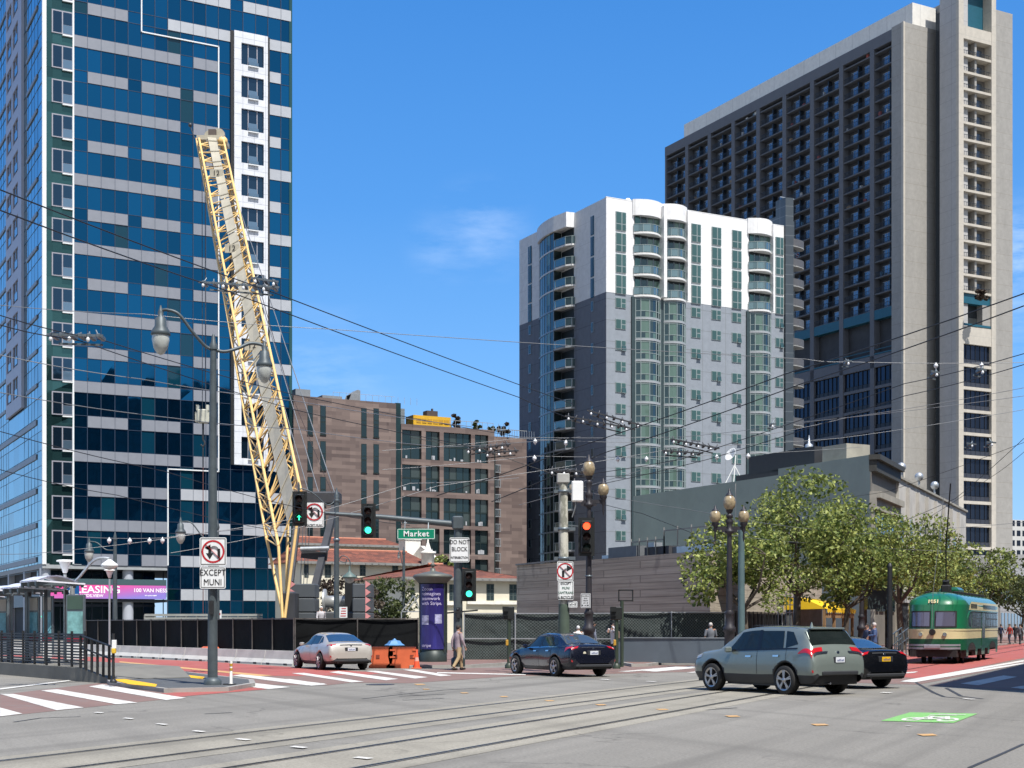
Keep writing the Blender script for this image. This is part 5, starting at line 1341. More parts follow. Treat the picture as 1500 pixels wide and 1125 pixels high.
for i in range(n_):
    p = jA+d*3.02*i
    lab = 'pale concrete barrier below the black fence, %s in the row from the left' % ords[min(i,13)]
    if i == 0: o = J; o.location = (p.x, p.y, 0); o.rotation_euler = (0,0,ang); o['label'] = lab; o['group'] = 'concrete barriers along the fence'
    else: dup(J, (p.x, p.y, 0), ang, lab, 'concrete barriers along the fence')
p = jA+d*3.02*n_*.69; 
q = G(304,966); t = T('orange_spacer', 'small orange plastic barrier piece set in the row of concrete barriers', 'barrier', (q.x, q.y, 0), ang)
MB().rbox(-.36, .34, -.1, .75, 0, .66, .08).build('body', orng, t); MB().box(.34,.37,.1,.4,.1,.3).build('socket', mat('dark_orange_hole', (.2,.04,.02), .7), t)
# orange water-filled barriers
def wbar(px, w_, lab):
    q = G(px, 979); t = T('water_barrier', lab, 'barrier', (q.x, q.y, 0), 0, 'orange water barriers by the column')
    MB().prismy([(0,0),(w_,0),(w_,.1),(w_-.12,.2),(w_-.06,.5),(w_-.1,.85),(.1,.85),(.06,.5),(.12,.2),(0,.1)], -.0, .45).build('body', orng, t)
    b = MB()
    for x in (.3, .95): b.box(x, x+.14, -.02, .0, .4, .54)
    b.build('socket', mat('dark_orange_hole', (.2,.04,.02), .7), t); b = MB()
    for z in (.12, .42, .7): b.box(w_-.2, w_+.02, -.03, .4, z, z+.06)
    b.build('rib', orng, t); return t
wbar(540, 1.05, 'orange plastic barrier nearer the silver car, left of its twin'); wbar(566, 1.25, 'orange plastic barrier under the blue cover, beside the traffic cone')
q = G(578, 973); t = T('blue_cover', 'crumpled blue plastic cover lying on top of the orange barrier', 'cover', (q.x, q.y, .84), 0)
MB().lathe([(.46,0),(.34,.07),(.24,.2),(.1,.22),(.02,.3)], 6, smooth=False).build('sheet', mat('blue_plastic', (.10,.25,.5), .5), t)
q = G(610.5, 979.5); t = T('traffic_cone', 'small orange traffic cone beside the advertising column', 'cone', (q.x, q.y, .0), 0)
MB().rbox(-.2,.2,-.2,.2,0,.04,.01).build('base', orng, t); MB().lathe([(.13,.04),(.03,.72),(.02,.74)], 14).build('body', mat('cone_orange', (.8,.09,.03), .5), t)
MB().lathe([(.092,.3),(.07,.45)], 14).build('band', mat('cone_band', (.75,.35,.28), .4), t)
# ================= advertising column =================
q = G(634, 973.5); Yk = q.y
t = T('advertising_column', 'round dark advertising column with a purple poster and a domed cap', 'advertising column', (q.x, q.y, .1), 0)
kg = mat('column_dark_green', (.03,.042,.04), .45, .2, .2, 3)
MB().lathe([(.62,0),(.62,.42),(.57,.46),(.57,3.5),(.66,3.55)], 32).build('drum', kg, t)
MB().lathe([(.62,3.46),(.74,3.6),(.86,3.7),(.88,3.78),(.8,3.84),(.4,3.93),(.12,4.0),(.1,4.14)], 32).build('cap', mat('column_cap', (.12,.125,.11), .5, .2, .1), t)
MB().lathe([(.02,4.14),(.09,4.22),(.1,4.3),(.03,4.36),(.02,4.5)], 10).build('finial', mat('column_cap', (.12,.125,.11)), t)
m, n, b_ = newmat('purple_poster'); tc_ = nd(n, 'ShaderNodeTexCoord'); sp_ = nd(n, 'ShaderNodeSeparateXYZ'); n.links.new(tc_.outputs['Object'], sp_.inputs[0])
c_ = mix(n, rng(n, sp_.outputs[2], .5, 3.4), (.03,.028,.15), (.022,.014,.10)); c_ = mix(n, rng(n, noise(n, 1.6, 3, .5, (3,3,.6)), .5, .72, 0, .55), c_, (.045,.045,.26)); n.links.new(c_, b_.inputs['Base Color']); b_.inputs['Roughness'].default_value = .25
b = MB(); a0, a1 = R(-160), R(-28)
def onk(u, z, r=.60): a = a0+(a1-a0)*u; return (r*math.cos(a), r*math.sin(a), z)
for i in range(16): b.quad(onk(i/16,.58), onk((i+1)/16,.58), onk((i+1)/16,3.42), onk(i/16,3.42))
b.build('poster', m, t)
pw_ = mat('poster_lettering', (.55,.5,.72), .5)
def curved(s, size, u, z, par, m_, align='LEFT', sx=1):
    o = text(s, size, m_, par, (0,0,0), (0,0,0), align=align, ext=0, sx=1)
    for v in o.data.vertices:
        a = a0+(a1-a0)*u+v.co.x*sx/.612; y = v.co.y; v.co = Vector((.612*math.cos(a), .612*math.sin(a), z+y))
    return o
for i, s in enumerate(('Zoom', 'reimagines', 'teamwork', 'with Stripe.')): curved(s, .21, .17, 3.2-i*.21, t, pw_)
curved('stripe', .2, .17, .74, t, pw_); pass
for u0, u1, z0_, z1 in ((.16,.42,1.65,2.05),(.62,.86,1.7,2.1)):
    b = MB()
    for i in range(5): b.quad(onk(u0+(u1-u0)*i/5,z0_,.606), onk(u0+(u1-u0)*(i+1)/5,z0_,.606), onk(u0+(u1-u0)*(i+1)/5,z1,.606), onk(u0+(u1-u0)*i/5,z1,.606))
    b.build('poster_picture', mat('poster_picture', (.33,.33,.5), .5, 0, .6, 6), t)
b = MB()
for u in (.02, .98, 1.25, 1.5): b.beam(onk(u,.4,.6), onk(u,3.5,.6), .07)
b.build('frame_strip', kg, t)
# ================= signals =================
sig_k = mat('signal_black', (.014,.016,.016), .45, 0, .2, 4)
off_l = mat('unlit_lens', (.03,.012,.012), .3); off_g2 = mat('unlit_green_lens', (.01,.03,.025), .3)
grn = glow('green_signal_light', (.05,1,.55), 1.6); redl = glow('red_signal_light', (1,.06,.02), 2.6); amb = glow('amber_arc', (1,.5,.1), 2)
def signal(par, loc, lit, s=1.0, name='signal_head', bk=True):
    o = bpy.data.objects.new(name, None)
    b = MB().rbox(-.19*s, .19*s, -.1*s, .14*s, -.55*s, .55*s, .03)
    if bk: b.box(-.28*s, .28*s, .0, .02, -.66*s, .66*s)
    h = b.build('signal_head', sig_k, par, loc=loc)
    for i, z in enumerate((.36, 0, -.36)):
        on = (lit == i)
        m_ = (redl if i == 0 else grn) if on else (off_l if i < 2 else off_g2)
        lens = MB().lathe([(.001,-.135*s),(.11*s,-.125*s),(.125*s,-.1*s)], 16, (0,0,z*s), 'y')
        if lit == 'arrow' and i == 2:
            lens.build('lens', off_g2, h); y = -.15*s; c = z*s
            MB().beam((0,y,c-.09*s),(0,y,c+.06*s),.035*s,.01).beam((0,y,c+.1*s),(-.075*s,y,c+.02*s),.035*s,.01).beam((0,y,c+.1*s),(.075*s,y,c+.02*s),.035*s,.01).build('arrow', grn, h)
        else: lens.build('lens', m_, h)
        v = MB(); k = 10
        for j in range(k):
            a, c_ = PI*(-.12+1.24*j/k), PI*(-.12+1.24*(j+1)/k); r = .14*s
            v.quad((r*math.cos(a),-.1*s,z*s+r*math.sin(a)),(r*math.cos(c_),-.1*s,z*s+r*math.sin(c_)),(r*math.cos(c_),-.32*s,z*s+r*math.sin(c_)*.95),(r*math.cos(a),-.32*s,z*s+r*math.sin(a)*.95))
        v.build('visor', sig_k, h)
    return h
# sign helpers: face the camera side (-y) of the parent
def plate(par, loc, w_, h_, m_=None, name='sign_plate', border=True, lean=0):
    r = min(w_, h_)*.06; pts = []
    for cx_, cz, a0_ in ((w_/2-r, h_/2-r, 0), (-w_/2+r, h_/2-r, 90), (-w_/2+r, -h_/2+r, 180), (w_/2-r, -h_/2+r, 270)):
        for k in range(4): a = R(a0_+k*30); pts.append((cx_+r*math.cos(a), cz+r*math.sin(a)))
    o = MB().prismy(pts, -.012, .0).build(name, m_ or sign_w, par, loc=loc)
    if border:
        b = MB(); e = .02*min(w_,h_)+.006; x, z = w_/2-.025, h_/2-.025
        for x0, x1, z0, z1 in ((-x,x,z-e,z),(-x,x,-z,-z+e),(-x,-x+e,-z+e,z-e),(x-e,x,-z+e,z-e)): b.box(x0,x1,-.0145,-.013,z0,z1)
        b.build('border', sign_k, o)
    return o
def ring_slash(par, r, y=-.018, slash=1):
    b = MB(); n = 32; ri = r*.84
    for i in range(n):
        a, c = 2*PI*i/n, 2*PI*(i+1)/n
        b.quad((ri*math.cos(a),y,ri*math.sin(a)),(r*math.cos(a),y,r*math.sin(a)),(r*math.cos(c),y,r*math.sin(c)),(ri*math.cos(c),y,ri*math.sin(c)))
    k = r*.66; b.beam((-k,y-.004,k),(k,y-.004,-k),r*.15,.004); b.build('prohibition_ring', sign_r, par)
def flat_path(pts, w_, y, b):
    for p, q in zip(pts, pts[1:]): b.beam((p[0],y,p[1]),(q[0],y,q[1]), w_, .003)
def arrow_sign(par, kind, s):
    b = MB(); y = -.0165
    if kind == 'uturn':
        arc = [(.22*s*math.cos(R(a))+.06*s, .06*s+.20*s*math.sin(R(a))) for a in range(0, 181, 20)]
        flat_path([(.28*s,-.34*s)]+arc+[(-.16*s,-.12*s)], .13*s, y, b)
        b.add([(-.34*s,y,-.08*s),(.02*s,y,-.08*s),(-.16*s,y,-.38*s)], [(0,2,1)]); b.add([(-.12*s,y-.001,.34*s),(-.12*s,y-.001,.02*s),(-.40*s,y-.001,.18*s)], [(0,1,2),(2,1,0)])
    else:
        flat_path([(-.12*s,-.36*s),(-.12*s,.02*s),(-.02*s,.14*s),(.12*s,.16*s)], .14*s, y, b)
        b.add([(.1*s,y,.36*s),(.1*s,y,-.02*s),(.42*s,y,.16*s)], [(0,1,2)])
    b.build('arrow', sign_k, par)
# --- near twin lamp post on the platform nose ---
q = G(311.5, 1003, .12); Yl = q.y
lp = T('twin_lamp_post', 'grey steel twin lamp post with teardrop lamps and a no left turn sign', 'lamp post', (q.x, q.y, .12), 0)
zz_ = lambda py: zat(py, Yl)-.12
MB().lathe([(.24,0),(.24,.1),(.2,.16),(.13,.2)], 16).build('base', pole_grey, lp)
MB().tube([(0,0,.1),(0,0,zz_(700)),(.02,0,zz_(512))], [.135,.115,.085], 14).build('pole', pole_grey, lp)
MB().lathe([(.11,0),(.11,.12),(.07,.2),(.05,.35),(.02,.42)], 12, (.02,0,zz_(512))).build('pole_cap', pole_grey, lp)
def rx(px, Y=None): return ray(px)*(Y or Yl)-q.x
def curve_pts(pts, n=6):
    out = []; P = [Vector(p) for p in pts]; P = [P[0]*2-P[1]]+P+[P[-1]*2-P[-2]]
    for i in range(1, len(P)-2):
        for k in range(n):
            t = k/n; a, b2, c, d_ = P[i-1], P[i], P[i+1], P[i+2]
            out.append(.5*((2*b2)+(c-a)*t+(2*a-5*b2+4*c-d_)*t*t+(3*b2-a-3*c+d_)*t**3))
    return out+[P[-2]]
armL = curve_pts([(rx(313),0,zz_(512)), (rx(302),-.1,zz_(508)), (rx(286),-.3,zz_(490)), (rx(268),-.45,zz_(466)), (rx(252),-.5,zz_(460)), (rx(242),-.5,zz_(461))])
armR = curve_pts([(rx(313),0,zz_(512)), (rx(328),.1,zz_(514)), (rx(345),.3,zz_(507)), (rx(360),.5,zz_(498)), (rx(373),.55,zz_(498)), (rx(382),.55,zz_(501))])
MB().tube(armL, .045, 8).build('arm', pole_grey, lp); MB().tube(armR, .045, 8).build('arm', pole_grey, lp)
lamp_glass = mat('frosted_lamp_glass', (.42,.44,.42), .25, 0, .25, 5)
def teardrop(par, loc, s=1.0):
    o = MB().lathe([(.02,.45*s),(.05,.3*s),(.08,.22*s),(.07,.1*s),(.19*s,.0),(.2*s,-.25*s),(.31*s,-.42*s),(.33*s,-.52*s),(.3*s,-.55*s)], 16).build('lamp_hood', pole_grey, par, loc=loc)
    MB().lathe([(.28*s,-.55*s),(.29*s,-.7*s),(.24*s,-.95*s),(.12*s,-1.15*s),(.02,-1.2*s)], 16).build('lamp_bowl', lamp_glass, o)
teardrop(lp, (armL[-1][0], armL[-1][1], armL[-1][2]-.22), .8); teardrop(lp, (armR[-1][0], armR[-1][1], armR[-1][2]-.18), .7)
mm = MB(); mm.box(-.06,.06,-.2,-.12,zz_(900),zz_(880)).build('hand_hole', dark_m, lp)
px2m = Yl/F
sw_, sh_ = 39*px2m, 40*px2m
s1_ = plate(lp, (rx(314.5), -.2, zz_(808.5)), sw_, 41*px2m); ring_slash(s1_, sw_*.43); arrow_sign(s1_, 'uturn', sw_*.78)
s2_ = plate(lp, (rx(314), -.2, zz_(846.5)), 37.5*px2m, 32*px2m)
for i, w_ in enumerate(('EXCEPT', 'MUNI')): text(w_, .235, sign_k, s2_, (0,-.02,.13-.26*i), bold=.0, sx=.84)
MB().box(-.15,.15,-.16,-.1,zz_(860),zz_(858)).box(-.15,.15,-.16,-.1,zz_(795),zz_(793)).build('bracket', galv, lp)
# --- mast arm pole ---
q = G(671, 976.5, .13); Ym = q.y; zz_ = lambda py: zat(py, Ym)-.13
mp_ = T('signal_mast', 'thick grey signal mast whose long arm carries a green street sign over the road', 'signal mast', (q.x, q.y, .13), 0)
def rm(px): return ray(px)*Ym-q.x
MB().tube([(0,0,0),(0,0,zz_(757))], [.19,.155], 14).build('pole', pole_grey, mp_)
MB().lathe([(.27,0),(.27,.3),(.2,.36)], 14).build('base', kg, mp_)
MB().rbox(-.22,.2,-.22,.22,zz_(776),zz_(757)+.02,.05).build('arm_box', pole_grey, mp_)
MB().tube([(-.1,0,zz_(768)),(rm(560),-.2,zz_(758)),(rm(478),-.4,zz_(753))], [.13,.10,.07], 12).build('mast_arm', pole_grey, mp_)
signal(mp_, (rm(541),-.35,zz_(764)), 2, 1.0); signal(mp_, (rm(442.5),-.62,zz_(747)), 'arrow', 1.0)
MB().tube([(rm(478),-.4,zz_(753)),(rm(440),-.45,zz_(752))], .05, 8).build('arm_tip', pole_grey, mp_)
signal(mp_, (rm(687.5),-.15,zz_(857)), 2, .95)
MB().beam((0,0,zz_(846)),(rm(687),0,zz_(846)),.06).beam((0,0,zz_(873)),(rm(687),0,zz_(873)),.06).build('signal_bracket', pole_grey, mp_)
ms = plate(mp_, (rm(610.5),-.35,zz_(783)), 55*Ym/F, 15.5*Ym/F, mat('street_sign_green', (.0,.20,.11), .4, 0, .05), border=False)
b = MB(); x, z, e = 27*Ym/F, 7.3*Ym/F, .018
for x0,x1,z0,z1 in ((-x,x,z-e,z),(-x,x,-z,-z+e),(-x,-x+e,-z,z),(x-e,x,-z,z)): b.box(x0,x1,-.0145,-.013,z0,z1)
b.build('border', sign_w, ms); text('Market', .30, sign_w, ms, (0,-.02,.0), bold=.006, sp=1.15)
MB().beam((rm(594),-.2,zz_(762)),(rm(594),-.33,zz_(777)),.03).beam((rm(628),-.15,zz_(765)),(rm(628),-.33,zz_(777)),.03).build('sign_hanger', galv, mp_)
db = plate(mp_, (rm(673.5),-.26,zz_(806)), 28.5*Ym/F, 36*Ym/F)
for s, z, k in (('DO NOT', .29, .23), ('BLOCK', .02, .23), ('INTERSECTION', -.3, .125)): text(s, k*1.0, sign_k, db, (0,-.02,z), bold=.001, sx=.82)
us = plate(mp_, (rm(463),-.5,zz_(756)), 28*Ym/F, 36*Ym/F); sub = MB().box(0,.001,0,.001,0,.001)
em = bpy.data.objects.new('symbol', None)
u2 = MB().prismy([(-.33,-.33),(.33,-.33),(.33,.33),(-.33,.33)], -.002, 0).build('symbol_panel', sign_w, us, loc=(0,-.013,.12)); ring_slash(u2, .33); arrow_sign(u2, 'uturn', .6)
text('EXCEPT MUNI', .12, sign_k, us, (0,-.02,-.39), sx=.78)
MB().box(-.05,.1,-.25,-.15,zz_(905),zz_(890)).build('push_button', dark_m, mp_)
MB().ball((.0,-.5,zz_(893)),.06,6).beam((rm(655),-.3,zz_(898)),(rm(700),-.1,zz_(894)),.06).build('pedestrian_sign_arm', dark_m, mp_)
# --- second pole behind with scroll bracket ---
q = G(493, 967); Yp = q.y
sp2 = T('scroll_lamp_pole', 'slender grey street pole with a scroll bracket and small hanging lantern', 'lamp post', (q.x, q.y, 0), 0)
z2 = lambda py: zat(py, Yp); r2 = lambda px: ray(px)*Yp-q.x
MB().tube([(0,0,0),(0,0,z2(728))], [.15,.11], 12).build('pole', pole_grey, sp2)
MB().lathe([(.13,0),(.15,.1),(.1,.15),(.13,.3),(.08,.4),(.02,.7)], 12, (0,0,z2(735))).build('pole_cap', pole_grey, sp2)
MB().tube(curve_pts([(0,0,z2(733)),(r2(480),-.2,z2(740)),(r2(462),-.4,z2(725)),(r2(448),-.5,z2(718)),(r2(440),-.5,z2(718))]), .035, 6).build('arm', pole_grey, sp2)
MB().lathe([(.02,.5),(.06,.3),(.05,.0)], 10, (r2(440),-.5,z2(722))).build('arm_finial', pole_grey, sp2)
MB().tube(curve_pts([(0,0,z2(826)),(r2(500),0,z2(815)),(r2(508),0,z2(816)),(r2(513),0,z2(824)),(r2(512),0,z2(834))]), .03, 6).tube(curve_pts([(0,0,z2(815)),(r2(499),0,z2(822)),(r2(506),0,z2(824)),(r2(508),0,z2(819))]), .025, 6).build('scroll', pole_grey, sp2)
o = MB().lathe([(.04,.3),(.06,.1),(.08,0),(.1,-.02),(.36,-.22),(.38,-.28),(.3,-.3)], 14, (r2(512),0,z2(838))).build('lantern_hood', mat('lantern_green', (.10,.15,.14), .5), sp2)
MB().lathe([(.26,-.3),(.2,-.48),(.06,-.55)], 12, (r2(512),0,z2(838))).build('lantern_glass', lamp_glass, o)
MB().lathe([(.13,0),(.16,.04),(.16,.1),(.13,.14)], 12, (0,0,z2(793))).build('collar', galv, sp2)
# further poles in front of the tower
def far_lamp(px, pybase, pytop, pxl, pyl, lab, s=.8, Y=None):
    Y = Y or G(px, pybase).y; x = ray(px)*Y; t = T('lamp_post', lab, 'lamp post', (x, Y, 0), 0)
    zq = lambda py: zat(py, Y); rq = lambda p: ray(p)*Y-x
    MB().tube([(0,0,0),(0,0,zq(pytop))], [.16,.1], 10).build('pole', pole_grey, t)
    MB().lathe([(.12,0),(.14,.1),(.06,.4),(.02,.6)], 10, (0,0,zq(pytop))).build('pole_cap', pole_grey, t)
    MB().tube(curve_pts([(0,0,zq(pytop+14)),(rq(px+(pxl-px)*.35),0,zq(pytop+13)),(rq(px+(pxl-px)*.7),0,zq(pyl-2)),(rq(pxl),0,zq(pyl-4))]), .04, 6).build('arm', pole_grey, t)
    teardrop(t, (rq(pxl),0,zq(pyl)), s); return t
far_lamp(168.5, 958, 792, 130.5, 797, 'grey lamp post beside the platform end with one teardrop lamp on its left', .9)
far_lamp(318, 962, 775, 264.5, 768, 'grey lamp post hidden behind the near twin lamp post, its teardrop lamp reaching left', .9)
# --- concrete trolley pole and its signs ---
q = G(826, 979.5, .13); Yc = q.y; zq = lambda py: zat(py, Yc)-.13; rq = lambda p: ray(p)*Yc-q.x
cpole = T('trolley_pole', 'peeling pale pole, green at its foot, carrying a no right turn sign', 'pole', (q.x, q.y, .13), 0)
m_, n, b_ = newmat('peeling_paint'); n.links.new(mix(n, rng(n, noise(n, 2.5, 7, .7, (1,1,.35)), .48, .56), (.50,.49,.42), (.22,.22,.18)), b_.inputs['Base Color']); b_.inputs['Roughness'].default_value = .8
MB().tube([(0,0,zq(885)),(-.03,0,zq(705))], [.19,.165], 14).build('upper_pole', m_, cpole)
MB().tube([(0,0,0),(0,0,zq(885))], [.215,.2], 14).build('lower_pole', mat('green_pole_paint', (.07,.10,.075), .6, 0, .25, 2, dirt=.4), cpole)
MB().rbox(-.26,.2,-.2,.2,0,.35,.03).build('pole_cap', conc, cpole, loc=(0,0,zq(708)))
for py in (775, 818, 720): MB().lathe([(.2,-.05),(.23,-.03),(.23,.03),(.2,.05)], 12, (-.01,0,zq(py))).box(.15,.42,-.1,.1,zq(py)-.06,zq(py)+.06).box(-.36,-.18,-.08,.08,zq(py)-.06,zq(py)+.06).build('clamp', galv, cpole)
a = plate(cpole, (rq(827.5),-.25,zq(837)), 23.5*Yc/F, 28*Yc/F, border=True); ring_slash(a, .3); arrow_sign(a, 'right', .62)
a = plate(cpole, (rq(828.5),-.25,zq(865)), 23*Yc/F, 27*Yc/F)
for i, s in enumerate(('EXCEPT', 'MUNI', 'SAMTRANS', '& BICYCLES')): text(s, .135, sign_k if i in (0, 3) else mat('sign_green_ink', (.03,.12,.08), .5), a, (0,-.02,.25-.17*i), sx=.82)
a = plate(cpole, (rq(839),-.2,zq(885.5)), .32, .22); scribble(a, sign_k, 0, -.014, 0, .22, .09, 4)
MB().rbox(.0,.42,-.2,.1,0,.75,.04).build('junction_box', white_m, cpole, loc=(.28,0,zq(735)))
MB().tube(curve_pts([(.45,-.1,zq(735)),(.4,-.1,zq(745)),(.3,-.1,zq(758))]), .025, 5).build('loose_cable', wire_l, cpole)
# --- three globe standards ---
gold = mat('amber_globe', (.30,.24,.15), .25, 0, .35, 8); blk = mat('old_iron', (.032,.030,.036), .5, .2, .25, 3)
def standard(px, pyb, pyt, pyg, lab, Y=None, cop=0.13):
    Y = Y or G(px, pyb, cop).y; x = ray(px)*Y; t = T('globe_lamp_standard', lab, 'street lamp', (x, Y, cop), 0)
    zq = lambda py: zat(py, Y)-cop; k = 1
    MB().lathe([(.3,0),(.3,.5),(.22,.6),(.19,1.3),(.25,1.35),(.25,1.5),(.17,1.6),(.16,2.0),(.2,2.05),(.12,2.2)], 14).build('base', blk, t)
    MB().tube([(0,0,2.1),(0,0,zq(pyg)+.1)], [.13,.09], 12).build('shaft', blk, t)
    z = zq(pyg); k = .61
    def ls(p, c): return MB().lathe([(r*k, h*k) for r, h in p], 14, (c[0]*k, 0, z+c[2]*k))
    hh = (zq(pyt)-z)/k
    ls([(.14,-.3),(.16,-.1),(.3,0),(.3,.12),(.16,.25),(.22,.6),(.28,.75),(.14,.9),(.2,hh-1.9),(.24,hh-1.75),(.12,hh-1.65)], (0,0,0)).build('crown', blk, t)
    MB().beam((-.95*k,0,z+.28*k),(.95*k,0,z+.28*k),.12*k,.22*k).beam((-.5*k,0,z+.1*k),(.5*k,0,z+.1*k),.1*k,.2*k).build('cross_arm', blk, t)
    for dx in (-.92, .92):
        a = ls([(.02,-.95),(.07,-.7),(.05,-.35),(.14,-.2),(.1,0),(.24,.15),(.24,.3)], (dx,0,.35)).build('lamp_arm', blk, t)
        ls([(.18,.0),(.32,.18),(.37,.42),(.32,.66),(.18,.8)], (dx,0,.62)).build('globe', gold, a); ls([(.24,0),(.17,.1),(.08,.16),(.06,.3),(.01,.36)], (dx,0,1.4)).build('globe_cap', blk, a)
    a = ls([(.1,0),(.2,.1),(.24,.25)], (0,0,hh-1.65)).build('lamp_neck', blk, t)
    ls([(.2,0),(.36,.2),(.41,.5),(.34,.8),(.2,.95)], (0,0,hh-1.42)).build('globe', gold, a); ls([(.26,0),(.19,.12),(.09,.2),(.07,.36),(.01,.45)], (0,0,hh-.48)).build('globe_cap', blk, a)
    return t, Y
ta, Ya = standard(862.5, 976, 665, 741, 'black iron street lamp with three amber globes behind the red traffic light')
rs = signal(ta, (ray(858.5)*Ya-ray(862.5)*Ya, -.3, zat(787,Ya)-.13), 0, 1.12)
MB().beam((0,0,zat(772,Ya)-.13),(ray(858)*Ya-ray(862.5)*Ya-.9,-.1,zat(769,Ya)-.13),.05).build('signal_bracket', galv, ta)
a = plate(ta, (ray(857.5)*Ya-ray(862.5)*Ya,-.2,zat(880,Ya)-.13), .38, .56, mat('sign_grey_white', (.5,.52,.54), .5))
for i, s in enumerate((.3, .12, .2, .2, .3)): scribble(a, sign_k, 0, -.014, .18-.09*i, s, .045, 7-i)
MB().lathe([(.13,0),(.15,.03),(.13,.06)], 12, (0,0,zat(845,Ya)-.13)).build('band', galv, ta)
tb_, Yb_ = standard(1068.5, 975, 715, 780, 'black iron street lamp with three amber globes beside the teal pole')
tc2, Yc2 = standard(1262, 958, 790, 838, 'black iron street lamp half hidden in the trees by the yellow canopy')
def plain_pole(px, pyb, pyt, r, m_, lab, name='pole', Y=None):
    Y = Y or G(px, pyb, .13).y; t = T(name, lab, 'pole', (ray(px)*Y, Y, .13), 0); MB().tube([(0,0,0),(0,0,zat(pyt,Y)-.13)], [r, r*.8], 12).build('shaft', m_, t)
    MB().lathe([(r*1.5,0),(r*1.5,.25),(r,.35)], 12).build('base', m_, t); MB().lathe([(r*.85,0),(r*.6,.12),(.02,.18)], 12, (0,0,zat(pyt,Y)-.13)).build('cap', m_, t); return t
plain_pole(1086, 974, 756, .15, mat('teal_pole', (.10,.16,.17), .5, .1, .15, 2, dirt=.2), 'plain teal steel pole right of the three globe lamp')
# low signals seen from behind
def back_signal(px, pyb, pys, lab, frame=False):
    q = G(px, pyb, .13); Y = q.y; t = T('pedestrian_signal', lab, 'traffic signal', (q.x, q.y, .13), 0); zq = lambda py: zat(py, Y)-.13
    MB().tube([(0,0,0),(0,0,zq(pys)-.2)], .075, 10).build('pole', mat('dark_green_pole', (.03,.045,.03), .5, 0, .2), t); MB().lathe([(.15,0),(.15,.12),(.08,.2)], 10).build('base', mat('dark_green_pole', (.03,.045,.03)), t)
    MB().rbox(-.23,.2,-.12,.16,-.24,.24,.03).build('signal_box', sig_k, t, loc=(0,0,zq(pys))); MB().box(-.24,-.02,-.2,-.12,.06,.24).box(-.24,-.02,-.2,-.12,-.1,-.08).build('visor', sig_k, t, loc=(0,0,zq(pys)))
    MB().rbox(-.1,.0,-.12,0,-.12,.1,.02).build('push_button', mat('amber_button', (.45,.25,.03), .5), t, loc=(-.02,0,zq(941))); return t
back_signal(745.5, 979, 898, 'small black pedestrian signal on a green post before the chain link fence')
back_signal(903, 979.5, 898.5, 'small black pedestrian signal on a green post behind the navy car')
q = G(911, 977, .13); t = T('frame_post', 'dark green post topped by an empty square metal frame', 'post', (q.x, q.y, .13), 0); Yq = q.y
z0_ = zat(880, Yq)-.13
MB().tube([(0,0,0),(0,0,z0_)], .07, 10).build('post', mat('dark_green_pole', (.03,.045,.03)), t)
b = MB(); x0, x1 = -.0, .53
for p, r_ in (((-.0,0,z0_),(x1-.02,0,z0_)), ((x1,0,z0_-.03),(x1,0,z0_+.42)), ((x1,0,z0_+.4),(0,0,z0_+.4)), ((0,0,z0_+.42),(0,0,z0_-.03))): b.beam((p[0]-.12,0,p[2]),(r_[0]-.12,0,r_[2]),.05)
b.build('frame', black_m, t)
# delineator and push button post on the nose
q = G(338.5, 1003, .12); t = T('delineator_post', 'short white and yellow flexible post at the tip of the island', 'post', (q.x, q.y, .12), 0)
MB().lathe([(.1,0),(.1,.02),(.04,.04),(.035,.62),(.02,.64)], 12).build('post', mat('delineator_white', (.5,.5,.48), .5), t); MB().lathe([(.042,.38),(.042,.45)], 12).lathe([(.042,.5),(.042,.57)], 12).build('band', mat('amber_button', (.45,.25,.03)), t)
MB().box(-.2,.12,-.12,.12,0,.03).build('base', dark_m, t)
q = G(166, 1000, .12); t = T('push_button_post', 'thin dark post with a white and yellow crossing button at the foot of the platform', 'post', (q.x, q.y, .12), 0); Yq = q.y
MB().tube([(0,0,0),(0,0,zat(928,Yq)-.12)], .04, 10).build('post', dark_m, t); MB().lathe([(.1,0),(.1,.06),(.05,.1)], 10).build('base', dark_m, t)
MB().rbox(-.02,.1,-.1,0,0,.24,.01).build('sign', sign_w, t, loc=(0,0,zat(950,Yq)-.12)); MB().rbox(-.05,.07,-.12,0,0,.14,.02).build('button', mat('bright_yellow', (.6,.4,.03), .5), t, loc=(.02,0,zat(957,Yq)-.12))
# ================= bus platform, railing and shelter =================
A = G(0, 988); Bq = G(118, 998.5); Cq = G(160, 1001.5)
pd = (Bq-A).normalized()
plat = T('bus_platform', 'raised concrete bus platform with a ramp down to the crossing', 'platform', (A.x, A.y, 0), 0)
nn = Vector((-pd.y, pd.x, 0)); nn = nn if nn.y > 0 else -nn
pbk = nn*3.2; far_ = -pd*22
pc = lambda v: (v.x-A.x, v.y-A.y)
MB().prism([pc(A+far_), pc(Bq), pc(Bq+pbk), pc(A+far_+pbk)], 0, .42).build('deck', mat('platform_concrete', (.17,.165,.145), .85, 0, .12, 1, .2, dirt=.45), plat)
b = MB(); P = [Bq, Cq, Cq+pbk*.8, Bq+pbk]; zt = [.42, .14, .14, .42]
v = [(*pc(p), 0) for p in P]+[(*pc(p), z) for p, z in zip(P, zt)]; b.add(v, [(3,2,1,0),(4,5,6,7),(0,1,5,4),(1,2,6,5),(2,3,7,6),(3,0,4,7)]); b.build('ramp', MATS['platform_concrete'], plat)
rl_ = T('slatted_railing', 'dark slatted metal railing along the front edge of the bus platform', 'railing', (A.x, A.y, .42), 0)
L = (Bq-A).length+18; sdr = -pd*18
def rp_(s): v = sdr+pd*s; return v.x+nn.x*.15, v.y+nn.y*.15
b = MB()
for k in range(11): z = .12+k*.09; b.beam((*rp_(0), z), (*rp_(L), z), .03, .05)
b.build('slats', dark_m, rl_)
k = 0; s_ = 0
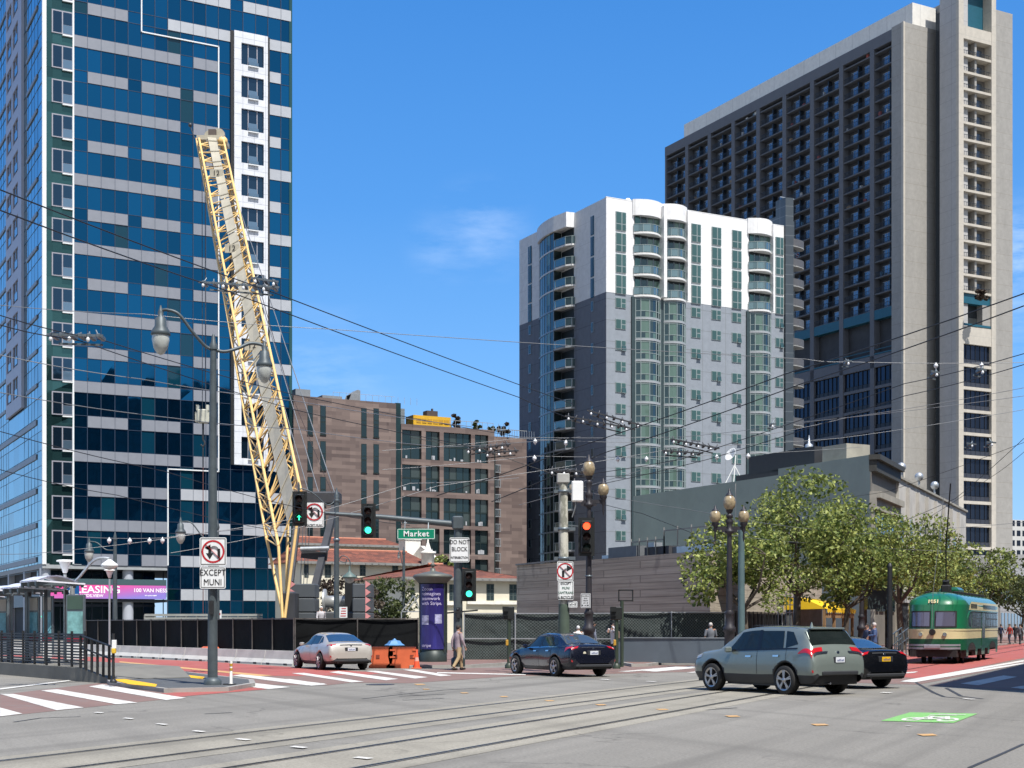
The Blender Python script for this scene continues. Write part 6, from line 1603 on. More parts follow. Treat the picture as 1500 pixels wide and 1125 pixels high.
while s_ <= L+.01: MB().beam((*rp_(s_), 0), (*rp_(s_), 1.12), .07, .05).build('post', dark_m, rl_); s_ += L/22
hr = T('ramp_handrail', 'dark grey handrail with square posts sloping down the ramp', 'handrail', (Bq.x, Bq.y, 0), 0)
dC = Cq-Bq; b = MB()
hp = [Vector((0,0,1.42)), dC+Vector((0,0,1.12)), dC*1.12+Vector((0,0,1.1)), dC*1.12+Vector((0,0,.72)), dC+Vector((0,0,.75)), Vector((0,0,1.05))]
b.tube([tuple(p) for p in hp], .03, 8).build('rail', dark_m, hr)
for i in range(6): f = i/5; MB().beam((dC.x*f,dC.y*f,.42-.28*f),(dC.x*f,dC.y*f,1.4-.28*f),.07,.06).build('post', dark_m, hr)
# shelter
sh = T('bus_shelter', 'long bus shelter with a translucent wavy roof and map panels', 'bus shelter', (A.x, A.y, .42), 0)
Ysh = 55.0; sb0 = nn*1.9
def sp_(s, o=0): v = pd*s+nn*(1.0+o*.55); return v.x, v.y
roofm, n, b_ = newmat('translucent_roof'); b_.inputs['Base Color'].default_value = (.78,.78,.84,1); b_.inputs['Roughness'].default_value = .3; b_.inputs['Transmission Weight'].default_value = .12
Ls = (Bq-A).length-3.0
def roof_piece(s0, s1, z):
    b = MB(); n_ = 10; w_ = 1.5
    rows_ = []
    for side in (0, .05):
        for i in range(n_+1):
            o = -w_+2*w_*i/n_; zz = z+.12+.13*math.cos(o*1.6+.5)+side
            rows_.append([(*sp_(s0,o), zz), (*sp_(s1,o), zz)])
    for i in range(n_):
        a, c = rows_[i], rows_[i+1]; e, f = rows_[n_+1+i], rows_[n_+2+i]
        b.add([a[0],a[1],c[1],c[0]], [(0,1,2,3)], True); b.add([e[0],f[0],f[1],e[1]], [(0,1,2,3)], True)
    for j in (0,1): b.quad(rows_[0][j], rows_[n_][j], rows_[-1][j], rows_[n_+1][j]) 
    b.build('roof', roofm, sh)
    b = MB()
    for s in (s0+.15, (s0+s1)/2, s1-.15):
        b.beam((*sp_(s,-w_),z+.02),(*sp_(s,w_),z+.02),.08,.12)
        for o in (-1.4,-.5,.5,1.4): b.tube([(*sp_(s,o),z+.05),(*sp_(s,o),z-.1)], .05, 6)
    b.build('roof_rib', galv, sh)
z = 2.55
pcs = [(-19,-14.6,2.3),(-14.2,-10,2.3),(-9.6,-5.4,2.4),(-5.0,-.8,2.45),(-.4,Ls*.3,2.5),(Ls*.32,Ls-1.6,2.68)]
for s0, s1, z in pcs: roof_piece(s0, s1, z)
for i in range(22):
    s = -18+i*(Ls+16.0)/21
    for o in ((-.7, .6) if i % 2 else (.1,)): MB().box(-.045,.045,-.045,.045,0,2.5).build('upright', galv if i % 3 else dark_m, sh, loc=(*sp_(s,o),0))
ps = [(Ls+.1, 'map', (.18,.38,.38)), (Ls-2.6, 'notice', (.14,.35,.42)), (Ls-4.0, 'notice', (.16,.36,.42)), (Ls-7.5, 'notice', (.16,.36,.42))]
for s, nm, c in ps:
    w_ = .66 if nm == 'map' else .42
    x0, y0 = sp_(s, -.2); an = math.atan2(pd.y, pd.x)
    pnl = MB().box(-w_/2,w_/2,-.04,.04,.3,2.3).build('panel_frame', galv, sh, loc=(x0,y0,0)); pnl.rotation_euler = (0,0,R(-12))
    MB().box(-w_/2+.06,w_/2-.06,-.06,-.045,1.0,1.75).build('route_map', mat('route_map_'+nm, c, .35, 0, .5, 3), pnl)
    MB().box(-w_/2+.06,w_/2-.06,-.06,-.045,1.82,2.25).build('header', mat('green_header' if nm == 'map' else 'beige_header', (.05,.09,.07) if nm == 'map' else (.4,.37,.33), .5), pnl)
    MB().box(-w_/2+.04,w_/2-.04,-.06,-.045,.78,.9).build('red_strip', mat('crimson_strip', (.3,.02,.04), .5), pnl)
    MB().box(-w_/2+.04,w_/2-.04,-.06,-.045,.2,.75).build('lower_panel', white_m, pnl)
x0, y0 = sp_(Ls-3.2, 0); MB().lathe([(.05,1.55),(.09,1.6),(.05,1.65)], 8, (x0,y0-.2,0)).build('green_lamp', glow('green_pilot', (.1,.9,.6), .8), sh)
# lamp standards on the platform
def platform_lamp(px, Y, pyt, lab, curved_=False):
    x = ray(px)*Y; t = T('platform_lamp', lab, 'lamp post', (x, Y, .4), 0); zq = lambda py: zat(py, Y)-.4
    if not curved_:
        MB().tube([(0,0,0),(0,0,zq(pyt)-.5)], .055, 10).build('pole', galv_l, t)
        o = MB().lathe([(.06,-.46),(.08,-.42),(.2,-.1),(.2,-.06)], 8, (0,0,zq(pyt))).build('lamp_body', white_m, t); MB().lathe([(.29,-.07),(.29,-.02),(.2,.0)], 12, (0,0,zq(pyt))).build('lamp_cap', white_m, o)
    else:
        MB().tube([(0,0,0),(0,0,zq(852))], .085, 12).build('pole', galv_l, t)
        r_ = lambda p: ray(p)*Y-x
        MB().tube(curve_pts([(0,0,zq(855)),(r_(118),-.1,zq(845)),(r_(133),-.2,zq(828)),(r_(144),-.3,zq(820)),(r_(155),-.3,zq(818)),(r_(164),-.3,zq(819))]), .05, 8).build('arm', galv_l, t)
        o = MB().lathe([(.04,.1),(.08,.07),(.28,-.07),(.3,-.13),(.24,-.18),(.1,-.24)], 14, (r_(164),-.3,zq(824))).build('lamp_head', white_m, t); MB().lathe([(.2,-.18),(.13,-.24),(.02,-.27)], 12, (r_(164),-.3,zq(824))).build('lens', lamp_glass, o)
    return t
platform_lamp(95.2, 49, 820, 'thin pole with a square white lantern rising above the shelter roof')
platform_lamp(106, 50, 820, 'silver pole with a curved arm and round white lamp at the platform end', True)
platform_lamp(160.5, 76, 834, 'pale thin pole under the round lamp, standing behind the black fence')
bs = T('route_sign', 'blue bus route sign with white figures at the end of the shelter', 'sign', (ray(107)*50.4, 50.4, 0), 0)
blu = mat('route_sign_blue', (.01,.10,.30), .4); b = MB()
zA_, zB_ = zat(853,50.4), zat(880,50.4); MB().box(-.26,.22,-.04,.0,zB_,zA_).build('plate', blu, bs)
for i, s in enumerate(('49', '90')): text(s, .2, sign_w, bs, (-.13,-.06,zA_-.14-i*.2), bold=.004)
MB().box(-.25,.21,-.05,-.045,zB_+.2,zB_+.23).box(-.25,.21,-.05,-.045,zB_+.1,zB_+.12).build('stripe', sign_w, bs)
MB().box(-.03,.03,.0,.06,.4,zA_).build('post', galv, bs)
# yellow canopy stall by the trees
sx_, sy_ = Vector(gp(1180, 78)), 0
st = T('yellow_canopy_stall', 'yellow scalloped canopy stall beneath the street trees', 'stall', (*gp(1180, 80), 0), math.atan2(M[1], M[0]))
ylw = mat('yellow_canvas', (.78,.50,.01), .7, 0, .05); b = MB()
zt_ = zat(880, 80); n_ = 14; Lc = 7.5
b.add([(0,-.2,zt_),(Lc,-.2,zt_),(Lc,1.2,zt_+.25),(0,1.2,zt_+.25),(0,-1.2,zt_-.45),(Lc,-1.2,zt_-.45)], [(0,1,2,3),(4,5,1,0)])
for i in range(n_): x0 = i*Lc/n_; b.add([(x0,-1.22,zt_-.43),(x0+Lc/n_,-1.22,zt_-.43),(x0+Lc/n_,-1.22,zt_-.6),(x0+Lc/n_/2,-1.22,zt_-.7),(x0,-1.22,zt_-.6)], [(0,4,3,2,1)])
b.add([(0,-1.2,zt_-.45),(0,-.2,zt_),(0,1.2,zt_+.25),(0,1.2,zt_-.5)], [(0,1,2,3)])
b.build('canopy', ylw, st)
for x in (.1, 2.5, 5, 7.4): MB().box(x-.09,x+.09,-1.1,-.95,0,zt_-.45).build('pillar', mat('wood_pillar', (.28,.17,.08), .7), st)
MB().box(.1,Lc-.1,.8,1.1,0,zt_-.3).build('back_wall', mat('stall_wall', (.10,.11,.11), .6, 0, .4, 2), st)
MB().box(.1,Lc-.1,-1.15,-1.05,zt_-.95,zt_-.7).build('beam', mat('wood_pillar', (.28,.17,.08)), st)
# scaffold frames behind the hoarding
sc_ = T('scaffold', 'white tube scaffold frames standing against the concrete shed', 'scaffold', (*gp(1140, 73.5), 0), math.atan2(M[1], M[0])); b = MB()
for i in range(5):
    b.tube([(i*.8,0,0),(i*.8,0,zat(868,73)+.1*(i%2))], .03, 6)
for z in (2.6,3.0,3.4): b.tube([(-.2,0,z-.2),(3.6,0,z-.2)], .028, 6)
b.build('frame', galv_l, sc_)
# construction clutter above the black fence
for i, (px_, py_, w_, h_, m_, lab) in enumerate(((430,888,0,0,0,''),)): pass
st2 = T('site_railing', 'pale steel beams stacked on stands behind the black fence', 'beams', (*gp(212, 83), 0), 0); b = MB()
for z in (zat(901,83), zat(906,83), zat(910,83)): b.beam((0,0,z),(6.8,0,z),.12,.14)
for i in range(12): b.beam((i*.6,0,0),(i*.6,0,zat(901,83)),.07)
b.build('beam', mat('dusty_beam', (.32,.33,.31), .6, .2, .2, 1), st2)
bx_ = T('red_white_placard', 'small white placard with red print on the fence top near the crane', 'placard', (*gp(503, 80), 0), 0)
p_ = MB().box(-.22,.22,-.03,0,zat(905,80),zat(889,80)).build('board', sign_w, bx_); 
for i in range(4): MB().box(-.16+.02*i,.15,-.035,-.031,zat(903-3.6*i,80),zat(901.6-3.6*i,80)).build('print', sign_r, bx_)
MB().box(-.03,.03,0,.05,0,zat(900,80)).build('stake', galv, bx_)
bx_ = T('white_placard', 'small white placard on the site beams left of the near lamp post', 'placard', (*gp(320.5, 82), 0), 0)
MB().box(-.16,.16,-.03,0,zat(906,82),zat(894,82)).build('board', sign_w, bx_); MB().box(-.1,.1,-.035,-.031,zat(901,82),zat(898,82)).build('print', sign_r, bx_); MB().box(-.03,.03,0,.05,0,zat(900,82)).build('stake', galv, bx_)
vf = T('shed_railing', 'white triangular roof stand beyond the fence by the round shrub', 'frame', (*gp(588, 100), 0), 0); b = MB()
for dx in (0,.35): b.beam((dx,0,zat(896,100)),(dx+.9,0,zat(872,100)),.07).beam((dx+.9,0,zat(872,100)),(dx+1.3,0,zat(896,100)),.07)
b.beam((0,0,0),(0,0,zat(896,100)),.07).beam((1.65,0,0),(1.65,0,zat(896,100)),.07).beam((0,0,zat(896,100)),(1.65,0,zat(896,100)),.07); b.build('frame', galv_l, vf)
far_lamp(591.5, 950, 812, 584, 811, 'thin distant lamp post in front of the cream house', .35, Y=115)
# pavement railings and black signal by the tram
for i, px_ in enumerate((1300, 1313)):
    t = T('stair_railing', ('low dark railing of the subway stairs left of the tram', 'low dark railing nearest the tram front')[i], 'railing', (*gp(px_, 66+i*5), .13), math.atan2(M[1], M[0])); b = MB()
    for k in range(5): b.tube([(k*.9,0,0),(k*.9,0,1.0+.12*k)], .03, 6)
    b.tube([(0,0,1.0),(3.6,0,1.48)], .03, 6).tube([(0,0,.5),(3.6,0,.98)], .025, 6); b.build('rail', galv, t)
plain_pole(1303.5, 966, 830, .14, dark_m, 'dark pole between the stall and the tram', Y=66)
t = T('bus_stop_sign', 'dark panelled billboard box hung high between the trees left of the tram', 'sign', (*gp(1300, 84), 0), math.atan2(M[1], M[0])-R(40))
MB().box(-1.6,0,-.2,.1,zat(893,84),zat(858,84)).build('panel', mat('dark_glass_panel', (.05,.07,.07), .2, .2, .3, 1), t); MB().box(-.1,.0,-.1,.1,0,zat(858,84)).build('post', dark_m, t)
# ================= cars =================
def cr4(a, b, c, d, t): return .5*((2*b)+(c-a)*t+(2*a-5*b+4*c-d)*t*t+(3*b-a-3*c+d)*t**3)
def car_paint(name, c, met=.5, rough=.28):
    m, n, b = newmat(name); b.inputs['Base Color'].default_value = (*c, 1); b.inputs['Metallic'].default_value = met; b.inputs['Roughness'].default_value = rough
    b.inputs['Coat Weight'].default_value = .8; b.inputs['Coat Roughness'].default_value = .03; b.inputs['Coat IOR'].default_value = 1.5
    r_ = rng(n, noise(n, 1.5, 5, .7), .4, .8, rough, rough+.15); n.links.new(r_, b.inputs['Roughness']); return m
tint = mat('car_window_glass', (.010,.014,.013), .05, 0, .3, 1, spec=.55)
blueglass = mat('blue_rear_glass', (.03,.075,.15), .06, .3, .1, 1, spec=.9)
tail_r = mat('tail_light_red', (.42,.008,.015), .12, 0, .1, 20, coat=1); tail_w = mat('tail_light_clear', (.5,.3,.28), .12, 0, .05, coat=1)
chrome = mat('chrome', (.7,.7,.72), .15, 1, .02); clad = mat('black_cladding', (.022,.024,.028), .55, 0, .1, 2)
rim_s = mat('alloy_rim', (.42,.41,.41), .3, .8, .1, 3); rim_d = mat('dark_rim_well', (.015,.015,.016), .5); plate_w = mat('number_plate_white', (.62,.65,.7), .4); plate_y = mat('number_plate_yellow', (.7,.4,.01), .4)
head_l = mat('headlight_glass', (.35,.37,.38), .1, .3, .1, coat=1)
tblk_ = mat('gloss_black_trim', (.008,.008,.009), .2, 0, 0)
class Car:
    # stations: x, z0,z1,z2,z3,z4,z5,z6, w0..w5
    def __init__(s, st, axles, Rw, Ra, zw):
        s.st = st; s.ax = axles; s.Rw = Rw; s.Ra = Ra; s.zw = zw
    def ring(s, x):
        st = s.st; n = len(st); i = 0
        while i < n-2 and x > st[i+1][0]: i += 1
        t = (x-st[i][0])/(st[i+1][0]-st[i][0]); t = max(0, min(1, t))
        out = []
        for k in range(1, 14):
            b, c = st[i][k], st[i+1][k]
            # monotone-ish hermite with real spacing
            h = st[i+1][0]-st[i][0]
            def slope(j):
                if j <= 0 or j >= n-1: return (st[min(j+1,n-1)][k]-st[max(j-1,0)][k])/max(1e-4, st[min(j+1,n-1)][0]-st[max(j-1,0)][0])
                a1 = (st[j][k]-st[j-1][k])/(st[j][0]-st[j-1][0]); a2 = (st[j+1][k]-st[j][k])/(st[j+1][0]-st[j][0])
                return 0 if a1*a2 <= 0 else 2*a1*a2/(a1+a2)
            m0, m1 = slope(i)*h, slope(i+1)*h
            out.append((2*t**3-3*t*t+1)*b+(t**3-2*t*t+t)*m0+(-2*t**3+3*t*t)*c+(t**3-t*t)*m1)
        z = out[:7]; w = out[7:]+[0]
        for xa in s.ax:
            d = abs(x-xa)
            if d < s.Ra:
                h = s.zw+math.sqrt(s.Ra**2-d*d); z[0] = max(z[0], h); z[1] = max(z[1], z[0]+.035); z[2] = max(z[2], z[1]+.035)
        return z, w
    def pt(s, x, t, side=1):
        z, w = s.ring(x); i = min(5, int(t)); f = t-i; j = [max(0,i-1), i, i+1, min(6,i+2)]
        if i in (3,): zz, ww = z[i]+(z[i+1]-z[i])*f, w[i]+(w[i+1]-w[i])*f
        else:
            ww = [w[k] for k in j]; zz_ = [z[k] for k in j]
            if i == 5: ww[3] = -w[5]; zz_[3] = z[5]
            ww = cr4(*ww, f)*.5+.5*(w[i]+(w[i+1]-w[i])*f); zz = cr4(*zz_, f)*.5+.5*(z[i]+(z[i+1]-z[i])*f)
        return Vector((x, ww*side, zz))
    def nrm(s, x, t, side=1):
        e = .01; a = s.pt(x+e, t, side)-s.pt(x-e, t, side); b = s.pt(x, min(6,t+.05), side)-s.pt(x, max(0,t-.05), side)
        n = b.cross(a)*side
        return n.normalized() if n.length > 1e-9 else Vector((0,0,1))
    def body(s, mats, clad_t=None, trim=0.0):
        x0, x1 = s.st[0][0], s.st[-1][0]; xs = []
        for a, b in zip(s.st, s.st[1:]):
            n = max(1, int((b[0]-a[0])/.035)+1); xs += [a[0]+(b[0]-a[0])*i/n for i in range(n)]
        xs.append(x1); ts = [0,.5,1,1.5,2,2.33,2.66,3,3.33,3.66,4,4.33,4.66,5,5.5,6]
        row = []
        for x in xs: row.append([s.pt(x, t, 1) for t in ts]+[s.pt(x, t, -1) for t in ts[-2::-1]])
        m = len(row[0]); vs = [p for r in row for p in r]; b = MB(); base = 0; b.v = [tuple(p) for p in vs]
        for i in range(len(xs)-1):
            for j in range(m-1):
                tj = ts[min(j, m-2-j)]; mi = 0; p = row[i][j]; q = row[i+1][j+1]; c = (p+q)/2
                if clad_t and tj < clad_t: mi = 1
                for xa in s.ax:
                    if trim and math.hypot(c.x-xa, c.z-s.zw) < s.Ra+trim and tj < 3: mi = 1
                b.f.append([i*m+j, (i+1)*m+j, (i+1)*m+j+1, i*m+j+1]); b.sm.append(True); b.mi.append(mi)
        for r, rev in ((0, False), (len(xs)-1, True)):
            f = [r*m+j for j in range(m)]; b.f.append(f[::-1] if rev else f); b.sm.append(False); b.mi.append(0)
        b.f = [f[::-1] for f in b.f]
        return b
    def patch(s, cs, side=1, off_=.006, n=8, m=4, b=None, mi=0):
        b = b or MB(); vs = []
        for i in range(n+1):
            for j in range(m+1):
                u, v = i/n, j/m; x = (cs[0][0]*(1-u)+cs[1][0]*u)*(1-v)+(cs[3][0]*(1-u)+cs[2][0]*u)*v; t = (cs[0][1]*(1-u)+cs[1][1]*u)*(1-v)+(cs[3][1]*(1-u)+cs[2][1]*u)*v
                vs.append(s.pt(x, t, side)+s.nrm(x, t, side)*off_)
        fs = [(i*(m+1)+j, (i+1)*(m+1)+j, (i+1)*(m+1)+j+1, i*(m+1)+j+1) for i in range(n) for j in range(m)]
        if side < 0: fs = [f[::-1] for f in fs]
        return b.add(vs, fs, True, mi)
    def across(s, x0, x1, t0, off_=.006, n=8):                # full-width patch over the top between x0 and x1
        b = MB(); vs = []; ts = [t0+(6-t0)*k/5 for k in range(6)]
        for i in range(n+1):
            x = x0+(x1-x0)*i/n
            r = [s.pt(x, t, 1)+s.nrm(x, t, 1)*off_ for t in ts]+[s.pt(x, t, -1)+s.nrm(x, t, -1)*off_ for t in ts[-2::-1]]; vs += r
        m = 11; return b.add(vs, [(i*m+j, (i+1)*m+j, (i+1)*m+j+1, i*m+j+1) for i in range(n) for j in range(m-1)], True)
def wheel(par, x, y, Rw, w_, spokes=5, side=1, style=0):
    wl = bpy.data.objects.new('wheel', None)
    t = MB().lathe([(Rw-.10,-w_/2),(Rw-.02,-w_/2),(Rw,-w_/2+.03),(Rw,w_/2-.03),(Rw-.02,w_/2),(Rw-.10,w_/2+.004)], 28, axis='y', cap=False).build('wheel', rubber, par, loc=(x, y, Rw))
    yo = side*(w_/2-.005); r = Rw-.115
    MB().lathe([(.001,yo-side*.07),(r,yo-side*.05),(r+.012,yo)], 28, axis='y', cap=False).build('rim_well', rim_d, t)
    b = MB().lathe([(r-.03,yo-side*.02),(r-.005,yo+side*.003),(r+.02,yo+.004*side)], 28, axis='y', cap=False)
    for k in range(spokes):
        a = 2*PI*k/spokes+.3
        for da in ((-.11,.11) if style else (0,)):
            p = Vector((math.cos(a)*.05, yo-side*.01, math.sin(a)*.05)); q = Vector((math.cos(a+da)*r, yo-side*.012, math.sin(a+da)*r)); b.beam(p, q, .045 if style else .075, .035)
    b.lathe([(.07,yo-.02),(.065,yo+side*.012),(.01,yo+side*.014)], 12, axis='y'); b.build('rim', rim_s, t)
    return t
def finish_car(t, c, track, Rw, ww, mats, pl_mat, pl_loc, tl, opts):
    for xa in c.ax:
        for sd_ in (1, -1): wheel(t, xa, sd_*(track/2-.02), Rw, ww, opts.get('sp', 5), sd_, opts.get('style', 0))
    L0, L1 = c.st[0][0]+.12, c.st[-1][0]-.15
    b = MB().box(L0, c.ax[0]-c.Ra, -.72, .72, .26, .6).box(c.ax[0]-c.Ra, c.ax[0]+c.Ra, -.56, .56, .28, .8).box(c.ax[0]+c.Ra, c.ax[1]-c.Ra, -.76, .76, .2, .55).box(c.ax[1]-c.Ra, c.ax[1]+c.Ra, -.56, .56, .28, .8).box(c.ax[1]+c.Ra, L1, -.7, .7, .24, .6)
    b.build('underbody', rim_d, t)
def profile(rows): return rows
# ---- green crossover ----
def suv(name, label, loc, rz):
    t = T(name, label, 'car', loc, rz)
    #      x     z0   z1   z2   z3    z4    z5    z6     w0  w1   w2   w3   w4   w5
    st = [(-.96, .50, .55, .62, .70, .74, .76, .77,  .70,.76,.79,.79,.68,.44),
          (-.945,.42, .52, .64, .78, .86, .89, .90,  .78,.84,.86,.85,.72,.46),
          (-.90, .36, .50, .70, .90, .985,1.01,1.02, .80,.89,.90,.875,.74,.47),
          (-.84, .32, .50, .74, 1.02,1.09,1.12,1.13, .81,.91,.915,.885,.75,.48),
          (-.77, .30, .50, .76, 1.08,1.20,1.225,1.235,.82,.92,.925,.89,.75,.48),
          (-.60, .29, .50, .78, 1.12,1.44,1.475,1.485,.83,.925,.928,.89,.725,.47),
          (-.47, .28, .50, .78, 1.125,1.585,1.63,1.64,.83,.925,.928,.89,.705,.46),
          (-.30, .28, .50, .78, 1.12,1.61,1.66,1.675,.83,.925,.928,.89,.70,.46),
          ( .30, .28, .50, .78, 1.10,1.635,1.69,1.70,.83,.92,.925,.89,.70,.46),
          (1.10, .26, .48, .76, 1.07,1.635,1.69,1.705,.83,.91,.92,.885,.69,.46),
          (1.75, .26, .48, .76, 1.05,1.575,1.63,1.65, .83,.91,.92,.885,.67,.44),
          (2.20, .26, .48, .76, 1.04,1.33,1.39,1.41, .83,.91,.925,.875,.70,.45),
          (2.62, .27, .49, .78, 1.02,1.09,1.13,1.145,.82,.92,.925,.86,.74,.46),
          (3.00, .28, .50, .78, .98, 1.05,1.085,1.10,.80,.91,.915,.84,.71,.44),
          (3.35, .30, .50, .76, .93, 1.0, 1.035,1.045,.76,.87,.88,.80,.66,.41),
          (3.55, .34, .48, .68, .84, .90, .93,.94,  .68,.77,.78,.72,.57,.35),
          (3.64, .42, .50, .58, .68, .72, .74,.75,  .56,.64,.66,.62,.48,.30)]
    c = Car(st, (0, 2.69), .36, .415, .37)
    paint = car_paint('sage_green_paint', (.185,.218,.20), .35, .3)
    c.body([paint, clad], .85, .06).build('body', [paint, clad], t)
    for sd_ in (1, -1):
        c.patch([(1.02,3.08),(2.14,3.1),(1.74,3.92),(1.06,3.92)], sd_).build('side_window', tint, t)
        c.patch([(.10,3.1),(.92,3.1),(.98,3.9),(.20,3.9)], sd_).build('side_window', tint, t)
        c.patch([(-.38,3.28),(.02,3.1),(.12,3.9),(-.12,3.86)], sd_).build('side_window', tint, t)
        c.patch([(.90,3.06),(1.04,3.06),(1.08,3.94),(.97,3.94)], sd_, .009, 2, 5).build('door_pillar', tblk_, t)
        c.patch([(-.40,3.02),(2.18,3.02),(2.18,3.09),(-.40,3.09)], sd_, .009, 14, 1).build('belt_trim', tblk_, t)
        for q in ((1.02,-.02),(-.02,-.0)):
            c.patch([(q[0]-.006,1.05),(q[0]+.006,1.05),(q[0]+.006,3.05),(q[0]-.006,3.05)], sd_, .004, 1, 8).build('door_seam', rim_d, t)
        for x in (1.22, .22): c.patch([(x,2.52),(x+.2,2.52),(x+.2,2.66),(x,2.66)], sd_, .03, 3, 1).build('door_handle', chrome, t)
        MB().rbox(0,.12,0,.2,0,.15,.03).build('mirror', paint, t, loc=(1.93,.90 if sd_ > 0 else -1.10,1.02))
        c.patch([(-.885,2.9),(-.44,2.70),(-.44,2.78),(-.85,3.5)], sd_, .012, 8, 3).build('tail_light', tail_r, t)
        c.patch([(-.86,3.3),(-.80,3.3),(-.80,5.0),(-.86,4.9)], sd_, .014, 2, 8).build('tail_light', tail_r, t)
        c.patch([(-.892,3.5),(-.865,3.4),(-.865,5.3),(-.892,5.2)], sd_, .018, 2, 8).build('chrome_garnish', chrome, t)
        c.patch([(3.18,2.5),(3.5,2.4),(3.5,3.0),(3.15,3.2)], sd_, .01, 4, 3).build('headlight', head_l, t)
        c.patch([(-.93,1.35),(-.90,1.35),(-.90,1.7),(-.93,1.7)], sd_, .012, 1, 2).build('reflector', tail_r, t)
        c.patch([(-.2,4.3),(1.5,4.3),(1.5,4.45),(-.2,4.45)], sd_, .05, 10, 1).build('roof_rail', clad, t)
    c.across(-.755, -.485, 3.95, .007).build('rear_window', tint, t)
    c.across(1.86, 2.58, 4.1, .006).build('windscreen', tint, t)
    b = MB(); vs = []                                          # spoiler
    b.rbox(-.58,-.28,-.58,.58,1.615,1.665,.015).build('spoiler', paint, t)
    MB().rbox(-1.0,-.9,-.62,.62,.50,.60,.02).build('bumper_lower', clad, t)
    MB().rbox(-.965,-.925,-.20,.20,.80,.95,.01).build('plate_recess', clad, t); p = MB().box(-.975,-.966,-.155,.155,.81,.94).build('number_plate', plate_w, t)
    scribble(p, mat('plate_ink', (.05,.07,.2), .5), -.976, 0, .865, .25, .06, 7, True)
    MB().tube([(-.70,-.02,1.27),(-.73,-.3,1.26)], .012, 5).build('wiper', clad, t)
    MB().lathe([(.045,0),(.045,.01)], 12, (-.90,0,1.05), 'x').build('round_badge', chrome, t)
    b = MB()
    for i in range(3): b.box(-.935,-.925,.42+i*.07,.47+i*.07,.83,.86)
    b.build('badge_letters', chrome, t)
    MB().lathe([(.01,.12),(.05,.0)], 8, (.0,0,1.68)).build('aerial', paint, t)
    MB().tube([(-.98,.35,.30),(-.80,.35,.30)], .03, 8).build('exhaust', chrome, t)
    finish_car(t, c, 1.74, .36, .235, None, None, None, None, {'sp': 5, 'style': 1}); return t
def hpt(px, py): q = G(px, py); return q
rl_p = G(1155, 1017.5); hd = R(33.5); fwd = Vector((-math.sin(hd), math.cos(hd), 0)); rgt = Vector((math.cos(hd), math.sin(hd), 0))
o_ = rl_p+rgt*.80
suv('green_crossover', 'sage green crossover crossing the tracks, seen from behind its left side', (o_.x, o_.y, 0), math.atan2(fwd.y, fwd.x))
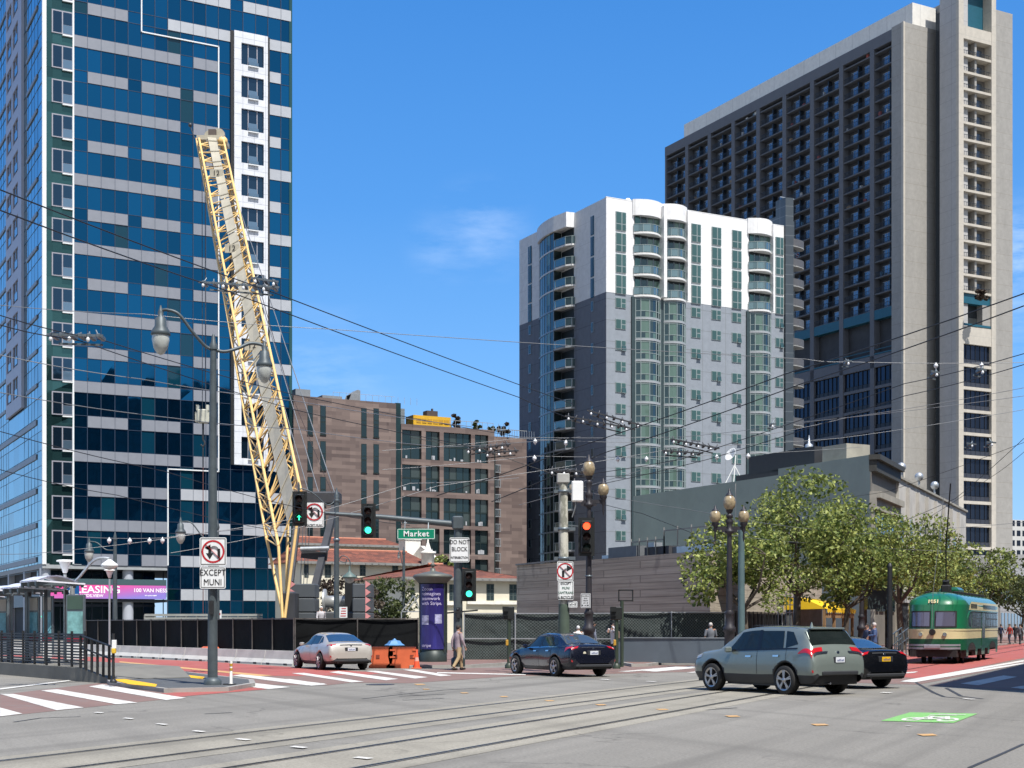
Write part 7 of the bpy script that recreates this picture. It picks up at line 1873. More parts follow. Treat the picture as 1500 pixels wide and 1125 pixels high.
# ---- sedans ----
def sedan(name, label, loc, rz, paint, k=None, glass=tint, pl=plate_w, wb=2.77, low=0.0, tail='wide', style=0, hidden=False, ptxt='6TRJ730', chr_=True):
    t = T(name, label, 'car', loc, rz); d = wb-2.77; g = low
    st = [(-1.06,.46, .50, .56, .62, .65, .67, .68,  .56,.62,.66,.66,.54,.36),
          (-1.045,.36,.46, .58, .70, .76, .78, .79,  .66,.74,.78,.76,.60,.40),
          (-1.00,.30, .46, .64, .84, .90, .925,.935, .72,.83,.86,.82,.66,.44),
          (-.95, .28, .46, .66, .93, 1.0, 1.03,1.04, .76,.86,.885,.84,.70,.46),
          (-.86, .27, .46, .68, .965,1.03,1.065,1.08,.78,.88,.90,.85,.72,.48),
          (-.52, .26, .46, .70, .985,1.06,1.10,1.115,.80,.905,.91,.86,.72,.48),
          (-.15, .25, .46, .70, .98, 1.19,1.235,1.25,.81,.91,.915,.865,.66,.45),
          ( .25, .25, .46, .70, .97, 1.325,1.38,1.395,.82,.905,.915,.865,.60,.41),
          ( .65, .25, .45, .70, .96, 1.375,1.44,1.455,.82,.90,.91,.86,.585,.40),
          (1.25, .24, .45, .70, .94, 1.385,1.455,1.47,.82,.89,.905,.86,.585,.40),
          (1.70+d,.24, .45, .70, .93, 1.33,1.40,1.42, .82,.89,.905,.86,.58,.38),
          (2.10+d,.24, .45, .70, .92, 1.13,1.19,1.21, .82,.90,.91,.855,.63,.41),
          (2.50+d,.25, .46, .70, .90, .97, 1.01,1.025,.81,.905,.91,.84,.70,.44),
          (2.95+d,.26, .46, .70, .86, .925,.96,.97,  .79,.895,.895,.80,.66,.42),
          (3.35+d,.28, .46, .66, .78, .84, .87,.88,  .72,.84,.84,.74,.60,.38),
          (3.62+d,.32, .44, .58, .68, .72, .74,.75,  .62,.70,.72,.64,.50,.32),
          (3.72+d,.40, .46, .54, .60, .63, .64,.65,  .50,.56,.58,.54,.42,.28)]
    st = [(r[0],)+tuple(z-g*(z > .8)*(1 if z > 1.1 else .5) for z in r[1:8])+r[8:] for r in st]
    c = Car(st, (0, wb), .33, .375, .34)
    c.body([paint, clad], .35, 0).build('body', [paint, clad], t)
    for sd_ in (1, -1):
        c.patch([(1.18,3.08),(2.1+d,3.1),(1.66+d,3.92),(1.2,3.92)], sd_).build('side_window', tint, t)
        c.patch([(.36,3.12),(1.10,3.12),(1.14,3.9),(.45,3.9)], sd_).build('side_window', tint, t)
        c.patch([(-.02,3.4),(.30,3.12),(.38,3.9),(.26,3.88)], sd_).build('side_window', tint, t)
        if chr_:
            c.patch([(-.06,3.02),(2.05+d,3.02),(2.05+d,3.1),(-.06,3.1)], sd_, .008, 14, 1).build('window_trim', chrome, t)
        c.patch([(1.08,3.06),(1.2,3.06),(1.22,3.94),(1.12,3.94)], sd_, .009, 2, 5).build('door_pillar', tblk_, t)
        for x in (1.16, .30): c.patch([(x-.006,.5),(x+.006,.5),(x+.006,3.02),(x-.006,3.02)], sd_, .003, 1, 8).build('door_seam', rim_d, t)
        for x in (1.28, .42): c.patch([(x,2.55),(x+.2,2.55),(x+.2,2.7),(x,2.7)], sd_, .03, 3, 1).build('door_handle', chrome if chr_ else paint, t)
        MB().rbox(0,.11,0,.19,0,.13,.03).build('mirror', paint, t, loc=(1.92+d,.87 if sd_ > 0 else -1.06,.93-g*.5))
        if tail == 'wide':
            o = c.patch([(-.98,3.25),(-.62,2.45),(-.66,3.0),(-.90,3.9)], sd_, .01, 8, 3); c.patch([(-.975,3.1),(-.95,3.1),(-.95,4.75),(-.98,4.3)], sd_, .012, 2, 8, b=o); o.build('tail_light', tail_r, t)
            c.patch([(-.965,3.25),(-.93,3.1),(-.93,3.6),(-.965,3.7)], sd_, .018, 2, 3).build('reverse_lamp', tail_w, t)
        else:
            o = c.patch([(-.965,3.4),(-.70,2.75),(-.72,3.0),(-.93,3.9)], sd_, .01, 8, 3); c.patch([(-.965,3.3),(-.945,3.3),(-.945,4.6),(-.965,4.4)], sd_, .012, 2, 8, b=o); o.build('tail_light', tail_r, t)
        c.patch([(3.12+d,2.4),(3.5+d,2.4),(3.45+d,2.95),(3.05+d,3.1)], sd_, .01, 4, 3).build('headlight', head_l, t)
        c.patch([(-1.03,1.3),(-1.0,1.3),(-1.0,1.7),(-1.03,1.7)], sd_, .01, 1, 2).build('reflector', tail_r, t)
    c.across(-.47, .24, 4.12, .007).build('rear_window', glass, t)
    c.across(1.78+d, 2.46+d, 4.1, .006).build('windscreen', tint, t)
    for sd_ in (1, -1): c.patch([(-.985,5.0),(-.972,5.0),(-.972,6),(-.985,6)], sd_, .012, 1, 6).build('boot_strip', chrome if chr_ else clad, t)
    MB().rbox(-1.055,-1.0,-.26,.26,.73,.88,.01).build('plate_recess', clad, t); p = MB().box(-1.065,-1.056,-.155,.155,.745,.87).build('number_plate', pl, t)
    scribble(p, mat('plate_ink', (.05,.07,.2), .5), -1.066, 0, .80, .25, .06, 7, True)
    MB().rbox(-1.075,-1.0,-.70,.70,.33,.42,.02).build('bumper_lower', clad, t)
    MB().lathe([(.04,0),(.04,.01)], 12, (-1.005,0,.95-g*.5), 'x').build('round_badge', chrome, t)
    if chr_: MB().lathe([(.055,0),(.055,.008)], 14, (-1.045,.36,.80), 'x').build('round_sticker', mat('cream_sticker', (.55,.52,.4), .5), t)
    MB().tube([(-1.06,.55,.33),(-.9,.55,.33)], .035, 8).build('exhaust', rim_d, t)
    finish_car(t, c, 1.74, .33, .215, None, None, None, None, {'sp': 5 if style == 0 else 9, 'style': 1 if style == 0 else 0}); return t
def place(px, py, deg, track=1.58):
    q = G(px, py); h = R(deg); f = Vector((-math.sin(h), math.cos(h), 0)); r = Vector((math.cos(h), math.sin(h), 0)); o = q+r*track/2; return (o.x, o.y, 0), math.atan2(f.y, f.x)
l_, r_ = place(817, 991, 28); sedan('navy_saloon', 'dark navy saloon driving away in front of the trolley pole', l_, r_, car_paint('navy_paint', (.008,.010,.022), .5, .22), glass=mat('grey_rear_glass', (.05,.07,.09), .06, .2, .1, 1, spec=.9))
l_, r_ = place(472.5, 981.5, 27); sedan('champagne_saloon', 'pale champagne saloon on the red lane beside the concrete barriers', l_, r_, car_paint('champagne_paint', (.44,.42,.38), .25, .3), glass=blueglass, wb=2.725, low=.02, tail='slim', style=1, ptxt='9CSV127', chr_=False)
l_, r_ = place(1226, 1008, 30); sedan('black_saloon', 'black saloon with a yellow number plate half hidden behind the sage green crossover', l_, r_, car_paint('black_paint', (.004,.004,.005), .3, .2), glass=blueglass, pl=plate_y, low=.03, ptxt='DG 3K7', chr_=False, style=1)
# ================= tram =================
tg = car_paint('tram_green', (.008,.135,.055), .0, .35); tg2 = mat('tram_dark_green', (.008,.085,.035), .35, 0, .15, 1.2, dirt=.25, coat=.5); tcm = mat('tram_cream', (.60,.52,.29), .45, 0, .06, 1, dirt=.15, coat=.4)
tblk = mat('tram_underframe', (.012,.012,.012), .7, 0, .3, 2); tsil = mat('tram_bumper', (.36,.36,.40), .35, .5, .1, 2)
Yf = 61.5*1.03; tp_ = Vector((ray(1366)*Yf, Yf, 0))
tr = T('vintage_tram', 'green and cream vintage tram numbered 1051 coming up the red lane', 'tram', tp_, math.atan2(M[1], M[0]))
TL, TW = 14.2, 1.27
def plan(n=14):                                              # half outline: x along (0 front), y half width
    P = []
    for i in range(n+1):
        a = PI/2*i/n; P.append((1.75*(1-math.cos(a)**1.0)*0+1.6*(1-math.cos(a)), TW*math.sin(a)**.62))
    P += [(x, TW) for x in (2.2, 3, 4, 5, 6, 7, 8, 9, 10, 11, 12, 12.6)]
    for i in range(1, n+1):
        a = PI/2*(1-i/n); P.append((TL-1.6*(1-math.cos(a)), TW*math.sin(a)**.62 if i < n else 0))
    return P
PL = plan()
def inset(x, y, z):
    k = 0.0
    if z > 2.62: u = (z-2.62)/.62; k = 1-math.sqrt(max(0, 1-u*u)) if u < 1 else 1
    return k
def tp(i, z, off_=0.0, side=1):
    x, y = PL[i]
    k = inset(x, y, z); lean = max(0, z-1.55)*.16 if x < 1.7 else (max(0, z-1.55)*.12 if x > TL-1.7 else 0)
    f = max(0, 1-x/1.7)
    cx_ = TL/2; x2 = x+lean*f+(1.5*k if x < TL/2 else -1.5*k)*(1 if min(x, TL-x) < 3 else min(1, 3/min(x,TL-x))*0.0)
    if min(x, TL-x) >= 1.6: x2 = x if min(x, TL-x) > 2.9 else x2
    y2 = y*(1-k*.93)
    return Vector((x2, side*(y2+off_), z))
def tband(z0, z1, n, i0=0, i1=None, off_=0.0):
    b = MB(); i1 = i1 if i1 is not None else len(PL)-1
    for side in (1, -1):
        vs = []
        for i in range(i0, i1+1):
            for j in range(n+1): vs.append(tp(i, z0+(z1-z0)*j/n, off_, side))
        m = n+1; fs = [(a*m+j, (a+1)*m+j, (a+1)*m+j+1, a*m+j+1) for a in range(i1-i0) for j in range(n)]
        b.add(vs, fs if side < 0 else [f[::-1] for f in fs], True)
    return b
tband(.62, 1.12, 2).build('skirt', tg2, tr); tband(1.12, 1.48, 1).build('cream_belt', tcm, tr); tband(1.48, 1.56, 1, off_=.02).build('belt_rail', tcm, tr)
tband(1.56, 2.40, 3).build('window_band', tg, tr)
tband(2.40, 2.64, 1).build('letterboard', tg, tr)
rf = MB(); zs = [2.64+.6*math.sin(PI/2*j/8) for j in range(9)]
for side in (1, -1):
    vs = [tp(i, z, 0, side) for i in range(len(PL)) for z in zs]; m = 9; fs = [(a*m+j, (a+1)*m+j, (a+1)*m+j+1, a*m+j+1) for a in range(len(PL)-1) for j in range(8)]
    rf.add(vs, fs if side < 0 else [f[::-1] for f in fs], True)
rf.add([(1.3,-.2,3.2),(TL-1.3,-.2,3.2),(TL-1.3,.2,3.2),(1.3,.2,3.2)], [(0,1,2,3)])
rf.build('roof', tg, tr)
b = MB()                                                      # cream letterboard panel on the sides
for s in (1,-1): b.add([(2.0,s*1.275,2.42),(TL-1.2,s*1.275,2.42),(TL-1.2,s*1.255,2.80),(3.0,s*1.255,2.80),(2.4,s*1.27,2.66)], [(0,1,2,3,4)] if s < 0 else [(4,3,2,1,0)])
b.build('cream_panel', tcm, tr)
trg = facade_glass('tram_window_glass', (.05,.07,.08), .3, .08, .01, 1)
for s in (1, -1):
    for x0 in [2.75+i*.42 for i in range(5)]+[7.0+i*.42 for i in range(12)]:
        MB().box(x0, x0+.27, *(sorted((s*1.262, s*1.283))), 2.50, 2.70).build('upper_window', tint, tr)
    x = 2.9
    for i in range(14):
        if i in (5, 6): continue
        x0 = 2.95+i*.68
        f = MB().box(x0, x0+.6, *(sorted((s*1.27, s*1.285))), 1.62, 2.34).build('side_window', galv, tr)
        MB().box(x0+.05, x0+.27, *(sorted((s*1.284, s*1.292))), 1.67, 2.0).box(x0+.33, x0+.55, *(sorted((s*1.284, s*1.292))), 1.67, 2.0).box(x0+.05, x0+.27, *(sorted((s*1.284, s*1.292))), 2.06, 2.30).box(x0+.33, x0+.55, *(sorted((s*1.284, s*1.292))), 2.06, 2.30).build('pane', trg, f)
    MB().box(6.35, 7.55, *(sorted((s*1.272, s*1.29))), .75, 2.38).build('door', tg2, tr)
    b = MB()
    for q in (6.45, 6.98): b.box(q, q+.47, *(sorted((s*1.289, s*1.297))), 1.1, 2.3)
    b.build('door_glass', trg, tr)
    # quarter light with arched top
    pts = [(1.75,1.66),(2.75,1.66),(2.75,2.26),(2.35,2.24),(2.0,2.05)]
    v = [(x, s*(1.28 if x > 1.9 else 1.262), z) for x, z in pts]; MB().add(v, [(0,1,2,3,4)] if s < 0 else [(4,3,2,1,0)]).build('quarter_window', trg, tr)
    MB().tube([(1.5,s*1.25,1.95),(1.75,s*1.28,2.2),(2.2,s*1.295,2.34),(3,s*1.3,2.38),(TL-1.5,s*1.3,2.38)], .018, 5).build('drip_rail', tcm if s > 0 else tg, tr)
# the two windscreens, just proud of the nose
def nose(y, z, off_=.02):
    a = math.asin(min(1, (abs(y)/TW))**(1/.62)); x = 1.6*(1-math.cos(a)); lean = max(0, z-1.55)*.16*max(0, 1-x/1.7); return Vector((x+lean-off_, y, z))
def nosepatch(y0, y1, z0, z1, off_, n=6):
    vs = [nose(y0+(y1-y0)*i/n, z0+(z1-z0)*j/3, off_) for i in range(n+1) for j in range(4)]
    return MB().add(vs, [(i*4+j, i*4+j+1, (i+1)*4+j+1, (i+1)*4+j) for i in range(n) for j in range(3)], True)
for y0, y1 in ((-.98,-.08),(.08,.98)):
    f = nosepatch(y0, y1, 1.62, 2.36, .025).build('windscreen_frame', tblk, tr); nosepatch(y0+.06, y1-.06, 1.68, 2.30, .035).build('windscreen', facade_glass('tram_windscreen', (.14,.14,.2), .4, .06, .01, 1), f)
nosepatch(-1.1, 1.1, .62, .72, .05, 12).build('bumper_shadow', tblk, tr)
b = MB()
for z in (.66, .80): 
    vs = nosepatch(-1.12, 1.12, z, z+.09, .14, 14); b.merge(vs)
b.build('bumper', tsil, tr); MB().rbox(-.2,-.06,-.35,.35,.70,.86,.02).build('coupler_cover', tsil, tr)
for y in (-.52,.52): p = nose(y, 1.32, .0); MB().lathe([(.09,-.05),(.09,.03),(.06,.05)], 12, (p.x-.02,p.y,p.z), 'x').build('headlight', chrome, tr)
p = nose(0, 1.44, .05); MB().lathe([(.13,-.1),(.15,0),(.1,.05)], 14, (p.x-.02,0,p.z-.02), 'x').build('trolley_catcher', tblk, tr)
for y in (-.92,.92): MB().lathe([(.02,-.04),(.09,-.02),(.11,.05)], 12, (.78,y*.92,2.68), 'x').build('marker_lamp', chrome, tr)
text('1051', .25, tcm, tr, (.215,0,2.77), rot=(R(54),0,-PI/2), ext=.015, bold=.008)
MB().rbox(4.6,6.6,-.45,.45,3.18,3.52,.12).build('ventilator', tg2, tr)
b = MB()
for i in range(8): b.rbox(2.6+i*1.25,2.8+i*1.25,-.75,-.5,3.1,3.28,.02).rbox(2.6+i*1.25,2.8+i*1.25,.5,.75,3.1,3.28,.02)
b.box(2.2,9,-.5,-.42,3.2,3.26).box(2.2,9,.42,.5,3.2,3.26); b.build('roof_fittings', tblk, tr)
MB().rbox(3.6,4.3,-.2,.2,3.2,3.6,.05).tube([(3.95,0,3.5),(3.85,0,3.8)], .16, 8).build('trolley_base', tblk, tr)
MB().tube([(3.9,0,3.75),(3.2,-.1,5.4),(1.5,-.55,8.1)], .03, 6).build('trolley_pole', tblk, tr)
MB().tube([(-.12,0,1.45),(.15,0,3.2),(.8,-.35,7.4)], .012, 5).build('trolley_rope', wire_l, tr)
# trucks, arches, pilot
for x in (3.0, 10.6):
    b = MB()
    for dx in (-.9,.9):
        for s in (1,-1): b.lathe([(.33,-.06),(.33,.06)], 20, (x+dx,s*.72,.33), 'y')
    b.box(x-1.25,x+1.25,-.95,-.85,.25,.55).box(x-1.25,x+1.25,.85,.95,.25,.55).box(x-.6,x+.6,-.8,.8,.3,.6); b.build('bogie', tblk, tr)
MB().box(.7, TL-.7, -1.1, 1.1, .5, .75).box(4.6,9.2,-1.05,1.05,.3,.6).build('underframe', tblk, tr)
MB().box(.15,.9,-1.0,1.0,.32,.62).build('pilot', tblk, tr)
for s in (1,-1):
    b = MB(); y0, y1 = sorted((s*1.26, s*1.28))
    for x0, x1 in ((1.2,2.0),(4.2,5.0),(6.3,7.6),(8.7,9.5),(11.8,12.7)): b.add([(x0,s*1.272,.66),(x1,s*1.272,.66),(x1-(.1 if x1 < 6 else 0),s*1.26,.34),(x0+.15,s*1.26,.34)], [(0,1,2,3)] if s > 0 else [(3,2,1,0)])
    b.build('skirt_apron', tg2, tr)
    b = MB()
    for x in (3.0, 10.6): b.add([(x+1.25*math.cos(R(a)), s*1.279, .60+.34*math.sin(R(a))) for a in range(0,181,15)], [tuple(range(13))] if s < 0 else [tuple(range(12,-1,-1))])
    b.build('wheel_arch', tblk, tr)
dr = T('person', 'tram driver in a white shirt seen through the right windscreen of the tram', 'person', tr.matrix_basis @ Vector((1.1,-.5,1.55)), 0)
MB().lathe([(.2,0),(.22,.25),(.1,.42),(.055,.47),(.06,.5),(.1,.56),(.11,.66),(.07,.76),(.01,.78)], 12).build('body', mat('driver_shirt', (.6,.6,.62), .8), dr)
# ================= people =================
skin_m = mat('skin', (.42,.24,.17), .6, 0, .05)
hair_d = mat('dark_hair', (.02,.015,.012), .7); hair_g = mat('grey_hair', (.45,.42,.4), .7)
def skinned(name, J, E, m, par, root=0, sub=1):
    me = bpy.data.meshes.new(name); me.from_pydata([j[:3] for j in J], E, []); o = bpy.data.objects.new(name, me); COL.objects.link(o)
    sk = o.modifiers.new('s', 'SKIN'); sv = me.skin_vertices[0].data if me.skin_vertices else None
    if sv is None:
        at_ = me.attributes
    ss = o.modifiers.new('b', 'SUBSURF'); ss.levels = sub; ss.render_levels = sub
    if sv:
        for i, j in enumerate(J): sv[i].radius = (j[3], j[4] if len(j) > 4 else j[3]); 
        sv[root].use_root = True
    dg = bpy.context.evaluated_depsgraph_get(); n = bpy.data.meshes.new_from_object(o.evaluated_get(dg)); bpy.data.objects.remove(o)
    n.materials.clear(); n.materials.append(m)
    for p in n.polygons: p.use_smooth = True
    q = bpy.data.objects.new(name, n); COL.objects.link(q); q.parent = par; return q
def skin_data(me):
    return me
def tubes(name, chains, m, par):                              # limbs that taper, merged with round joints
    b = MB()
    for ch in chains: b.tube([c[:3] for c in ch], [c[3] for c in ch], 9)
    return b.build(name, m, par)
def person(loc, rz, label, shirt, legs, H=1.74, hair=hair_d, step=.18, arms='down', sit=False, bag=None, lean=0.0, group=None, hat=None, sleeves=True, crouch=0.0):
    t = T('person', label, 'person', loc, rz, group); k = H/1.74
    hipz = .90-crouch*.5; sx_ = .10
    # faces +x ; y left
    f = lean
    hip = (0,0,hipz); wa = (.0+f*.1,0,hipz+.16); ch = (.0+f*.3,0,hipz+.40); nk = (.0+f*.42,0,hipz+.56); hd = (.03+f*.5,0,hipz+.67); tp_ = (.02+f*.5,0,hipz+.80)
    shl = lambda s: (f*.36, s*.18, hipz+.49)
    hp = lambda s: (0, s*.085, hipz-.04)
    kn = {1: (step*.75+.03+crouch*.3, .09, .48-crouch*.06), -1: (-step*.35+.05+crouch*.3, -.09, .48-crouch*.06)}
    an = {1: (step*1.0, .10, .09), -1: (-step*1.25, -.10, .12 if step > .1 else .09)}
    if arms == 'down': el = {1: (-.10*min(1,step*5)-.02+f*.3, .24, hipz+.22), -1: (.04+f*.3, -.24, hipz+.22)}; wr = {1: (-.12*min(1,step*5)+.02, .25, hipz-.03), -1: (.16, -.23, hipz+.0)}
    elif arms == 'up': el = {1: (.12+f*.4, .30, hipz+.50), -1: (.10+f*.4, -.30, hipz+.45)}; wr = {1: (.14+f*.5, .10, hipz+.66), -1: (.2+f*.4, -.08, hipz+.55)}
    else: el = {1: (.02+f*.3, .26, hipz+.25), -1: (.02+f*.3, -.26, hipz+.25)}; wr = {1: (.24, .12, hipz+.24), -1: (.25, -.10, hipz+.22)}
    S = lambda p, r: (p[0]*k, p[1]*k, p[2]*k, r*k)
    J = [S(hip,.12), S(wa,.11), S(ch,.14), S(nk,.055), S(hd,.085), S(tp_,.07)]; E = [(0,1),(1,2),(2,3),(3,4),(4,5)]
    for s in (1,-1):
        n = len(J); J += [S(shl(s),.06), S(el[s],.042), S(wr[s],.03), S((wr[s][0]+.03, wr[s][1], wr[s][2]-.09), .028)]; E += [(2,n),(n,n+1),(n+1,n+2),(n+2,n+3)]
        n = len(J); J += [S(hp(s),.085), S(kn[s],.058), S(an[s],.04), S((an[s][0]+.14, an[s][1], .035), .032)]; E += [(0,n),(n,n+1),(n+1,n+2),(n+2,n+3)]
    me = bpy.data.meshes.new('body'); me.from_pydata([j[:3] for j in J], E, []); o = bpy.data.objects.new('body_tmp', me); COL.objects.link(o)
    o.modifiers.new('s', 'SKIN')
    try:
        bpy.context.view_layer.update()
        if not me.skin_vertices:
            bm_ = bmesh.new(); bm_.from_mesh(me); bm_.verts.layers.skin.verify(); bm_.to_mesh(me); bm_.free()
        for i, j in enumerate(J): me.skin_vertices[0].data[i].radius = (j[3]*.95, j[3]*.95)
        me.skin_vertices[0].data[0].use_root = True
    except Exception as ex: print('skin', ex)
    ss = o.modifiers.new('b', 'SUBSURF'); ss.levels = 2; ss.render_levels = 2
    dg = bpy.context.evaluated_depsgraph_get(); n_ = bpy.data.meshes.new_from_object(o.evaluated_get(dg)); bpy.data.objects.remove(o)
    n_.materials.clear(); n_.materials.append(skin_m)
    for p in n_.polygons: p.use_smooth = True
    bd = bpy.data.objects.new('body', n_); COL.objects.link(bd); bd.parent = t
    b = MB()                                                  # fingers and nose
    for s in (1,-1):
        w_ = wr[s]
        for i in range(4): b.tube([S((w_[0]+.01+i*.015,w_[1],w_[2]-.10),0)[:3], S((w_[0]+.025+i*.016,w_[1],w_[2]-.165+.01*abs(i-1.5)),0)[:3]], .009*k, 5)
        b.tube([S((w_[0]+.05,w_[1],w_[2]-.06),0)[:3], S((w_[0]+.085,w_[1],w_[2]-.11),0)[:3]], .01*k, 5)
    b.tube([S((hd[0]+.075,0,hd[2]+.03),0)[:3], S((hd[0]+.10,0,hd[2]-.0),0)[:3]], .012*k, 5)
    for s in (1,-1): b.ball(S((hd[0],s*.08,hd[2]+.01),0)[:3], .02*k, 6)
    b.build('hands_and_features', skin_m, t)
    # clothes: shells a little wider than the limbs
    c = MB(); R_ = lambda p, r: (p[0]*k, p[1]*k, p[2]*k)
    def limb(pts, rs): c.tube([R_(p,0) for p in pts], [r*k for r in rs], 10)
    tor = [(0,hipz-.10,.155,.11),(wa[0],hipz+.02,.155,.115),(wa[0],wa[2],.15,.11),(ch[0],ch[2]-.1,.18,.12),(ch[0],ch[2],.195,.125),(shl(1)[0],shl(1)[2]+.01,.18,.10),(nk[0]-.01,nk[2]-.02,.085,.07),(nk[0]-.01,nk[2]+.015,.06,.06)]
    vs = []; n = 14
    for x, z, wy, wx in tor:
        for i in range(n): a = 2*PI*i/n; vs.append(((x+wx*math.cos(a))*k, wy*math.sin(a)*k, z*k))
    c.add(vs, [(i*n+j, i*n+(j+1)%n, (i+1)*n+(j+1)%n, (i+1)*n+j) for i in range(len(tor)-1) for j in range(n)], True)
    for s in (1,-1):
        m_ = tuple((a+b2)/2 for a, b2 in zip(shl(s), el[s])); limb([shl(s), m_, el[s]], [.072,.062,.052])
        if sleeves: limb([el[s], wr[s]], [.052,.042])
    c.build('shirt', shirt, t)
    c = MB()
    vs = []; 
    for x, z, wy, wx in [(0,hipz-.14,.15,.105),(0,hipz-.02,.15,.11),(wa[0],hipz+.10,.14,.105)]:
        for i in range(n): a = 2*PI*i/n; vs.append(((x+wx*math.cos(a))*k, wy*math.sin(a)*k, z*k))
    c.add(vs, [(i*n+j, i*n+(j+1)%n, (i+1)*n+(j+1)%n, (i+1)*n+j) for i in range(2) for j in range(n)], True)
    for s in (1,-1): limb([hp(s), kn[s], an[s]], [.098,.074,.058])
    c.build('trousers', legs, t)
    for s in (1,-1):
        a = an[s]; MB().add([], []).tube([R_((a[0]-.06,a[1],.045),0), R_((a[0]+.03,a[1],.05),0), R_((a[0]+.17,a[1],.035),0)], [.045*k,.05*k,.035*k], 8).build('shoe', mat('dark_shoe', (.02,.018,.016), .6), t)
    hr = MB().ball(S((hd[0]-.015,0,hd[2]+.05),0)[:3], .105*k, 12, sz=.95, sy=.82)
    for i, v in enumerate(hr.v):
        if v[0] > (hd[0]+.045)*k and v[2] < (hd[2]+.09)*k: hr.v[i] = ((hd[0]+.03)*k, v[1]*.8, v[2])
    hr.build('hair' if not hat else 'cap', hat or hair, t)
    if bag: 
        MB().rbox(-.26*k+f*.2,-.12*k+f*.3,-.14*k,.14*k,(hipz+.12)*k,(hipz+.46)*k,.04).build('backpack', bag, t)
        b = MB()
        for s in (1,-1): b.tube([(-.12*k,s*.11*k,(hipz+.2)*k),(-.02*k,s*.12*k,(hipz+.52)*k),(.125*k,s*.11*k,(hipz+.40)*k)], .018, 5)
        b.build('strap', bag, t)
    return t
import bmesh
cl = lambda n, c: mat('cloth_'+n, c, .85, 0, .15, 6)
ang = lambda dx, dy: math.atan2(dy, dx)
q = G(671, 977, .13); person((q.x, q.y, .02), R(35), 'person in a mauve shirt and tan trousers walking past the signal mast', cl('mauve', (.33,.27,.30)), cl('khaki', (.40,.30,.17)), step=.22)['x'] = 0
for (px_, Y, rz, lab, sh_, lg, kw) in (
    (847, 62.5, 100, 'person in a white top and cap seen over the roof of the navy saloon', cl('white', (.62,.62,.62)), cl('charcoal', (.04,.04,.05)), dict(H=1.6, hat=cl('whitecap', (.65,.65,.65)))),
    (865, 62.5, 20, 'dark haired person in a grey blue shirt bending behind the navy saloon', cl('greyblue', (.16,.18,.24)), cl('navy', (.03,.04,.07)), dict(H=1.78, lean=.25)),
    (858, 64.0, 160, 'person in dark clothes at the foot of the three globe lamp', cl('black', (.03,.03,.04)), cl('charcoal', (.04,.04,.05)), dict(H=1.66)),
    (899, 61.5, 215, 'person in a pale hooded top with a patterned bag behind the black pedestrian signal', cl('palegrey', (.5,.48,.5)), cl('blackleg', (.015,.015,.018)), dict(H=1.72, arms='up', bag=cl('brownbag', (.16,.11,.09)))),
    (1041, 62.8, 80, 'grey haired person in a grey T-shirt leaning behind the low grey wall', cl('midgrey', (.14,.15,.17)), cl('navy', (.03,.04,.07)), dict(H=1.74, hair=hair_g, sleeves=False)),
    (1271, 63.5, 200, 'person in a navy jacket and dark hat standing by the iron lamp near the tram', cl('navyj', (.03,.045,.10)), cl('navy', (.03,.04,.07)), dict(H=1.7, hat=cl('darkhat', (.03,.03,.03)))),
    (1281, 62.5, 170, 'person holding a pale bundle beside the one in the navy jacket', cl('bluej', (.05,.09,.2)), cl('charcoal', (.04,.04,.05)), dict(H=1.74, arms='front', hair=hair_g)),
    (1448, 125, 200, 'distant person in a white top on the pavement beyond the tram', cl('white', (.62,.62,.62)), cl('navy', (.03,.04,.07)), dict()),
    (1466, 128, 30, 'distant person in dark blue on the pavement beyond the tram', cl('navyj', (.03,.045,.10)), cl('charcoal', (.04,.04,.05)), dict()),
    (1479, 121, 200, 'distant person in red top on the pavement beyond the tram', cl('red', (.4,.06,.05)), cl('navy', (.03,.04,.07)), dict()),
    (1487, 131, 30, 'distant person in a black coat on the pavement beyond the tram', cl('black', (.03,.03,.04)), cl('charcoal', (.04,.04,.05)), dict()),
    (1494, 119, 30, 'distant person in a grey top at the right edge of the picture', cl('midgrey', (.14,.15,.17)), cl('charcoal', (.04,.04,.05)), dict())):
    person((*gp(px_, Y), .13), R(rz), lab, sh_, lg, step=kw.pop('step', .1), **kw)
wk = person((*gp(470, 79), 1.05), R(-70), 'site worker in a pale shirt standing on the crane platform between the counterweights', cl('palegrey', (.5,.48,.5)), cl('navy', (.03,.04,.07)), H=1.75, lean=.2, hat=cl('whitecap', (.65,.65,.65)))
pf = T('work_platform', 'dark steel work platform beneath the worker between the counterweights', 'platform', (*gp(470, 79), 0), 0); MB().box(-1.1,1.6,-.8,.9,.9,1.0).build('deck', cdark, pf)
b = MB()
for x in (-1,1.4): b.box(x,x+.12,-.7,-.6,0,.9).box(x,x+.12,.7,.8,0,.9)
b.build('leg', cdark, pf)
# ================= trees =================
def leafmat(name, c1, c2, c3):
    m, n, b = newmat(name); g = nd(n, 'ShaderNodeNewGeometry'); cr_ = nd(n, 'ShaderNodeValToRGB'); e = cr_.color_ramp.elements
    e[0].position = .15; e[0].color = (*c1, 1); e[1].position = .95; e[1].color = (*c3, 1); x = e.new(.6); x.color = (*c2, 1)
    n.links.new(g.outputs['Random Per Island'], cr_.inputs[0])
    big = rng(n, noise(n, .8, 3, .6), .35, .7); col = mix(n, big, cr_.outputs[0], mix(n, .5, cr_.outputs[0], c3))
    n.links.new(col, b.inputs['Base Color']); b.inputs['Roughness'].default_value = .55; b.inputs['Specular IOR Level'].default_value = .4
    tr_ = nd(n, 'ShaderNodeBsdfTranslucent'); n.links.new(col, tr_.inputs[0]); ms_ = nd(n, 'ShaderNodeMixShader'); ms_.inputs[0].default_value = .32
    o = n.nodes['Material Output']; n.links.new(b.outputs[0], ms_.inputs[1]); n.links.new(tr_.outputs[0], ms_.inputs[2]); n.links.new(ms_.outputs[0], o.inputs[0]); return m
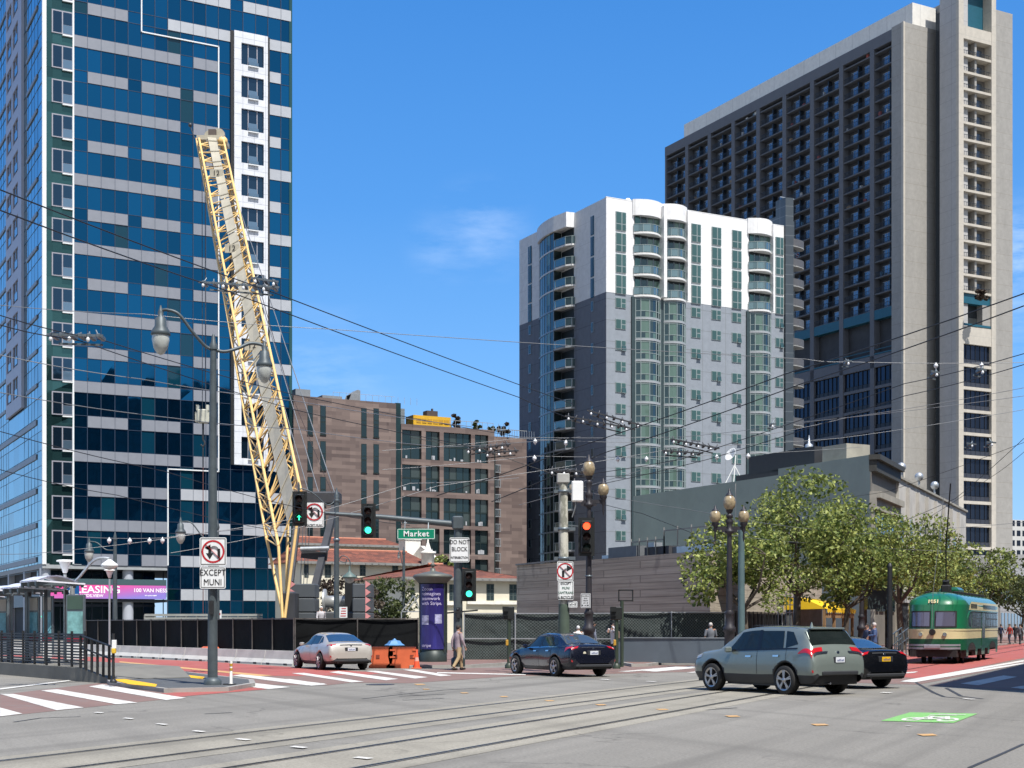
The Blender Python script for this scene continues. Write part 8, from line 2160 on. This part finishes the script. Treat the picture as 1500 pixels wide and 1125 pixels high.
leaf = leafmat('plane_tree_leaves', (.022,.05,.010), (.11,.17,.03), (.42,.46,.13))
leaf_d = leafmat('dark_leaves', (.02,.035,.012), (.05,.075,.02), (.13,.15,.05))
leaf_p = leafmat('purple_leaves', (.03,.018,.015), (.06,.035,.03), (.10,.08,.05))
def leaf_cloud(b, c, rad, n, size, rnd, flat=.8):
    for _ in range(n):
        while True:
            p = Vector((rnd.uniform(-1,1), rnd.uniform(-1,1), rnd.uniform(-1,1)))
            if p.length < 1: break
        p = p.normalized()*(p.length**.6); q = Vector(c)+Vector((p.x*rad[0], p.y*rad[1], p.z*rad[2]))
        s = size*rnd.uniform(.6,1.3); n1 = Vector((rnd.gauss(0,1), rnd.gauss(0,1), rnd.gauss(0,1)+.6)).normalized(); u = n1.orthogonal().normalized(); a = rnd.uniform(0, 2*PI); v = n1.cross(u); u, v = u*math.cos(a)+v*math.sin(a), v*math.cos(a)-u*math.sin(a)
        b.add([q-u*s, q-v*s*.6+n1*s*.15, q+u*s, q+v*s*.6+n1*s*.15], [(0,1,2,3)])
def tree(loc, H, spread, seed, label, lm=leaf, clumps=34, per=85, size=.105, trunk=.17, fork=.32, group=None, crown_lo=.40, name='street_tree', shift=(0,0)):
    rnd = random.Random(seed); t = T(name, label, 'tree', loc, 0, group); tk = MB()
    top = Vector((rnd.uniform(-.3,.3)+shift[0]*.5, rnd.uniform(-.3,.3), H*fork)); base = Vector((0,0,0))
    mid = (top*.5)+Vector((rnd.uniform(-.12,.12), 0, 0)); tk.tube([base, mid, top], [trunk, trunk*.85, trunk*.75], 9)
    lf = MB(); ends = []
    nb_ = 6
    for i in range(nb_):
        a = 2*PI*(i+rnd.random()*.7)/nb_; r = spread*rnd.uniform(.35,.75); e = Vector((math.cos(a)*r+shift[0], math.sin(a)*r+shift[1], H*rnd.uniform(.58,.86)))
        m1 = top.lerp(e, .45)+Vector((math.cos(a)*.35, math.sin(a)*.35, -.15)); tk.tube([top, m1, e], [trunk*.5, trunk*.33, trunk*.14], 7)
        for j in range(4):
            s0 = top.lerp(e, rnd.uniform(.4,.9)) if j else e; e2 = s0+Vector((rnd.uniform(-1,1), rnd.uniform(-1,1), rnd.uniform(-.25,.9))).normalized()*spread*rnd.uniform(.25,.55)
            s1 = m1.lerp(e, .5) if j % 2 else e; tk.tube([s1, (s1+e2)/2+Vector((0,0,.1)), e2], [trunk*.2, trunk*.12, trunk*.05], 5, False); ends.append(e2)
    for i in range(clumps):
        if i < len(ends): c = ends[i]
        else:
            a = rnd.uniform(0, 2*PI); r = spread*math.sqrt(rnd.random())*.92; h = rnd.random(); c = Vector((math.cos(a)*r+shift[0], math.sin(a)*r+shift[1], H*(crown_lo+(1-crown_lo)*h*(1-.45*(r/spread)**2))))
        s = spread*rnd.uniform(.13,.31); leaf_cloud(lf, c, (s*1.2, s*1.2, s*.8), int(1.12*per*(s/(spread*.2))**2), size*rnd.choice((.95,1.1,1.3)), rnd)
    tk.build('trunk', tree_bark, t); lf.build('crown', lm, t); return t
# a row of plane trees beside the avenue
grp = 'street trees along the avenue pavement'
tree((*gp(1098, 65), .13), 6.4, 2.7, 3, 'small street tree with lopsided crown left of the teal pole', group=grp, clumps=38, shift=(-.2,0), fork=.36)
tree((*gp(1172, 71), .13), 9.2, 3.5, 8, 'largest bright green street tree rising before the grey green wall', group=grp, clumps=62, shift=(.2,0), trunk=.22, fork=.33)
tree((*gp(1232, 74), .13), 7.2, 2.6, 15, 'street tree over the yellow canopy stall', group=grp, clumps=40, fork=.34)
tree((*gp(1262, 84), .13), 9.3, 3.2, 23, 'street tree between the yellow canopy and the tram', group=grp, clumps=46, lm=leaf)
tree((*gp(1322, 93), .13), 9.3, 3.7, 31, 'tall street tree directly behind the front of the tram', group=grp, clumps=56, trunk=.24, lm=leaf)
tree((*gp(1362, 108), .13), 9.0, 3.8, 44, 'street tree behind the middle of the tram roof', group=grp, clumps=44, size=.14, per=60)
tree((*gp(1400, 122), .13), 9.2, 4.2, 52, 'street tree behind the rear of the tram', group=grp, clumps=44, size=.15, per=55)
tree((*gp(1445, 134), .13), 8.8, 4.4, 67, 'last large street tree right of the tram', group=grp, clumps=44, size=.15, per=55, lm=leaf_d)
tree((*gp(1432, 128), .13), 5.0, 2.2, 71, 'small thin street tree low beside the rear of the tram', group=grp, clumps=18, size=.14, per=40, lm=leaf_d)
tree((*gp(1496, 150), .13), 7.5, 4.0, 77, 'street tree cut by the right edge of the picture', group=grp, clumps=34, size=.16, per=50, lm=leaf_d)
def bush(loc, w_, h_, seed, label, lm, n=24, size=.16, z0=0, name='shrub', cat='shrub'):
    rnd = random.Random(seed); t = T(name, label, cat, loc, 0); lf = MB(); tk = MB()
    tk.tube([(0,0,0),(.05,0,h_*.5)], [.09,.05], 6)
    for i in range(n):
        a = rnd.uniform(0,2*PI); r = w_*math.sqrt(rnd.random())*.8; h = z0+(h_-z0)*(.12+.8*rnd.random()*(1-.4*(r/w_)**2)); s = w_*.3; leaf_cloud(lf, (math.cos(a)*r, math.sin(a)*r*.6, h), (s,s,s*.8), 70, size, rnd)
        if i < 5: tk.tube([(.05,0,h_*.3),(math.cos(a)*r, math.sin(a)*r*.6, h)], [.04,.015], 5)
    tk.build('stem', tree_bark, t); lf.build('crown', lm, t); return t
bush((*gp(565, 115), 0), 2.6, 6.3, 5, 'round olive green tree beyond the fence left of the advertising column', leaf_d, 34, name='site_tree', cat='tree')
bush((*gp(540, 112), 0), 1.5, 5.6, 6, 'purple leaved shrub between the counterweights and the olive green tree', leaf_p, 16)
bush((*gp(499, 118), 0), 2.2, 6.6, 7, 'dark purple leaved tree behind the small hanging lantern', leaf_p, 22, name='site_tree', cat='tree')
bush((*gp(650, 165), 0), 1.9, 10.3, 8, 'bright green tree top between the white gable and the block sign', leaf, 18, z0=5, name='garden_tree', cat='tree')
bush((*gp(752, 170), 0), 1.2, 8, 9, 'thin dark tree at the corner of the brown building', leaf_d, 12, z0=2, name='garden_tree', cat='tree')
for i, (px_, w_, h_, lab, lm_) in enumerate(((666, 1.2, 2.4, 'dark purple roof plant beside the yellow generator', leaf_p), (699, .9, 1.5, 'small green roof plant in the middle of the brown roof', leaf_d), (738, 1.0, 2.4, 'taller roof plant by the railing at the right end of the brown roof', leaf_p), (720, .6, .9, 'tiny roof plant between the two larger ones', leaf_d))):
    s_ = bf.s(px_); Yr_ = bf.Y(s_)+1.5; zz = ZB3 if px_ > 726 else ZB2; bush((ray(px_)*Yr_, Yr_, zz), w_, h_, 40+i, lab, lm_, 8, .2, name='roof_plant', cat='plant')
q = at(1425, 442, 262); 
bush((q.x-.6, q.y-6.0, q.z-1.2), 1.6, 2.6, 60, 'brown plant filling a balcony on the tan south wing of the slab tower', leaf_p, 10, .25, name='balcony_plant', cat='plant')
# ================= overhead wires =================
def wire(pts, r, m, lab, sag=0.0, bulbs=(), name='overhead_wire', grp='overhead trolley and span wires'):
    P = [at(*p) for p in pts]; o = P[0]; t = T(name, lab, 'wire', o, 0, grp); path = []
    for a, c in zip(P, P[1:]):
        n = 8
        for i in range(n): f = i/n; path.append(a.lerp(c, f)-o-Vector((0,0,4*sag*f*(1-f))))
    path.append(P[-1]-o); MB().tube(path, r, 5).build('cable', m, t)
    for px_ in bulbs:
        for a, c in zip(P, P[1:]):
            x0, x1 = CX+F*a.x/a.y, CX+F*c.x/c.y
            if min(x0, x1) <= px_ <= max(x0, x1):
                tt = ray(px_); f = (tt*a.y-a.x)/((c.x-a.x)-tt*(c.y-a.y)); p = a.lerp(c, f)-o-Vector((0,0,4*sag*f*(1-f)))
                MB().lathe([(.012,.04),(.03,.01),(.03,-.02),(.075,-.04),(.095,-.09),(.08,-.16),(.035,-.2),(.02,-.24)], 10, p).build('insulator', porc, t)
    return t
def node(px, py, Y, w_, lab, dyy=0, n=7, light=False):          # switch frames and section insulators hung in the wires
    o = at(px, py, Y); t = T('wire_fitting', lab, 'wire fitting', o, 0, 'fittings hung in the overhead wires'); k = w_*Y/F; h = dyy*Y/F
    b = MB().beam((-k/2,0,-h/2),(k/2,0,h/2),.06).beam((-k/2*.8,.5,-h/2-.14),(k/2*.8,.5,h/2-.14),.05); rnd = random.Random(int(px)); b.build('runner', galv if light else cdark, t)
    c = MB()
    for i in range(n):
        f = (i+.5)/n-.5; z = h*f; x = k*f
        c.rbox(x-.055,x+.055,-.06,.5,z-.055,z+.055,.02).tube([(x,0,z),(x+rnd.uniform(-.1,.1),.1,z+rnd.uniform(.08,.18))], .025, 5)
    c.build('clamp', cdark if not light else galv, t)
    b = MB()
    for i in range(0, n, 2): f = (i+.5)/n-.5; b.lathe([(.02,.06),(.045,.025),(.05,-.03),(.02,-.06)], 8, (k*f,-.1,h*f-.12))
    b.build('insulator', porc, t); return t
dk_, lt_ = wire_m, wire_l; r1, r2_, r3 = .016, .02, .012
WL = [
 ([(0,278,34),(405,430,48),(840,592,75)], .022, dk_, 'thick dark trolley wire from the top left down to the condo corner', ()),
 ([(0,308,33),(330,425,46),(760,582,70),(860,622,75)], .022, dk_, 'second dark trolley wire just below the highest one at the left', ()),
 ([(0,447,50),(210,460,50),(480,482,52),(1180,526,60),(1240,530,60),(1500,531,60)], .014, lt_, 'pale span wire crossing the whole picture above the crossing', (1371, 1438)),
 ([(0,462,34),(150,498,38),(430,578,52),(760,640,70)], .016, dk_, 'dark wire through the left twin fittings and behind the lamp post', ()),
 ([(0,476,34),(110,497,37),(430,600,52),(700,655,62)], .016, dk_, 'dark wire a little below the one through the left fittings', ()),
 ([(0,520,40),(205,555,42),(430,587,46),(690,625,62)], .014, lt_, 'pale wire passing behind the pole of the twin lamp', ()),
 ([(0,575,40),(250,612,44),(430,628,50),(650,655,60),(850,640,65)], .014, lt_, 'pale wire crossing the hook block', ()),
 ([(0,632,38),(240,690,44),(430,742,52),(600,770,60)], .014, dk_, 'thin dark wire sloping over the lower tower windows', ()),
 ([(0,688,38),(170,725,42),(430,783,52)], .012, dk_, 'thin dark wire low across the tower by the leasing banner', ()),
 ([(110,786,60),(240,788,60),(430,760,62),(600,708,64),(760,700,66)], .014, lt_, 'pale wire sagging from the tower corner to the signal mast', (160, 190, 219, 238)),
 ([(250,810,60),(430,775,62),(640,712,64),(1000,655,68),(1230,642,70),(1500,600,72)], .014, lt_, 'pale wire rising to the right above the trees', ()),
 ([(640,726,60),(830,660,58),(1150,548,50),(1500,430,40)], .022, dk_, 'upper thick dark trolley wire rising to the right edge', ()),
 ([(720,735,60),(880,665,58),(1180,560,50),(1500,448,40)], .022, dk_, 'thick dark trolley wire just under the upper one at the right', ()),
 ([(820,700,62),(1000,672,60),(1325,562,52),(1500,518,44)], .016, dk_, 'third dark wire rising to the right edge through white insulators', ()),
 ([(850,715,62),(1040,672,60),(1325,580,52),(1500,534,44)], .016, dk_, 'fourth dark wire rising to the right edge', ()),
 ([(740,640,66),(1000,640,66),(1180,618,62),(1500,580,60)], .012, lt_, 'thin pale wire across the middle of the apartment block', ()),
 ([(560,660,62),(760,642,64),(950,648,66)], .012, lt_, 'short pale wire behind the switch frames', (784, 829, 950)),
 ([(560,688,62),(783,668,64),(1010,668,66),(1260,655,68)], .012, lt_, 'pale wire with white insulators in front of the apartment block', (783, 905, 947, 1050, 1096)),
 ([(760,716,64),(826,712,60),(868,700,62)], .012, lt_, 'short pale wire tied to the peeling trolley pole', ()),
 ([(826,714,60),(1000,745,66),(1120,762,72)], .012, lt_, 'pale stay wire from the trolley pole to the trees', (1044,)),
 ([(826,722,60),(940,752,64),(1190,845,76)], .014, dk_, 'dark stay wire falling from the trolley pole towards the trees', ()),
 ([(1070,784,62),(1200,796,70),(1400,808,90)], .012, lt_, 'pale wire running through the tree crowns', ()),
 ([(1090,762,62),(1260,782,72),(1500,765,80)], .012, lt_, 'pale wire above the tree crowns to the right edge', ()),
 ([(1100,745,64),(1300,720,70),(1500,648,60)], .012, dk_, 'dark wire rising past the tan tower foot', ()),
 ([(1290,776,70),(1400,730,66),(1500,642,58)], .014, dk_, 'dark diagonal wire by the far right edge', ()),
 ([(1340,770,74),(1450,700,66),(1500,662,60)], .012, dk_, 'second dark diagonal wire by the far right edge', ()),
 ([(0,812,60),(110,805,58),(300,780,60),(430,765,64)], .012, lt_, 'low pale wire above the bus shelter', ()),
 ([(380,420,48),(420,560,55),(492,735,62)], .014, lt_, 'thin pale stay line beside the crane boom', ()),
 ([(600,640,60),(700,655,60),(830,700,60),(1000,690,64)], .014, dk_, 'dark feeder wire through the middle switch frame', ()),
 ([(760,740,64),(1100,640,60),(1240,612,60),(1500,568,58)], .012, lt_, 'pale wire through a white link before the slab tower', ())]
for i, (p, r, m_, lab, bl) in enumerate(WL): wire(p, r*.9, m_, lab, .05, bl)
node(350, 417, 47, 118, 'long twin trolley fitting hung before the crane boom', -8, 8, True)
node(110, 491, 37, 82, 'twin trolley fitting over the left of the tower', -2, 6, True)
node(388, 410, 47, 40, 'short rod fitting right of the crane boom', -6, 3, True)
node(875, 618, 64, 95, 'upper trolley switch frame before the apartment block', -18, 9); node(900, 612, 64, 80, 'rear arm of the upper trolley switch frame', -22, 7)
node(1018, 650, 62, 72, 'right hand trolley switch frame with white insulators', -14, 8); node(1000, 662, 62, 60, 'lower arm of the right hand switch frame', -4, 6)
node(715, 655, 62, 66, 'left trolley switch frame before the brown building', 8, 8); node(735, 662, 62, 50, 'rear arm of the left trolley switch frame', 4, 6)
node(835, 690, 60, 62, 'trolley switch frame crossing the globes of the iron lamp', -2, 7); node(1134, 775, 78, 40, 'small fitting where the wires meet above the trees', -4, 4)
node(1242, 529, 60, 12, 'single white link on the long span wire', 0, 1, True); node(1131, 621, 62, 12, 'single white link on the wire before the balconies', 0, 1, True); node(1423, 650, 68, 14, 'white link on the wire near the tan tower foot', -2, 1, True)
node(1371, 545, 50, 14, 'white insulator clip on the third wire', -3, 1, True); node(1438, 541, 48, 14, 'white insulator clip nearest the right edge', -3, 1, True)
node(1452, 648, 62, 14, 'small white link at the lower right of the tan tower', -1, 1, True)
# ================= pieces that stand apart become parts of their own =================
SPLIT = {'roof_pipe_rail','walkway_rungs','roof_railing','pilaster','rib','socket','band','bracket','skirt_apron','wheel_arch','door_glass','badge_letters','insulator','clamp','signal_bracket','sign_hanger','louvre','print','bumper','runner','pendant_rope','hoist_rope','reeving_rope','forklift_slot','leg','roof_duct_rail','stripe','roof_fittings','reveal','letter','finial_ball','underframe','west_mullion','roof_vent','exhaust','sill_band','mast_arm','strap','visor'}
SING = {'walkway_rungs':'walkway_rung','badge_letters':'badge_letter','roof_fittings':'roof_fitting'}
def pieces(me):
    n = len(me.vertices); par = list(range(n))
    def fd(a):
        while par[a] != a: par[a] = par[par[a]]; a = par[a]
        return a
    for p in me.polygons:
        v = p.vertices; r = fd(v[0])
        for k in v[1:]: par[fd(k)] = r
    # join pieces whose boxes touch
    g = {}
    for i in range(n): g.setdefault(fd(i), []).append(i)
    ks = list(g); bb = {}
    for k in ks:
        c = [me.vertices[i].co for i in g[k]]; bb[k] = [min(p[j] for p in c)-.02 for j in range(3)]+[max(p[j] for p in c)+.02 for j in range(3)]
    if len(ks) > 260: return None
    up = {k: k for k in ks}
    def f2(a):
        while up[a] != a: a = up[a]
        return a
    for i, a in enumerate(ks):
        for b_ in ks[i+1:]:
            A_, B_ = bb[a], bb[b_]
            if all(A_[j] <= B_[j+3] and B_[j] <= A_[j+3] for j in range(3)): up[f2(a)] = f2(b_)
    out = {}
    for i in range(n): out.setdefault(f2(fd(i)), []).append(i)
    lab = {}
    for k, l in out.items():
        for i in l: lab[i] = k
    return lab, list(out)
for o in list(COL.objects):
    if o.type != 'MESH' or o.parent is None or o.data.users > 1 or o.get('kind'): continue
    nm = o.name.split('.')[0]
    if nm not in SPLIT: continue
    r = pieces(o.data)
    if not r or len(r[1]) < 2: continue
    lab, ks = r; me = o.data
    for j, k in enumerate(ks):
        idx = {}; vs = []; fs = []; sm = []; mi = []
        for p in me.polygons:
            if lab[p.vertices[0]] != k: continue
            f = []
            for v in p.vertices:
                if v not in idx: idx[v] = len(vs); vs.append(tuple(me.vertices[v].co))
                f.append(idx[v])
            fs.append(f); sm.append(p.use_smooth); mi.append(p.material_index)
        b = MB(); b.v, b.f, b.sm, b.mi = vs, fs, sm, mi
        q = b.build(SING.get(nm, nm), list(me.materials), o.parent); q.location = o.location; q.rotation_euler = o.rotation_euler
        if j == 0:
            for ch in list(o.children): ch.parent = q
    bpy.data.objects.remove(o)
